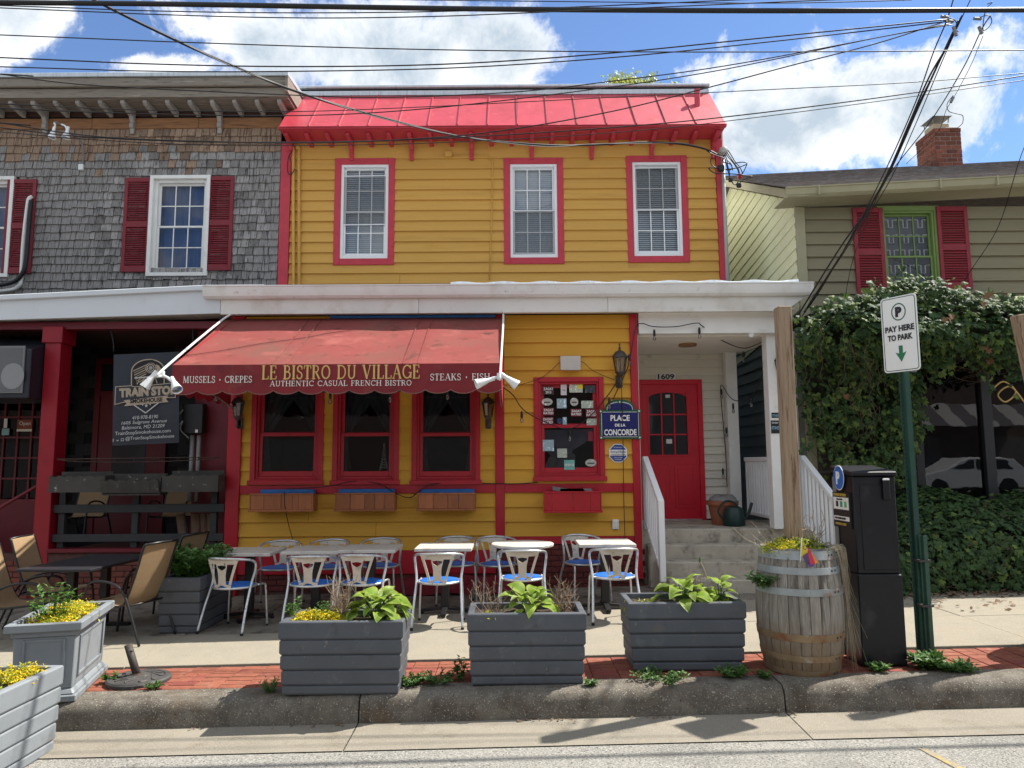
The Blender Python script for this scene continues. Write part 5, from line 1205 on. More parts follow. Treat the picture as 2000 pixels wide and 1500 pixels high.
lantern(954, 766, 838, YL - .03, 'bronze lantern under the awning between front window and middle red post')
lantern(1209, 674, 758, YL - .03, 'bronze lantern above the street name plaque, with clear glass')
lt = lantern(1521, 685, 756, 9.9, 'bronze lantern on the porch post half hidden by the weathered timber post')
# ================================================================== SIGNS ON THE FRONT
def plate(parent, name, px, py, w, h, Y, mat, th=.006, bevel=.0):
    p = at(px, py, Y); return MB().box(p.x - w / 2, p.x + w / 2, Y - th, Y, p.z - h / 2, p.z + h / 2).b(name, mat, parent, bevel=bevel), p
YS = YL - .075; pc_ = at(1211, 829, YS)
sg = T('street_plaque', 'navy enamel plaque with green border reading PLACE DE LA CONCORDE', 'sign', (pc_.x, YS, pc_.z))
w, h = .545, .385
def roundrect(w, h, r, cx=0, cz=0, n=5):
    o = []
    for sx, sz, a in ((1, 1, 0), (-1, 1, 90), (-1, -1, 180), (1, -1, 270)):
        o += [(cx + sx * (w / 2 - r) + r * math.cos(R(a + 90 * k / n)), cz + sz * (h / 2 - r) + r * math.sin(R(a + 90 * k / n))) for k in range(n + 1)]
    return o
MB().prism([(pc_.x + x, pc_.z + z) for x, z in roundrect(w, h, .02)], 'y', YS - .006, YS).b('border', m_egrn, sg, bevel=.002)
MB().prism([(pc_.x + x, pc_.z + z) for x, z in roundrect(w - .05, h - .05, .015)], 'y', YS - .009, YS - .0061).b('white_line', m_sgnw, sg)
MB().prism([(pc_.x + x, pc_.z + z) for x, z in roundrect(w - .062, h - .062, .015)], 'y', YS - .012, YS - .0091).b('field', m_navy, sg)
def archp(wd, ht, n=14): return [(pc_.x + wd / 2, pc_.z + h / 2 + .0)] + [(pc_.x + wd / 2 * math.cos(R(180 * k / n)), pc_.z + h / 2 + .012 + ht * math.sin(R(180 * k / n)) ** .8) for k in range(n + 1)] + [(pc_.x - wd / 2, pc_.z + h / 2)]
MB().prism(archp(.40, .13), 'y', YS - .0055, YS + .0005).b('crest_border', m_egrn, sg, bevel=.002)
MB().prism(archp(.345, .098), 'y', YS - .0085, YS - .0056).b('crest_line', m_sgnw, sg)
MB().prism(archp(.33, .088), 'y', YS - .0115, YS - .0086).b('crest_field', m_navy, sg)
for dx, dz in ((-.255, .175), (.255, .175), (-.255, -.175), (.255, -.175), (0, .30)):
    b_ = MB().lathe([(.028, 0), (.028, .006), (.018, .012), (.008, .009), (0, .009)], 14).xf(Matrix.Translation((pc_.x + dx, YS - .006, pc_.z + dz)) @ Matrix.Rotation(R(90), 4, 'X')).b('corner_boss', m_egrn, sg, smooth=40)
    MB().lathe([(.011, .0), (.011, .0125), (0, .0125)], 10).xf(Matrix.Translation((pc_.x + dx, YS - .006, pc_.z + dz)) @ Matrix.Rotation(R(90), 4, 'X')).b('screw', m_sgnw, b_)
text('lettering', 'PLACE', .1, (pc_.x, YS - .015, pc_.z + .085), m_sgnw, sg, width=.255, height=.078, bold=.003)
text('lettering', 'DE LA', .05, (pc_.x, YS - .015, pc_.z - .01), m_sgnw, sg, width=.14, height=.038, bold=.002)
text('lettering', 'CONCORDE', .1, (pc_.x, YS - .015, pc_.z - .105), m_sgnw, sg, width=.43, height=.082, bold=.003)
p = at(1207, 885, YL - .02); so = T('security_sign', 'blue and white octagonal alarm sign under the street plaque', 'sign', (p.x, YL - .02, p.z))
oct_ = lambda r: [(p.x + r * math.cos(R(22.5 + 45 * k)), p.z + r * 1.02 * math.sin(R(22.5 + 45 * k))) for k in range(8)]
MB().prism(oct_(.13), 'y', YL - .028, YL - .02).b('rim', m_sgnw, so); MB().prism(oct_(.118), 'y', YL - .031, YL - .0281).b('field', pm('alarm_blue', (.03, .07, .28), .4, .05, 4), so)
MB().box(p.x - .118, p.x + .118, YL - .034, YL - .0311, p.z - .035, p.z + .045).b('band', m_sgnw, so)
text('lettering', 'SimpliSafe', .05, (p.x, YL - .036, p.z + .014), pm('alarm_text', (.10, .13, .22), .5), so, width=.2, height=.04)
text('lettering', 'HOME SECURITY SYSTEM', .02, (p.x, YL - .036, p.z - .022), m_black, so, width=.19, height=.013)
text('lettering', 'Protected by', .03, (p.x, YL - .033, p.z + .075), m_sgnw, so, width=.11, height=.018)
for k in range(2): text('lettering', ('24/7 ALARM', 'MONITORING')[k], .03, (p.x, YL - .033, p.z - .06 - .025 * k), m_sgnw, so, width=.11 - .02 * k, height=.014)
# box above the sticker window, outlet, cables
p = at(1113, 711, YL - .02); bx_ = T('emergency_light_box', 'pale rectangular box on the yellow wall above the sticker window', 'junction box', (p.x, YL - .02, p.z))
MB().box(p.x - .13, p.x + .13, YL - .12, YL - .019, p.z - .09, p.z + .09).b('housing', pm('aged_box', (.50, .48, .44), .5, .08, 4), bx_, bevel=.012)
MB().box(p.x - .135, p.x + .135, YL - .128, YL - .1201, p.z - .095, p.z + .095).b('cover', pm('aged_box', (.5, .48, .44)), bx_, bevel=.004)
p = at(1202, 1024, YL - .02); ot = T('outdoor_outlet', 'grey weatherproof outlet cover low on the yellow wall near the stairs', 'outlet', (p.x, YL - .02, p.z))
MB().box(p.x - .042, p.x + .042, YL - .05, YL - .018, p.z - .065, p.z + .065).b('cover', m_white, ot, bevel=.008); MB().box(p.x - .022, p.x + .022, YL - .058, YL - .0501, p.z - .045, p.z + .045).b('flap', m_cream, ot, bevel=.006)
def loose_wire(name, label, cat, pts, r, mat, group=None):
    o = MB().tube(smooth_path(pts, 6), r, 6).b(name, mat, None, smooth=True); return props(o, label, cat, group)
loose_wire('lamp_cable', 'thin dark cable running down the wall from the lantern past the plaque', 'cable', [at(1214, 757, YL - .12), at(1215, 790, YL - .11), at(1217, 870, YL - .06), at(1218, 960, YL - .06), at(1221, 1060, YL - .06)], .005, m_wire)
loose_wire('power_cord', 'black cord draped over the cedar window boxes', 'cord', [at(560, 955, YL - .28), at(640, 950, YL - .28), at(690, 940, YL - .08), at(740, 945, YL - .1), at(770, 962, YL - .25), at(800, 972, YL - .06), at(825, 955, YL - .2), at(860, 944, YL - .07), at(1000, 945, YL - .06), at(1050, 942, YL - .06)], .006, m_wire)
loose_wire('hanging_cord', 'single cord hanging from the first cedar window box to the cafe tables', 'cord', [at(556, 960, YL - .29), at(556, 985, YL - .29), at(565, 1030, YL - .1), at(578, 1072, YL - .1)], .005, m_wire)
# stickers inside the fourth window
YG = YL + .015
a4, b4, z04, z14 = holesL[3]
stk = [(1071, 763, .15, .11, 'd', 'ZAGAT', '2013'), (1101, 761, .08, .15, 'w', 'GOV', ''), (1125, 758, .18, .12, 'y', '', ''), (1152, 760, .14, .1, 'k', '', ''),
       (1068.5, 785, .15, .1, 'o', '', ''), (1097, 788, .13, .13, 't', '', ''), (1121.5, 785, .11, .11, 'o', '', ''), (1147, 790, .16, .1, 's', '', ''),
       (1071, 804, .15, .1, 'r', 'ZAGAT', 'RATED'), (1125.5, 806, .15, .1, 'r', 'ZAGAT', 'RATED'), (1155, 807, .15, .11, 'r', 'ZAGAT', 'RATED'),
       (1070, 822, .15, .1, 'r', 'ZAGAT', 'RATED'), (1093, 822, .08, .08, 'n', '', ''), (1103, 822, .055, .1, 't', '', ''), (1156, 824, .14, .09, 's', '', ''),
       (1071, 870, .15, .15, 't', '', ''), (1098, 885, .13, .12, 's', '', ''), (1112, 908, .14, .13, 'g', 'REVIEW US', ''), (1154, 904, .15, .1, 'o', '', ''), (1153, 852, .07, .13, 'r', '', '')]
SCOL = {'d': (.05, .02, .02), 'w': (.6, .58, .6), 'y': (.45, .50, .42), 'k': (.03, .04, .05), 'o': (.42, .43, .40), 't': (.30, .42, .48), 's': (.40, .46, .40), 'r': (.17, .015, .03), 'n': (.02, .03, .1), 'g': (.16, .42, .38)}
for px, py, w, h, c, t1, t2 in stk:
    q = at(px, py, YG); mt = pm('sticker_' + c, SCOL[c], .5, .12, 30, spots=[(tuple(min(1, v * 1.9 + .05) for v in SCOL[c]), .58, .6, 25)] if not t1 else ())
    if c in 'on': o = MB().prism([(q.x + w / 2 * math.cos(k * .393), q.z + h / 2 * math.sin(k * .393)) for k in range(16)], 'y', YG - .003, YG).b('window_sticker', mt, bis)
    else: o = MB().box(q.x - w / 2, q.x + w / 2, YG - .003, YG, q.z - h / 2, q.z + h / 2).b('window_sticker', mt, bis)
    if c in 'ow': MB().box(q.x - w * .3, q.x + w * .3, YG - .0045, YG - .0031, q.z - h * .12, q.z + h * .02).b('print', m_black, o)
    if c == 'y': MB().box(q.x + w * .1, q.x + w * .5, YG - .0045, YG - .0031, q.z - h * .1, q.z + h * .5).b('print', pm('sticker_yellow', (.65, .6, .05), .5), o)
    if t1: text('lettering', t1, .04, (q.x, YG - .006, q.z + (h * .22 if t2 else 0)), m_sgnw, o, width=w * .88, height=h * .32 if t2 else h * .25, bold=.001, depth=.001)
    if t2: text('lettering', t2, .04, (q.x, YG - .006, q.z - h * .2), m_sgnw, o, width=w * (.88 if t2 == 'RATED' else .5), height=h * .32, bold=.001, depth=.001)
q0 = [(1058, 840), (1158, 838), (1150, 860), (1118, 880), (1115, 900), (1125, 925), (1062, 925), (1066, 905), (1075, 890), (1060, 870)]
MB().prism([(at(x, y, YG + .03).x, at(x, y, YG + .03).z) for x, y in q0], 'y', YG + .03, YG + .033).b('window_poster', pm('lavender_poster', (.16, .145, .19), .7, .25, 5), bis)
for i, (px, py) in enumerate(((1078, 905), (1115, 898))):
    q = at(px, py, YG + .02); MB().prism([(q.x + .06 * math.cos(k * .6) * (1 + .2 * math.sin(k * 2.1)), q.z + .1 * math.sin(k * .6) * (1 + .2 * math.sin(k * 1.7))) for k in range(10)], 'y', YG + .022, YG + .026).b('poster_patch', m_black, bis)
# small lattice tower ornament inside the middle window
q = at(750, 927, YL + .16); to = T('tower_ornament', 'small pale lattice tower ornament standing inside the middle window', 'ornament', (q.x, YL + .16, q.z)); hh = .42
mb = MB()
for sx in (-1, 1):
    for sy in (-1, 1):
        mb.tube(smooth_path([(q.x + sx * .075, YL + .16 + sy * .05, q.z), (q.x + sx * .045, YL + .16 + sy * .03, q.z + .1), (q.x + sx * .022, YL + .16 + sy * .018, q.z + .22), (q.x + sx * .005, YL + .16 + sy * .004, q.z + hh)], 4), .006, 5)
for k in range(9):
    t = k / 9; z = q.z + .08 + t * .3; wv = .05 * (1 - t) ** 1.3 + .006; z2 = z + .033
    mb.tube([(q.x - wv, YL + .13, z), (q.x + wv, YL + .13, z2)], .004, 4); mb.tube([(q.x + wv, YL + .131, z), (q.x - wv, YL + .131, z2)], .004, 4)
mb.b('lattice', pm('ornament_grey', (.45, .44, .40), .5, .1, 9), to)
for z, w in ((.09, .055), (.2, .03)): MB().box(q.x - w, q.x + w, YL + .125, YL + .195, q.z + z, q.z + z + .012).b('deck', pm('ornament_grey', (.45, .44, .4)), to)
# ================================================================== WINDOW BOXES
def winbox(px0, px1, py0, py1, label, boards, mat, liner):
    Yf = YL - .26; a, b = at(px0, (py0 + py1) / 2, Yf).x, at(px1, (py0 + py1) / 2, Yf).x; z0, z1 = at(px0, py1, Yf).z, at(px0, py0, Yf).z
    t = T('window_box', label, 'window box', ((a + b) / 2, YL - .15, z0), 'flower boxes under the front windows')
    xs_ = [a + .012]; 
    for q in boards: xs_.append(a + .012 + (b - a - .024) * q)
    for x0, x1 in zip(xs_, xs_[1:]): MB().box(x0 + .002, x1 - .002, Yf + random.uniform(0, .004), Yf + .02, z0 + .03, z1 - .02).b('board', mat, t, bevel=.002)
    MB().box(a - .012, b + .012, Yf - .012, Yf + .03, z0, z0 + .029).b('bottom_rail', mat, t, bevel=.003); MB().box(a - .008, b + .008, Yf - .01, Yf + .03, z1 - .021, z1).b('top_rail', mat, t, bevel=.003)
    for x0, x1 in ((a, a + .0115), (b - .0115, b)): MB().box(x0, x1, Yf + .001, YL - .04, z0 + .03, z1 - .022).b('end_board', mat, t)
    MB().box(a, b, Yf + .031, YL - .04, z0 + .005, z0 + .029).b('base', mat, t)
    if liner:
        MB().box(a + .1 if liner == 1 else a + .02, b - .02, YL - .16, YL - .06, z0 + .1, z1 + .045).b('liner', m_blue, t, bevel=.008)
    return t
winbox(487, 611, 964, 1000, 'cedar window box with grey and blue liner nearest the smokehouse post', (.22, .5, .68, .78, 1.), m_wood_box, 1)
winbox(654, 770, 963, 999, 'cedar window box under the middle front window', (.25, .5, .68, .84, 1.), m_wood_box, 2)
winbox(815, 928, 963, 998, 'cedar window box below the front window next to the middle red post', (.27, .53, .72, 1.), m_wood_box, 2)
m_redbox = pm('red_box_board', (.42, .010, .02), .45, .12, 6, .1, 30, objr=.08)
rb = winbox(1063, 1175, 960, 1002, 'red painted window box under the sticker window with papers inside', (.12, .5, .82, 1.), m_redbox, 0)
Yf = YL - .2; q = at(1080, 958, Yf)
for k in range(4):
    MB().hexa([(q.x + k * .1 + dx * (.2 if dz else .24), Yf + .1 - dy * .02, q.z - .03 + dz * .05 + (.03 if k == 0 and dx == 0 else 0)) for dz in (0, 1) for dx, dy in ((0, 1), (1, 1), (1, 0), (0, 0))]).b('paper_sheet', (m_cloth, m_litter, m_cream, m_cloth)[k], rb)
# ================================================================== STRING LIGHTS
def strings(label, path, bulbs, r=.007):
    t = T('string_lights', label, 'string lights', path[0], None)
    tube('cable', smooth_path(path, 6), r, m_wire, t, 6)
    for i, bq in enumerate(bulbs):
        bq = Vector(bq); s = MB().lathe([(.008, .06), (.016, .04), (.018, -.01), (.014, -.03)][::-1], 8, bq).b('socket', m_black, t, smooth=40)
        MB().lathe([(.0, -.095), (.018, -.085), (.024, -.065), (.014, -.03)], 10, bq).b('bulb', m_bulb, s, smooth=True)
    return t
strings('black festoon cable with bulbs across the porch entrance ceiling', [at(1197, 780, 9.6), at(1225, 720, 9.62), at(1232, 690, 9.62), at(1242, 640, 9.62), at(1255, 632, 9.62), at(1277, 638, 9.62), at(1320, 638, 9.62), at(1360, 631, 9.62), at(1372, 637, 9.64), at(1410, 665, 10.2), at(1451, 680, 10.6), at(1480, 672, 10.2), at(1492, 665, 9.95)],
        [at(1229, 700, 9.6), at(1278, 652, 9.62), at(1366, 648, 9.64), at(1452, 694, 10.5)])
strings('black festoon cable with bulbs looping down the back porch post', [at(1494, 715, 9.95), at(1480, 755, 10.1), at(1465, 778, 10.3), at(1440, 783, 10.8), at(1425, 775, 11.2), at(1408, 752, 11.3), at(1410, 800, 11.35), at(1417, 880, 11.35), at(1420, 950, 11.35)],
        [at(1432, 795, 10.9), at(1467, 782, 10.3), at(1409, 767, 11.3), at(1419, 842, 11.3), at(1412, 922, 11.3)])
strings('string of bulbs from the awning end across the sticker window to the plaque', [at(985, 758, 9.2), at(1003, 773, 9.5), at(1022, 800, 9.6), at(1060, 822, 9.66), at(1110, 838, 9.66), at(1150, 815, 9.66), at(1185, 775, 9.66), at(1205, 745, 9.66)],
        [at(1019, 812, 9.6), at(1113, 848, 9.64), at(1190, 785, 9.6)])
strings('mini fairy lights draped over the top of the sticker window', [at(996, 757, 9.5), at(1050, 741, 9.68), at(1075, 725, 9.7), at(1100, 704, 9.66), at(1135, 706, 9.66), at(1160, 725, 9.7), at(1200, 742, 9.7)], [], .004)
strings('row of clear bulbs hanging beneath the awning valance', [at(422, 765, 8.6), at(560, 764, 8.6), at(645, 766, 8.6), at(762, 764, 8.6), at(874, 760, 8.6), at(985, 755, 8.7)], [at(422, 770, 8.6), at(645, 774, 8.6), at(762, 771, 8.6), at(874, 766, 8.6)])
# porch light, camera, notices on the porch post
q = at(1346, 664, 10.4); pl = T('ceiling_light', 'flush round light on the porch ceiling', 'ceiling light', (q.x, 10.5, zc))
MB().lathe([(.13, -.03), (.13, 0)], 18, (q.x, 10.5, zc - .001)).b('base', pm('brass_dull', (.28, .15, .07), .5, .1, 5), pl, smooth=40)
q = at(1470, 652, 9.75); cm = T('security_camera', 'white bullet camera under the porch beam beside the post', 'camera', q)
MB().lathe([(.035, -.07), (.038, -.06), (.038, .06), (.03, .07)], 12).xf(Matrix.Translation(q) @ Vector((-.6, -.7, -.35)).to_track_quat('Z', 'Y').to_matrix().to_4x4()).b('housing', m_vinyl, cm, smooth=40)
tube('arm', [q + Vector((.03, .03, .01)), q + Vector((.09, .03, .0)), q + Vector((.12, .1, 0))], .014, m_vinyl, cm)
q = at(1517, 832, 9.79); nt_ = T('order_notice', 'black order online notices stuck to the white porch post', 'notice', q)
MB().box(q.x - .075, q.x + .075, 9.79, 9.797, q.z - .1, q.z + .075).b('board', m_black, nt_)
text('lettering', 'Order', .05, (q.x - .02, 9.787, q.z + .045), m_sgnw, nt_, width=.09, height=.028)
text('lettering', 'men', .07, (q.x - .0, 9.787, q.z - .025), pm('pale_blue', (.25, .45, .6), .5), nt_, width=.13, height=.045)
MB().box(q.x - .06, q.x + .07, 9.79, 9.797, q.z + .11, q.z + .18).b('board', m_black, nt_)
text('lettering', 'men', .05, (q.x, 9.787, q.z + .14), pm('pale_blue', (.25, .45, .6)), nt_, width=.1, height=.035)
# terracotta pot with cloth, watering can
q = at(1412, 1020, 10.6); tp = T('terracotta_pot', 'terracotta pot with a grey cloth bundle beside the red entry door', 'pot', (q.x, 10.6, ZLND))
MB().lathe([(.15, 0), (.2, .28), (.225, .28), (.225, .34), (.2, .34), (.19, .28), (.05, .26)], 20, (q.x, 10.6, ZLND)).b('pot', m_terra, tp, smooth=40)
cb_ = MB().lathe([(.0, .40), (.1, .41), (.19, .36), (.21, .335), (.0, .33)], 18, (q.x + .02, 10.6, ZLND)); cb_.v = [v + Vector((random.uniform(-.02, .02), random.uniform(-.02, .02), random.uniform(-.018, .022))) for v in cb_.v]
props(cb_.b('cloth_bundle', m_cloth, None, smooth=True), 'crumpled grey cloth lying on the terracotta pot', 'cloth')
q = at(1434, 1022, 10.35); wc = T('watering_can', 'dark green watering can standing in front of the terracotta pot', 'watering can', (q.x, 10.35, ZLND))
MB().lathe([(.14, 0), (.155, .03), (.15, .17), (.12, .25), (.08, .27), (.0, .27)], 18, (q.x, 10.35, ZLND)).b('body', m_can, wc, smooth=40)
tube('spout', smooth_path([(q.x + .12, 10.35, ZLND + .06), (q.x + .2, 10.35, ZLND + .16), (q.x + .26, 10.35, ZLND + .32)], 4), .022, m_can, wc)
tube('handle', smooth_path([(q.x - .14, 10.35, ZLND + .08), (q.x - .22, 10.35, ZLND + .2), (q.x - .12, 10.35, ZLND + .34), (q.x, 10.35, ZLND + .33), (q.x + .07, 10.35, ZLND + .25)], 5), .014, m_can, wc)
# cellar hatch cloth: folded maroon tarpaulin at the foot of the wall
q = at(880, 1150, 9.4)
tb = MB(); nx, ny = 40, 8; vs = []
for j in range(ny + 1):
    for i in range(nx + 1):
        s, t = i / nx, j / ny; e = math.sin(math.pi * s) ** .4
        vs.append((q.x - 1.0 + 2.1 * s, 9.66 - .3 * t * e, gz(q.x) + SW + .02 + (.20 * (1 - t) ** .8 + .04 * math.sin(s * 40 + t * 5) * t * (1 - t) * 4 + .02 * math.sin(s * 17)) * e))
props(tb.add(vs, [(j * (nx + 1) + i, j * (nx + 1) + i + 1, (j + 1) * (nx + 1) + i + 1, (j + 1) * (nx + 1) + i) for j in range(ny) for i in range(nx)]).b('folded_tarpaulin', pm('maroon_tarp', (.16, .008, .018), .7, .2, 5), None, smooth=True, fix=False), 'rumpled maroon tarpaulin lying along the brick footing behind the tables', 'tarpaulin')
# ================================================================== CAFE CHAIRS AND TABLES
def make_chair():
    t = T('cafe_chair', 'x', 'chair', (0, 0, 0))
    half = [(-.255, -.23, .008), (-.24, -.15, .25), (-.228, -.06, .46), (-.245, -.02, .60), (-.252, -.025, .675), (-.238, -.07, .715), (-.19, -.165, .735), (-.1, -.235, .745)]
    hoop = half + [(0, -.255, .748)] + [(-x, y, z) for x, y, z in half[::-1]]
    tube('hoop_frame', smooth_path(hoop, 5), .0135, m_alu, t, 10)
    for s in (-1, 1):
        tube('front_leg', smooth_path([(s * .205, .10, .445), (s * .212, .20, .44), (s * .218, .225, .40), (s * .228, .235, .2), (s * .235, .245, .008)], 5), .0115, m_alu, t)
        MB().lathe([(.016, 0), (.016, .025)], 10, (s * .255, -.23, 0)).b('rubber_foot', m_black, t)
        MB().lathe([(.014, 0), (.014, .02)], 10, (s * .235, .245, 0)).b('rubber_foot', m_black, t)
    rim = [(.215 * math.cos(a) * (1 if math.sin(a) > 0 else 1), .215 * math.sin(a) * (1.0 if math.sin(a) < 0 else .95), .445) for a in [k * math.tau / 36 for k in range(36)]]
    MB().tube(rim, .0125, 8, closed=True).b('seat_rim', m_alu, t, smooth=True)
    MB().lathe([(0, .438), (.205, .44), (.207, .452), (.19, .462), (.1, .457), (0, .454)], 28).b('seat', m_seat, t, smooth=True)
    # vase shaped back plate with half moon, two slots and a foot arch
    mb = MB(); nt = 26
    ao = lambda q: .092 + (.172 - .092) * q ** 1.2
    vh = lambda q: .047 + .026 * max(0, (q - .45) / .55) ** 1.6 - .006 * math.sin(math.pi * min(1, q / .7))
    ai = lambda q: ao(q) - .026
    def moon(q): return .052 * math.sqrt(max(0, 1 - ((.83 - q) / .17) ** 2)) if .66 <= q <= .83 else 0
    def foot(q): return .05 * math.sqrt(max(0, 1 - (q / .085) ** 2)) if q < .085 else 0
    def P(x, q):
        z = .450 + .275 * q; y = -.212 - .028 * q + x * x * (1.1 - .1 * q)
        return (x, y, z)
    def strip(fi, fo, q0, q1, n=nt):
        vs = []
        for i in range(n + 1):
            q = q0 + (q1 - q0) * i / n
            for k in range(4):
                x = fi(q) + (fo(q) - fi(q)) * k / 3; vs.append(P(x, q))
        mb.add(vs, [(i * 4 + k, i * 4 + k + 1, (i + 1) * 4 + k + 1, (i + 1) * 4 + k) for i in range(n) for k in range(3)])
    for s in (-1, 1):
        strip(lambda q: s * max(moon(q), foot(q)), lambda q: s * (vh(q) if q > .13 else ao(q)), 0, .87)
        strip(lambda q: s * ai(q), lambda q: s * ao(q), .13, .87)
        strip(lambda q: 0, lambda q: s * ao(q), .87, 1.03, 5)
    me = mb.mesh('back_plate', m_back)
    bm = bmesh.new(); bm.from_mesh(me); bmesh.ops.remove_doubles(bm, verts=bm.verts, dist=.0008); bmesh.ops.recalc_face_normals(bm, faces=bm.faces)
    bmesh.ops.solidify(bm, geom=bm.faces, thickness=.006); bm.to_mesh(me); bm.free()
    link('back_plate', me, t); return t
chair0 = make_chair(); first = [True]
def chair(x, y, rz, label):
    z = gz(x) + SW
    if first[0]: c = chair0; first[0] = False; c.location = (x, y, z); c.rotation_euler.z = rz; c['label'] = label; c['group'] = 'cafe chairs in front of the bistro'; return c
    return copy_tree(chair0, (x, y, z), rz, label, 'cafe chairs in front of the bistro')
def table(x, y, label, round_=False, rz=0, back=False):
    z = gz(x) + SW; t = T('cafe_table', label, 'table', (0, 0, 0), 'cafe tables in front of the bistro')
    if round_: MB().lathe([(0, .705), (.33, .705), (.35, .715), (.352, .735), (.345, .742), (0, .742)], 40).b('tabletop', m_marble, t, smooth=30)
    else: MB().box(-.31, .31, -.3, .3, .705, .742).b('tabletop', m_marble, t, bevel=.006)
    MB().box(-.045, .045, -.045, .045, .06, .69).b('pedestal', m_blackm, t, bevel=.006)
    MB().box(-.14, .14, -.14, .14, .69, .704).b('top_plate', m_blackm, t)
    for k in range(4):
        a = k * math.pi / 2; c, s = math.cos(a), math.sin(a)
        MB().bar((.04 * c, .04 * s, .06), (.27 * c, .27 * s, .035), .06, .035).b('base_arm', m_blackm, t, bevel=.006)
        MB().lathe([(.022, 0), (.024, .02)], 10, (.26 * c, .26 * s, 0)).b('foot', m_blackm, t)
    t.location = (x, y, z); t.rotation_euler.z = rz; return t
def tpos(px, py, Y): return at(px, py, Y).x
YTB = 8.25
TB = [(tpos(470, 1090, 7.98), 8.28, 'square stone cafe table nearest the dark shrub planter', 0), (tpos(604, 1083, 8.0), 8.30, 'square stone cafe table pushed against its neighbour, on the shrub planter side', 0), (tpos(715, 1081, 8.0), 8.30, 'square stone cafe table pushed against its neighbour, on the steps side', 0),
      (tpos(865, 1077, 8.0), 8.3, 'square stone cafe table standing alone before the middle red post', 0), (tpos(1021, 1066, 8.1), 8.32, 'round stone cafe table', 1), (tpos(1187, 1070, 8.0), 8.3, 'square stone cafe table nearest the entry steps', 0)]
for x, y, l, r in TB: table(x, y, l, r)
chair(tpos(460, 1170, 7.7) - .02, 7.72, R(-14), 'cafe chair with turned back at the table by the shrub planter, street side')
chair(tpos(607, 1170, 7.7), 7.74, R(4), 'cafe chair, street side of the paired tables, nearer the shrub planter')
chair(tpos(707, 1170, 7.7), 7.74, R(-5), 'cafe chair, street side of the paired tables, nearer the lone table')
chair(tpos(858, 1165, 7.7), 7.7, R(0), 'sunlit cafe chair with bright blue seat at the lone square table')
chair(tpos(1020, 1140, 7.8), 7.78, R(0), 'cafe chair on the street side of the round table')
chair(tpos(1197, 1140, 7.8), 7.74, R(2), 'cafe chair with rust pitted back at the table nearest the steps')
for px, Y, rz, l in ((545, 8.98, 186, 'shaded cafe chair on the wall side of the table by the shrub planter'), (640, 8.98, 178, 'shaded cafe chair on the wall side of the paired tables, nearer the shrub planter'), (742, 8.98, 176, 'shaded cafe chair on the wall side of the paired tables, nearer the lone table'),
                     (892, 8.95, 184, 'shaded cafe chair on the wall side of the lone square table'), (972, 8.85, 196, 'shaded cafe chair turned aside on the wall side of the round table'), (1140, 8.8, 200, 'shaded cafe chair turned aside on the wall side of the table nearest the steps')):
    chair(tpos(px, 1120, Y), Y, R(rz), l)
# ================================================================== PLANTERS
def slat_planter(label, W_, D_, H_, loc, rz, mat, soil=True):
    t = T('slat_planter', label, 'planter', (0, 0, 0), 'grey slatted planters')
    n = 5; hs = [.115, .095, .095, .095, .06]; sc_ = (H_) / sum(hs); z = H_
    for i, h in enumerate(hs):
        h *= sc_; z0 = z - h + .004; k = 1 - .018 * i; w, d = W_ * k / 2, D_ * k / 2; th = .05
        def ring(w1, d1, zz): return [(-w1, -d1, zz), (w1, -d1, zz), (w1, d1, zz), (-w1, d1, zz)]
        lev = [ring(w - .013, d - .013, z0 - .004), ring(w, d, z0 + .012), ring(w, d, z - .008), ring(w - .008, d - .008, z - (.0 if i == 0 else .001))]
        inn = [ring(w - th, d - th, z - (.0 if i == 0 else .001)), ring(w - th - .005, d - th - .005, z0 - .004)]
        L_ = lev + inn; vs = [p for r_ in L_ for p in r_]; m_ = len(L_)
        fs = [(a * 4 + b, a * 4 + (b + 1) % 4, ((a + 1) % m_) * 4 + (b + 1) % 4, ((a + 1) % m_) * 4 + b) for a in range(m_) for b in range(4)]
        MB().add(vs, fs).b('slat_course', mat, t, bevel=.003); z -= h
    so = MB(); nx = 16; w, d = W_ / 2 - .052, D_ / 2 - .052
    so.add([(-w + 2 * w * i / nx, -d + 2 * d * j / 8, H_ - .045 + random.uniform(-.012, .014)) for j in range(9) for i in range(nx + 1)], [(j * (nx + 1) + i, j * (nx + 1) + i + 1, (j + 1) * (nx + 1) + i + 1, (j + 1) * (nx + 1) + i) for j in range(8) for i in range(nx)]).b('soil', m_soil, t, fix=False)
    t.location = loc; t.rotation_euler.z = rz; return t
def gpt(px, py): v = ground(px, py); return v
PW, PD, PH = .93, .47, .50
def place_pl(pxl, pxr, py, label, rz=0):
    a, b = ground(pxl, py), ground(pxr, py - (pxr - pxl) * .012); w = (b - a).length
    c = (a + b) / 2
    slat_planter(label, w, PD, PH + .02, (c.x, c.y + PD / 2, gz(c.x) + SW), rz, m_grey); return c.x, c.y + PD / 2, w
P1 = place_pl(541, 784, 1361, 'dark grey slatted planter with variegated hosta and yellow groundcover beside weeds on the kerb', R(.8))
P2 = place_pl(912, 1148, 1342, 'dark grey slatted planter with a lone lime hosta between dead stalks', R(.4))
P3 = place_pl(1229, 1464, 1314, 'dark grey slatted planter with hosta next to the oak barrel', R(.2))
q = ground(341, 1240); slat_planter('dark grey slatted planter with leafy green shrub at the smokehouse edge of the tables', .43, .93, .56, (q.x + .02, q.y + .47, gz(q.x) + SW), R(0), m_grey); P0 = (q.x + .02, q.y + .47)
slat_planter('light grey slatted planter standing in the gutter, cut off by the frame edge', .47, .95, .55, (-3.06 - .24, 4.66, gz(-3.3) - .03), R(0), m_greyl); PB = (-3.30, 4.66, gz(-3.3) + .52)
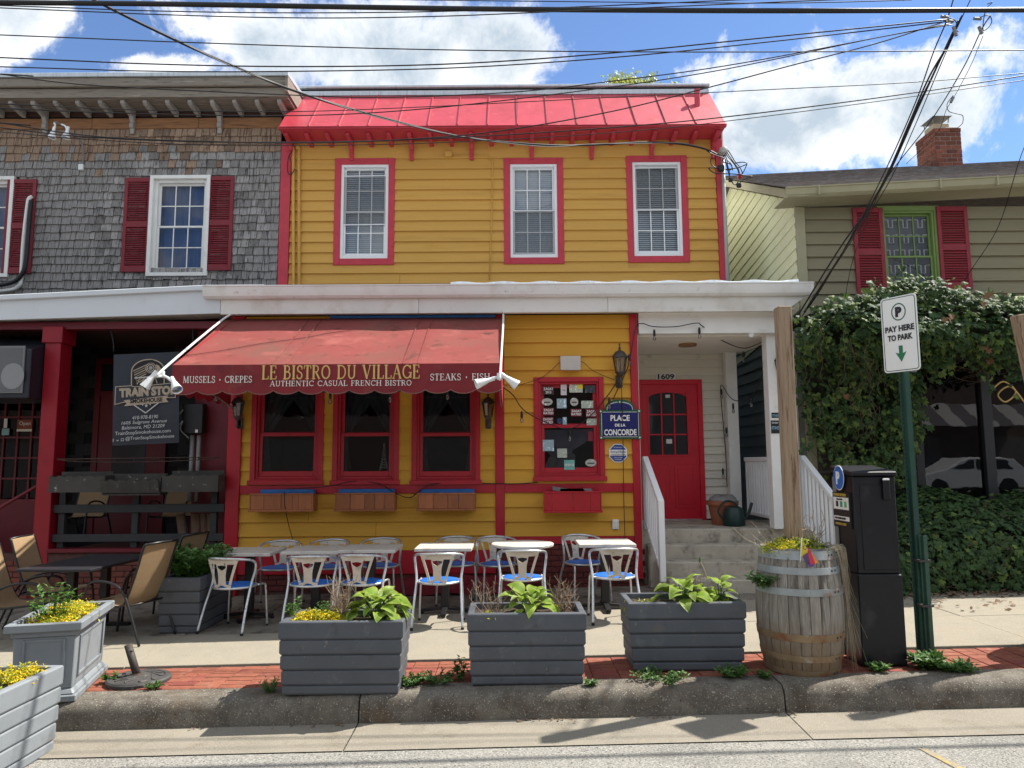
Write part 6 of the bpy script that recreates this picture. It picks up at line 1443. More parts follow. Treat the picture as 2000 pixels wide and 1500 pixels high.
# big panelled urn planter, turned to the kerb
a = ground(147, 1370); tA = T('panelled_planter', 'large light grey panelled planter with yellow flowers beside the umbrella base', 'planter', (0, 0, 0))
W_, D_, H_ = .46, .86, .56
def frus(w0, d0, z0, w1, d1, z1): return [(-w0, -d0, z0), (w0, -d0, z0), (w0, d0, z0), (-w0, d0, z0), (-w1, -d1, z1), (w1, -d1, z1), (w1, d1, z1), (-w1, d1, z1)]
MB().hexa(frus(W_ / 2, D_ / 2, 0, W_ / 2, D_ / 2, .045)).b('plinth', m_greyl, tA, bevel=.006)
MB().hexa(frus(W_ / 2 - .012, D_ / 2 - .012, .046, W_ / 2 - .034, D_ / 2 - .036, .085)).b('foot_moulding', m_greyl, tA, bevel=.01)
MB().hexa(frus(W_ / 2 - .038, D_ / 2 - .040, .086, W_ / 2 - .028, D_ / 2 - .032, .46)).b('body', m_greyl, tA, bevel=.006)
for ring_ in ((.461, .50, .015), (.501, H_, -.02)):
    z0, z1, o = ring_; w, d = W_ / 2 - o, D_ / 2 - o; k = MB()
    for x0, x1, y0, y1 in ((-w, w, -d, -d + .05), (-w, w, d - .05, d), (-w, -w + .05, -d + .05, d - .05), (w - .05, w, -d + .05, d - .05)): k.box(x0, x1, y0, y1, z0, z1)
    k.b('rim', m_greyl, tA, bevel=.006)
MB().box(-W_ / 2 + .05, W_ / 2 - .05, -D_ / 2 + .05, D_ / 2 - .05, .461, .52).b('soil', m_soil, tA)
for z0, z1 in ((.15, .165), (.425, .44)):
    MB().box(W_ / 2 - .05, W_ / 2 - .024 + (.004 if z0 > .3 else 0), -.3, .3, z0, z1).b('panel_moulding', m_greyl, tA); MB().box(-.13, .13, -D_ / 2 + .026, -D_ / 2 + .05, z0, z1).b('panel_moulding', m_greyl, tA)
for s in (-1, 1):
    MB().bar((W_ / 2 - .031, s * .3, .15), (W_ / 2 - .024, s * .3, .44), .014, .015).b('panel_moulding', m_greyl, tA); MB().bar((s * .13, -D_ / 2 + .034, .15), (s * .13, -D_ / 2 + .028, .44), .014, .015).b('panel_moulding', m_greyl, tA)
rzA = R(15); RA = Matrix.Rotation(rzA, 4, 'Z'); cA = Vector((a.x, a.y, gz(a.x) + SW)) - RA @ Vector((W_ / 2, -D_ / 2, 0)); tA.location = cA; tA.rotation_euler.z = rzA
# ================================================================== PLANTS
def leafmesh(name, L, Wd, mat, droop=.5, n=8, fold=.25, uv=True, tip=1.4):
    mb = MB(); vs = []; uvs = []; m_ = 5
    for i in range(n + 1):
        t = i / n; w = Wd / 2 * (math.sin(math.pi * t ** .72)) ** .85 * (1 - t * .08); w = max(w, .0008)
        ang = droop * t ** tip; y = L * (t - .16 * droop * t * t); z = -L * droop * .5 * t * t + L * .18 * math.sin(math.pi * t * .9)
        for k in range(m_):
            s = (k - 2) / 2; vs.append((w * s, y, z + fold * w * abs(s) + .05 * w * math.sin(t * 12 + s))); uvs.append(((s + 1) / 2, t))
    fs = [(i * m_ + k, i * m_ + k + 1, (i + 1) * m_ + k + 1, (i + 1) * m_ + k) for i in range(n) for k in range(m_ - 1)]
    mb.add(vs, fs); me = mb.mesh(name, mat, smooth=True, fix=False)
    ul = me.uv_layers.new(name='UVMap')
    for lp in me.loops: ul.data[lp.index].uv = uvs[lp.vertex_index]
    return me
HL = [leafmesh('leaf', .185, .135, m_hosta, d, fold=.07) for d in (.4, .7, 1.0)] + [leafmesh('leaf', .15, .105, m_hosta, d, fold=.09) for d in (.3, .7)]
def hosta(loc, n, label, size=1., spread=.13, dome=.13):
    t = T('hosta_plant', label, 'plant', (0, 0, 0), 'hostas in the planters')
    for i in range(n):
        a = i * 2.4 + random.uniform(-.35, .35); q = (i + .5) / n; r = spread * math.sqrt(q) * random.uniform(.75, 1.05)
        base = Vector((r * math.cos(a), r * .72 * math.sin(a), .045 + dome * (1 - q ** 1.3) * random.uniform(.75, 1.15)))
        el = R(38 - 62 * q) + random.uniform(-.22, .22); s = size * random.uniform(.68, 1.1)
        o = link('leaf', HL[random.randrange(len(HL))], t, base); o.rotation_euler = Euler((el, random.uniform(-.4, .4), a - math.pi / 2 + random.uniform(-.3, .3))); o.scale = (s, s, s)
        MB().tube(smooth_path([(base.x * .2, base.y * .2, -.02), base * .6 + Vector((0, 0, .02)), base], 3), .0035, 5).b('stem', m_leafg, t)
    t.location = loc; return t
hz = lambda x: gz(x) + SW + PH - .02
hosta((P1[0] + .23, P1[1] - .03, hz(P1[0])), 46, 'large variegated hosta at the sunlit end of the first kerb planter', .92, .19, .125)
hosta((P2[0] + .02, P2[1] - .05, hz(P2[0])), 22, 'lime hosta drooping over the front of the middle kerb planter', .98, .14, .10)
hosta((P3[0] + .02, P3[1] - .04, hz(P3[0])), 32, 'green hosta in the planter next to the barrel', .95, .19, .09)
hosta((P3[0] + .31, P3[1] - .05, hz(P3[0])), 9, 'small upright hosta shoot near the barrel end of its planter', .8, .07, .12)
def cover(name, label, cat, c, rx, ry, n, hgt, mat, size=.02, rz=0, dome=True, mat2=None):
    """many small leaves or petals in a low mound"""
    mbs = [MB(), MB()]; cl = []
    for i in range(max(12, n // 26)):
        a = random.uniform(0, math.tau); r = math.sqrt(random.random()); cl.append((r * math.cos(a) * rx, r * math.sin(a) * ry, hgt * ((1 - r * r) ** .5 if dome else 1) * random.uniform(.25, 1.15), random.random() < .68, random.uniform(.018, .034)))
    for i in range(n):
        x, y, z, k_, sp_ = random.choice(cl)
        p = Vector((x + random.gauss(0, sp_), y + random.gauss(0, sp_), z + random.gauss(0, sp_ * .45))); p.rotate(Euler((0, 0, rz))); p += Vector(c); s = size * random.uniform(.45, 1.15)
        u = Vector((random.gauss(0, 1), random.gauss(0, 1), random.gauss(0, .55))).normalized(); v = Vector((random.gauss(0, 1), random.gauss(0, 1), random.gauss(0, .6))); v = (v - u * v.dot(u)).normalized()
        w = u.cross(v) * s * .3
        mbs[0 if (mat2 is None or (k_ if random.random() < .88 else not k_)) else 1].add([p - u * s, p - v * s * .5 + w, p + u * s, p + v * s * .5 + w], [(0, 1, 2), (0, 2, 3)])
    t = T(name, label, cat, c)
    for mb, m_ in zip(mbs, (mat, mat2)):
        if mb.f: mb.b('foliage', m_, t, kind='stuff', fix=False)
    return t
def sprig(label, c, n, h, spread, mat, leaf=.045, name='herb_plant', lw=.55, kinds=None, cat='plant', arch=.3):
    t = T(name, label, cat, c); lf = MB(); st_ = MB()
    for i in range(n):
        a = random.uniform(0, math.tau); hh = h * random.uniform(.55, 1.1); o = spread * random.random()
        b0 = Vector(c) + Vector((o * .5 * math.cos(a), o * .5 * math.sin(a), 0)); tip_ = b0 + Vector((math.cos(a) * spread * random.uniform(.4, 1), math.sin(a) * spread * random.uniform(.4, 1), hh))
        mid = (b0 + tip_) / 2 + Vector((0, 0, hh * arch * .5))
        path = smooth_path([b0, mid, tip_], 4); st_.tube(path, .0028, 4, taper=.4)
        for k in range(2, len(path)):
            for s in range(2):
                p = path[k]; d = Vector((random.gauss(0, 1), random.gauss(0, 1), random.uniform(-.2, .7))).normalized(); L = leaf * random.uniform(.6, 1.25); sd = d.cross(Vector((0, 0, 1))).normalized() * L * lw / 2; up = d.cross(sd).normalized() * L * .12
                lf.add([p, p + d * L * .45 + sd - up, p + d * L, p + d * L * .45 - sd - up, p + d * L * .5], [(0, 1, 4), (1, 2, 4), (2, 3, 4), (3, 0, 4)])
    st_.b('stems', mat, t, kind='stuff', fix=False); lf.b('foliage', mat, t, kind='stuff', fix=False); return t
def stalks(label, c, n, h, spread, mat=None, r=.0035, lean=(0, 0), twig=3):
    t = T('dry_stalks', label, 'dead plant', c); mb = MB()
    for i in range(n):
        a = random.uniform(0, math.tau); b0 = Vector(c) + Vector((spread * .35 * random.random() * math.cos(a), spread * .35 * random.random() * math.sin(a), 0))
        tp_ = b0 + Vector((spread * random.uniform(.1, 1) * math.cos(a) + lean[0], spread * random.uniform(.1, .8) * math.sin(a) + lean[1], h * random.uniform(.45, 1.1)))
        kink = lambda: Vector((random.gauss(0, .012), random.gauss(0, .012), 0))
        path = [b0 + (tp_ - b0) * (k / 5) + kink() * (k > 0) for k in range(6)]; mb.tube(path, r, 4, taper=.45)
        for _ in range(twig):
            k = random.randrange(2, 5); d = Vector((random.gauss(0, 1), random.gauss(0, 1), random.uniform(.2, 1.2))).normalized() * h * random.uniform(.12, .3)
            mb.tube([path[k], path[k] + d * .5 + kink() * .5, path[k] + d], r * .55, 3, taper=.5)
    mb.b('stems', mat or m_dry, t, kind='stuff', fix=False); return t
cover('yellow_creeper', 'bright yellow flowering groundcover in the first kerb planter', 'flowers', (P1[0] - .2, P1[1] - .06, hz(P1[0]) - .025), .22, .11, 2000, .10, m_yflow, .014, mat2=m_lime2)
stalks('tall dead brown stalks between hosta and yellow flowers in the first kerb planter', (P1[0] - .06, P1[1] + .02, hz(P1[0]) - .05), 34, .36, .13)
sprig('green seedlings at the corner of the first kerb planter', (P1[0] - .40, P1[1] + .02, hz(P1[0]) - .04), 5, .17, .07, m_leafg, .05)
sprig('low green weeds behind the yellow flowers in the first kerb planter', (P1[0] - .14, P1[1] + .08, hz(P1[0]) - .04), 10, .13, .14, m_leafg, .045)
stalks('thin dead twigs at the shaded end of the middle kerb planter', (P2[0] - .27, P2[1], hz(P2[0]) - .05), 16, .30, .17, twig=4)
stalks('dense dead twigs at the sunlit end of the middle kerb planter', (P2[0] + .29, P2[1] + .05, hz(P2[0]) - .05), 30, .30, .12, twig=4)
cover('lime_creeper', 'lime green groundcover at the shaded end of the middle kerb planter', 'plant', (P2[0] - .28, P2[1] - .1, hz(P2[0]) - .06), .14, .11, 500, .08, m_lime2, .016, mat2=m_yflow)
cover('lime_creeper', 'short lime grass at the shaded end of the planter next to the barrel', 'plant', (P3[0] - .33, P3[1] - .05, hz(P3[0]) - .06), .12, .13, 500, .09, m_lime2, .016, mat2=m_leafg)
cover('lime_creeper', 'lime leaves around the hosta shoot near the barrel', 'plant', (P3[0] + .27, P3[1] - .05, hz(P3[0]) - .06), .15, .12, 450, .09, m_lime2, .018, mat2=m_leafg)
stalks('fine brown dead stalks behind the hosta next to the barrel', (P3[0] + .14, P3[1] + .08, hz(P3[0]) - .05), 22, .28, .10)
tl = T('seed_stalk', 'single tall seed stalk rising from the planter next to the barrel', 'plant', (P3[0] + .24, P3[1], hz(P3[0])))
tube('stem', smooth_path([(P3[0] + .24, P3[1], hz(P3[0]) - .04), (P3[0] + .22, P3[1], hz(P3[0]) + .2), (P3[0] + .17, P3[1], hz(P3[0]) + .33)], 4), .004, m_drygrass, tl)
MB().lathe([(0, -.02), (.01, 0), (.008, .02), (0, .035)], 8, (P3[0] + .17, P3[1], hz(P3[0]) + .33)).b('seed_head', m_leafg, tl, smooth=True)
sprig('dense leafy green shrub in the planter at the smokehouse edge', (P0[0], P0[1] - .15, gz(P0[0]) + SW + .5), 170, .30, .30, m_dkleaf, .062, 'leafy_shrub', .7)
sprig('tall green leafy stem among the yellow flowers of the panelled planter', tuple(cA + Vector((.03, -.22, .50))), 22, .27, .13, m_leafg, .042)
tmp = cover('yellow_creeper', 'yellow flowering groundcover spilling over the panelled planter', 'flowers', tuple(cA + Vector((0, .0, .51))), .2, .41, 3200, .09, m_yflow, .013, rzA, mat2=m_lime2)
cover('yellow_creeper', 'yellow flowers at the far end of the light planter in the gutter', 'flowers', (PB[0] + .05, PB[1] + .26, PB[2] - .05), .15, .18, 1200, .10, m_yflow, .013, mat2=m_lime2)
cover('lime_creeper', 'lime leaves in the light planter in the gutter', 'plant', (PB[0] + .0, PB[1] - .1, PB[2] - .06), .17, .2, 500, .07, m_lime2, .02, mat2=m_leafg)
def weeds(label, px, py, n, h, sp, leaf=.05, mat=None):
    q = ground(px, py); return sprig(label, (q.x, q.y, q.z), n, h * .75, sp * .75, mat or m_weed, leaf * .72, 'weed_plant', .5, arch=.1)
weeds('wiry weed tuft against the shaded end of the first kerb planter', 527, 1352, 22, .13, .09, .03)
weeds('bright weed clump on the kerb at the sunlit end of the first planter', 803, 1338, 26, .07, .10, .05, m_leafg)
weeds('shaded weeds on the brick strip between first and middle planter', 860, 1334, 20, .09, .18, .05)
weeds('tall sprouting weed at the shaded end of the middle planter', 898, 1330, 9, .20, .08, .06)
weeds('small weeds at the sunlit end of the middle planter', 1152, 1340, 10, .05, .05, .04, m_leafg)
weeds('weeds along the foot of the planter next to the barrel', 1290, 1328, 30, .07, .22, .05)
weeds('weed clump at the foot of the barrel side of its planter', 1430, 1322, 26, .09, .13, .055)
weeds('weeds in the crack under the barrel', 1495, 1325, 8, .06, .06, .05)
weeds('dandelion leaves at the foot of the green sign post', 1810, 1305, 34, .10, .13, .10, m_leafg)
weeds('low dandelion leaves on the kerb next to the sign post', 1868, 1310, 30, .05, .14, .07)
weeds('sprout at the foot of the black pay station', 1715, 1312, 12, .07, .08, .06)
weeds('weeds between the panelled planter and the umbrella base', 213, 1333, 10, .07, .07, .05, m_leafg)
weeds('tiny weeds at the edge of the umbrella base', 300, 1345, 12, .05, .08, .04, m_leafg)
# ================================================================== BARREL with post
q = ground(1562, 1326); BY = q.y + .30; BX = at(1562, 1210, BY).x; BZ = gz(BX) + SW; BH = .93
br = T('oak_barrel', 'weathered oak barrel with steel hoops planted around the timber post', 'barrel', (BX, BY, BZ))
def rad(t): return .270 + .055 * (1 - ((t - .47) / .53) ** 2 if t > .47 else 1 - ((t - .47) / .47) ** 2)
ns = 26
for k in range(ns):
    a0, a1 = k * math.tau / ns + .006, (k + 1) * math.tau / ns - .006; vs = []; nz_ = 12; dr_ = random.uniform(-.002, .002); tz = random.uniform(-.006, .004)
    for i in range(nz_ + 1):
        t = i / nz_; r = rad(t) + dr_; z = BZ + BH * t + (tz if i == nz_ else 0)
        for rr, aa in ((r, a0), (r + .0025, (a0 + a1) / 2), (r, a1), (r - .03, a1), (r - .03, a0)): vs.append((BX + rr * math.cos(aa), BY + rr * math.sin(aa), z))
    fs = [(i * 5 + j, i * 5 + (j + 1) % 5, (i + 1) * 5 + (j + 1) % 5, (i + 1) * 5 + j) for i in range(nz_) for j in range(5)] + [tuple(range(5))[::-1], tuple(range(nz_ * 5, nz_ * 5 + 5))]
    MB().add(vs, fs).b('stave', m_stave, br)
for t0, t1, mt in ((.915, .985, m_hoop), (.80, .855, m_hoop), (.635, .69, m_hoop), (.275, .335, m_hoopr), (.115, .165, m_hoopr), (.0, .045, m_hoopr)):
    pr_ = [(rad(t0) + .001, BZ + BH * t0), (rad(t0) + .006, BZ + BH * t0), (rad((t0 + t1) / 2) + .0065, BZ + BH * (t0 + t1) / 2), (rad(t1) + .006, BZ + BH * t1), (rad(t1) + .001, BZ + BH * t1)]
    hp = MB().lathe([(r, z) for r, z in pr_], 40, (BX, BY, 0), cap=False).b('hoop', mt, br, smooth=40)
    for k in range(2):
        a = -math.pi / 2 + .55 + k * .13; tm = (t0 + t1) / 2; r = rad(tm) + .0055
        MB().lathe([(.009, 0), (.008, .005), (0, .006)], 8).xf(Matrix.Translation((BX + r * math.cos(a), BY + r * math.sin(a), BZ + BH * tm)) @ Vector((math.cos(a), math.sin(a), 0)).to_track_quat('Z', 'Y').to_matrix().to_4x4()).b('rivet', m_iron, hp)
MB().lathe([(0, .86), (.25, .86)], 24, (BX, BY, BZ), cap=False).b('soil', m_soil, br)
cover('yellow_creeper', 'yellow and green creeping plants filling the barrel top', 'plant', (BX, BY, BZ + .86), .25, .24, 2600, .13, m_lime2, .014, mat2=m_leafg)
cover('yellow_creeper', 'bright yellow creeper on the planter side of the barrel rim', 'flowers', (BX - .16, BY - .12, BZ + .89), .14, .09, 900, .08, m_yflow, .012, mat2=m_lime2)
stalks('dead twigs arching from the barrel on the steps side', (BX - .12, BY, BZ + .86), 12, .24, .26, m_drygrass, .0025, (-.08, 0), 2)
stalks('small dry canes standing in the barrel behind the flag', (BX + .15, BY + .05, BZ + .86), 12, .34, .12, m_drygrass, .006, twig=2)
dg = T('dry_grass', 'long dry grass strands trailing down the barrel on the pay station side', 'dead plant', (BX + .3, BY, BZ + .8)); mb = MB()
for i in range(60):
    a = random.uniform(-1.1, .5); r = .31; b0 = Vector((BX + .25 * math.cos(a), BY + .25 * math.sin(a), BZ + .9)); ln = random.uniform(.25, .95)
    p1 = b0 + Vector((.06 + .05 * random.random(), -.02, .02)); dx = random.uniform(.02, .16) if random.random() < .3 else random.uniform(.02, .07)
    p2 = b0 + Vector((.10 + .03 * random.random(), -.03 * random.random(), -ln * .5)); p3 = b0 + Vector((.08 + dx, -.06 * random.random(), -ln))
    mb.tube(smooth_path([b0, p1, p2, p3], 4), .0018, 3, taper=.5)
mb.b('strands', m_drygrass, dg, kind='stuff', fix=False)
gv = sprig('green vine trailing over the planter side of the barrel', (BX - .31, BY - .1, BZ + .62), 16, .10, .10, m_weed, .06, 'trailing_vine'); 
zt_p = at(1535, 600, BY).z
po = T('timber_post', 'tall weathered square timber post rising from the oak barrel', 'post', (BX - .02, BY, BZ + .5))
pcx = at(1551, 1080, BY).x; MB().box(pcx - .055, pcx + .055, BY - .055, BY + .055, BZ + .05, zt_p).b('timber', m_post, po, bevel=.006)
br2 = copy_tree(br, (4.66, 6.18, gz(4.66) + SW), label='second oak barrel just past the frame edge, holding the leaning post')
for o_ in (br, br2): o_['group'] = 'oak barrels along the kerb'
po2 = T('timber_post', 'leaning weathered timber post with white edging, cut by the frame edge', 'post', (at(2010, 760, 6.1).x, 6.1, 1.5))
a, b = at(1992, 615, 6.1), at(2050, 880, 6.1); MB().bar(a, b + (b - a) * .45, .11, .11, (0, 1, 0)).b('timber', m_post, po2, bevel=.006)
MB().bar(a + Vector((.068, .0, -.01)), b + Vector((.068, 0, 0)), .012, .11, (0, 1, 0)).b('white_edging', m_alu, po2)
fl_ = T('pride_flag', 'small rainbow pride flag with yellow triangle drooping in the barrel', 'flag', tuple(at(1580, 1090, BY - .29)))
def flp(name, pts, mat, dy=0): 
    P_ = [at(x, y, BY - .285 + d + dy) for x, y, d in pts]; MB().add(P_ + [p + Vector((0, .003, 0)) for p in P_], [tuple(range(len(P_))), tuple(range(len(P_), 2 * len(P_)))[::-1]] + [(i, (i + 1) % len(P_), len(P_) + (i + 1) % len(P_), len(P_) + i) for i in range(len(P_))]).b(name, mat, fl_)
fc = lambda n, c: pm('flag_' + n, c, .7, .08, 20)
flp('yellow_triangle', [(1566, 1052, 0), (1578, 1073, -.02), (1580, 1094, -.01), (1564, 1086, 0)], fc('yellow', (.62, .50, .04)))
flp('purple_band', [(1568, 1086, -.005), (1580, 1078, -.02), (1584, 1100, -.02), (1576, 1102, 0)], fc('purple', (.10, .06, .16)), -.004)
flp('red_stripe', [(1577, 1068, -.012), (1583, 1076, -.02), (1592, 1100, -.03), (1583, 1104, -.02), (1579, 1085, -.02)], fc('red', (.55, .04, .08)), -.004)
flp('orange_stripe', [(1583, 1076, -.018), (1590, 1086, -.02), (1598, 1098, -.02), (1592, 1101, -.03)], fc('orange', (.65, .22, .03)), -.004)
flp('violet_stripe', [(1579, 1102, -.018), (1590, 1101, -.02), (1588, 1106, -.02), (1580, 1107, -.02)], fc('violet', (.08, .05, .3)), -.006)
tube('stick', [at(1566, 1050, BY - .295), at(1563, 1098, BY - .285)], .004, m_white, fl_)
rg = [at(1572, 1069, BY - .322) + Vector((.012 * math.cos(k * .5), 0, .017 * math.sin(k * .5))) for k in range(13)]; tube('ring', rg, .0025, fc('purple', (.1, .06, .16)), fl_, 4)
# ================================================================== PAY STATION
q = ground(1686, 1304); KX, KY = q.x, q.y; KZ = gz(KX + .15) + SW; kw, kd = at(1771, 1300, KY).x - KX, .36
ztf, ztb = at(1690, 918, KY).z, at(1644, 909, KY + kd).z
ks = T('parking_pay_station', 'black parking pay station cabinet with blue P badge on its side', 'parking meter', (KX + kw / 2, KY + kd / 2, KZ))
zsm = at(1700, 1121, KY).z
MB().box(KX - .004, KX + kw + .008, KY - .006, KY + kd, KZ + .012, zsm - .003).b('lower_cabinet', m_kiosk, ks, bevel=.008)
MB().hexa([(KX, KY, zsm), (KX + kw, KY, zsm), (KX + kw, KY + kd, zsm), (KX, KY + kd, zsm), (KX, KY, ztf - .05), (KX + kw, KY, ztf - .05), (KX + kw, KY + kd, ztb - .05), (KX, KY + kd, ztb - .05)]).b('upper_cabinet', m_kiosk, ks, bevel=.008)
MB().hexa([(KX - .012, KY - .014, ztf - .049), (KX + kw + .012, KY - .014, ztf - .049), (KX + kw + .012, KY + kd + .02, ztb - .049), (KX - .012, KY + kd + .02, ztb - .049), (KX - .012, KY - .014, ztf - .012), (KX + kw + .012, KY - .014, ztf - .012), (KX + kw + .012, KY + kd + .02, ztb), (KX - .012, KY + kd + .02, ztb)]).b('hood', m_kiosk, ks, bevel=.008)
MB().box(KX + .05, KX + kw - .03, KY - .006, KY - .0005, zsm + .03, ztf - .12).b('access_panel', m_kiosk, ks, bevel=.004)
a = at(1728, 955, KY); MB().box(a.x - .026, a.x + .026, KY - .035, KY - .0061, a.z - .085, a.z + .085).b('lock_hasp', m_kiosk, ks, bevel=.006)
MB().box(a.x - .03, a.x + .022, KY - .04, KY - .034, a.z + .07, a.z + .082).b('hasp_tag', m_vinyl, ks)
MB().box(KX - .01, KX - .0005, KY + kd - .075, KY + kd - .01, KZ + .02, zsm + .75).b('side_strip', pm('pewter_strip', (.16, .16, .16), .5, .12, 6), ks, bevel=.002)
Xs = KX - .014; yc = KY + kd - .15; zc_ = at(1656, 933, KY + .22).z
def sdisc(name, r, x, mat, n=28): return MB().prism([(yc + r * .93 * math.cos(k * math.tau / n), zc_ + r * math.sin(k * math.tau / n)) for k in range(n)], 'x', x - .003, x).b(name, mat, ks)
sdisc('badge_rim', .102, Xs, m_sgnw); sdisc('badge', .094, Xs - .0031, m_pblue)
text('badge_letter', 'P', .16, (Xs - .008, yc + .005, zc_), m_sgnw, ks, width=.062, height=.105, rot=(0, 0, R(-90)), bold=.008)
zl = zc_ - .13
MB().box(Xs, KX - .0005, KY + .045, KY + kd - .012, zl - .27, zl + .012).b('label_panel', m_black, ks)
lw_ = pm('amber_print', (.50, .34, .06), .5)
text('lettering', 'PAYMENT OPTIONS', .03, (Xs - .003, yc - .0, zl - .008), lw_, ks, width=.22, height=.022, rot=(0, 0, R(-90)), bold=.001)
MB().box(Xs - .003, Xs - .0001, KY + .06, KY + kd - .03, zl - .125, zl - .028).b('label_card', m_sgnw, ks)
for k, c in ((0, m_black), (1, pm('print_teal', (.05, .25, .2), .5)), (2, pm('print_green', (.12, .4, .15), .5))): MB().box(Xs - .005, Xs - .0031, KY + .24 - k * .075, KY + .28 - k * .075, zl - .105, zl - .06).b('pictogram', c, ks)
text('lettering', 'Please Park', .02, (Xs - .006, yc, zl - .043), m_black, ks, width=.1, height=.014, rot=(0, 0, R(-90)))
MB().box(Xs - .003, Xs - .0001, KY + .06, KY + kd - .03, zl - .215, zl - .18).b('label_card', m_sgnw, ks)
text('lettering', 'PAY HERE NOW', .02, (Xs - .006, yc, zl - .197), m_black, ks, width=.19, height=.016, rot=(0, 0, R(-90)))
text('lettering', 'PARKING ZONE', .03, (Xs - .003, yc, zl - .243), lw_, ks, width=.19, height=.018, rot=(0, 0, R(-90)), bold=.001)
# ================================================================== PARKING SIGN
q = ground(1797, 1287); SX, SY = q.x, q.y; SZ = gz(SX) + SW; ztop = at(1760, 590, SY).z
sp = T('parking_sign', 'white PAY HERE TO PARK sign on a green punched steel post', 'sign', (SX, SY, SZ))
a = at(1787, 1000, SY).x
ch_ = MB()
px_ = a - .0
prof_u = [(-.045, .03), (-.045, .025), (-.025, .025), (-.018, -.012), (.018, -.012), (.025, .025), (.045, .025), (.045, .03), (.021, .03), (.014, -.006), (-.014, -.006), (-.021, .03)]
MB().prism([(px_ + x, SY + y) for x, y in prof_u], 'z', SZ - .1, ztop).b('post', m_grn, sp)
for k in range(70):
    z = SZ + .12 + k * .036
    if z > ztop - .6: break
    MB().box(px_ - .040, px_ - .032, SY + .022, SY + .0249, z - .006, z + .006).b('punched_hole', m_black, sp)
zst = at(1797, 1046, SY - .05).z
MB().prism([(px_ + .032 + x * .75, SY - .055 + y * .8) for x, y in prof_u], 'z', SZ - .1, zst).b('anchor_stub', pm('faded_post_green', (.035, .085, .06), .45, .2, 8), sp)
for py in (1096, 1184):
    z = at(1797, py, SY - .07).z; MB().box(px_ - .03, px_ + .066, SY - .07, SY + .036, z - .009, z + .009).b('clamp', m_iron, sp)
sw, sh_ = .305, .635; zc_ = (at(1750, 580, SY).z + at(1750, 729, SY).z) / 2
Rz = Matrix.Translation((px_ - .055, SY - .055, zc_)) @ Matrix.Rotation(R(-58), 4, 'Z')
def sg_(mb, name, mat, bevel=0): return mb.xf(Rz).b(name, mat, sp, bevel=bevel)
sg_(MB().prism(roundrect(sw, sh_, .03), 'y', -.004, 0), 'sign_plate', m_sgnw)
o_, i_ = roundrect(sw - .02, sh_ - .02, .025), roundrect(sw - .032, sh_ - .032, .02); n = len(o_)
sg_(MB().add([(x, -.0055, z) for x, z in o_] + [(x, -.0055, z) for x, z in i_], [(k, (k + 1) % n, n + (k + 1) % n, n + k) for k in range(n)]), 'border_line', m_egrn)
c1 = [(.062 * math.cos(k * math.tau / 30), .185 + .074 * math.sin(k * math.tau / 30)) for k in range(30)]; c2 = [(.053 * math.cos(k * math.tau / 30), .185 + .064 * math.sin(k * math.tau / 30)) for k in range(30)]
sg_(MB().add([(x, -.0055, z) for x, z in c1] + [(x, -.0055, z) for x, z in c2], [(k, (k + 1) % 30, 30 + (k + 1) % 30, 30 + k) for k in range(30)]), 'ring', m_egrn)
def sgtext(t_, z, w, h, mat=m_black, bold=.002):
    o = text('lettering', t_, h, (0, 0, 0), mat, sp, width=w, height=h, bold=bold, depth=.001)
    o.matrix_local = Matrix.Translation(-org(sp)) @ Rz @ Matrix.Translation((0, -.0065, z))
sgtext('P', .185, .055, .085, m_black, .006); sgtext('PAY HERE', .045, .245, .05); sgtext('TO PARK', -.03, .21, .05)
sg_(MB().prism([(-.016, -.10), (-.016, -.165), (-.045, -.155), (0, -.235), (.045, -.155), (.016, -.165), (.016, -.10)], 'y', -.007, -.0041), 'arrow', m_sgng)
Rz2 = Matrix.Translation((px_ + .05, SY + .045, zc_ + .01)) @ Matrix.Rotation(R(28), 4, 'Z')
MB().prism(roundrect(.22, sh_, .02), 'y', -.003, .003).xf(Rz2).b('second_sign_back', pm('sign_back', (.07, .07, .07), .4, .2, 5, metal=.5), sp)
# ================================================================== UMBRELLA BASE
q = ground(271, 1330); ub = T('umbrella_base', 'round cast iron umbrella base with a leaning empty tube', 'umbrella base', (q.x, q.y, q.z))
MB().lathe([(.235, 0), (.235, .022), (.222, .034), (.19, .036), (.183, .030), (.09, .042), (.07, .05), (0, .052)], 36, q).b('disc', m_iron, ub, smooth=35)
for k in range(10):
    a = k * math.tau / 10; pts = [q + Vector((r * math.cos(a + .5 * math.sin(r * 30)), r * math.sin(a + .5 * math.sin(r * 30)), .046 - r * .06)) for r in (.085, .11, .135, .16, .18)]
    tube('relief_scroll', pts, .006, m_iron, ub, 5)
tp_ = at(250, 1259, q.y + .02); b0 = Vector((q.x - .015, q.y, q.z + .04)); tube('tube', [b0, tp_], .029, pm('rusty_tube', (.05, .042, .036), .65, .25, 14, .2, 50, spots=[((.22, .07, .02), .6, .72, 12)]), ub, 12)
MB().lathe([(.05, 0), (.034, .03)], 14, b0 - Vector((0, 0, .01))).b('collar', m_rust, ub, smooth=30)
tube('thumb_screw', [tp_ + Vector((.02, -.02, -.05)), tp_ + Vector((.055, -.03, -.04))], .008, m_iron, ub, 6)
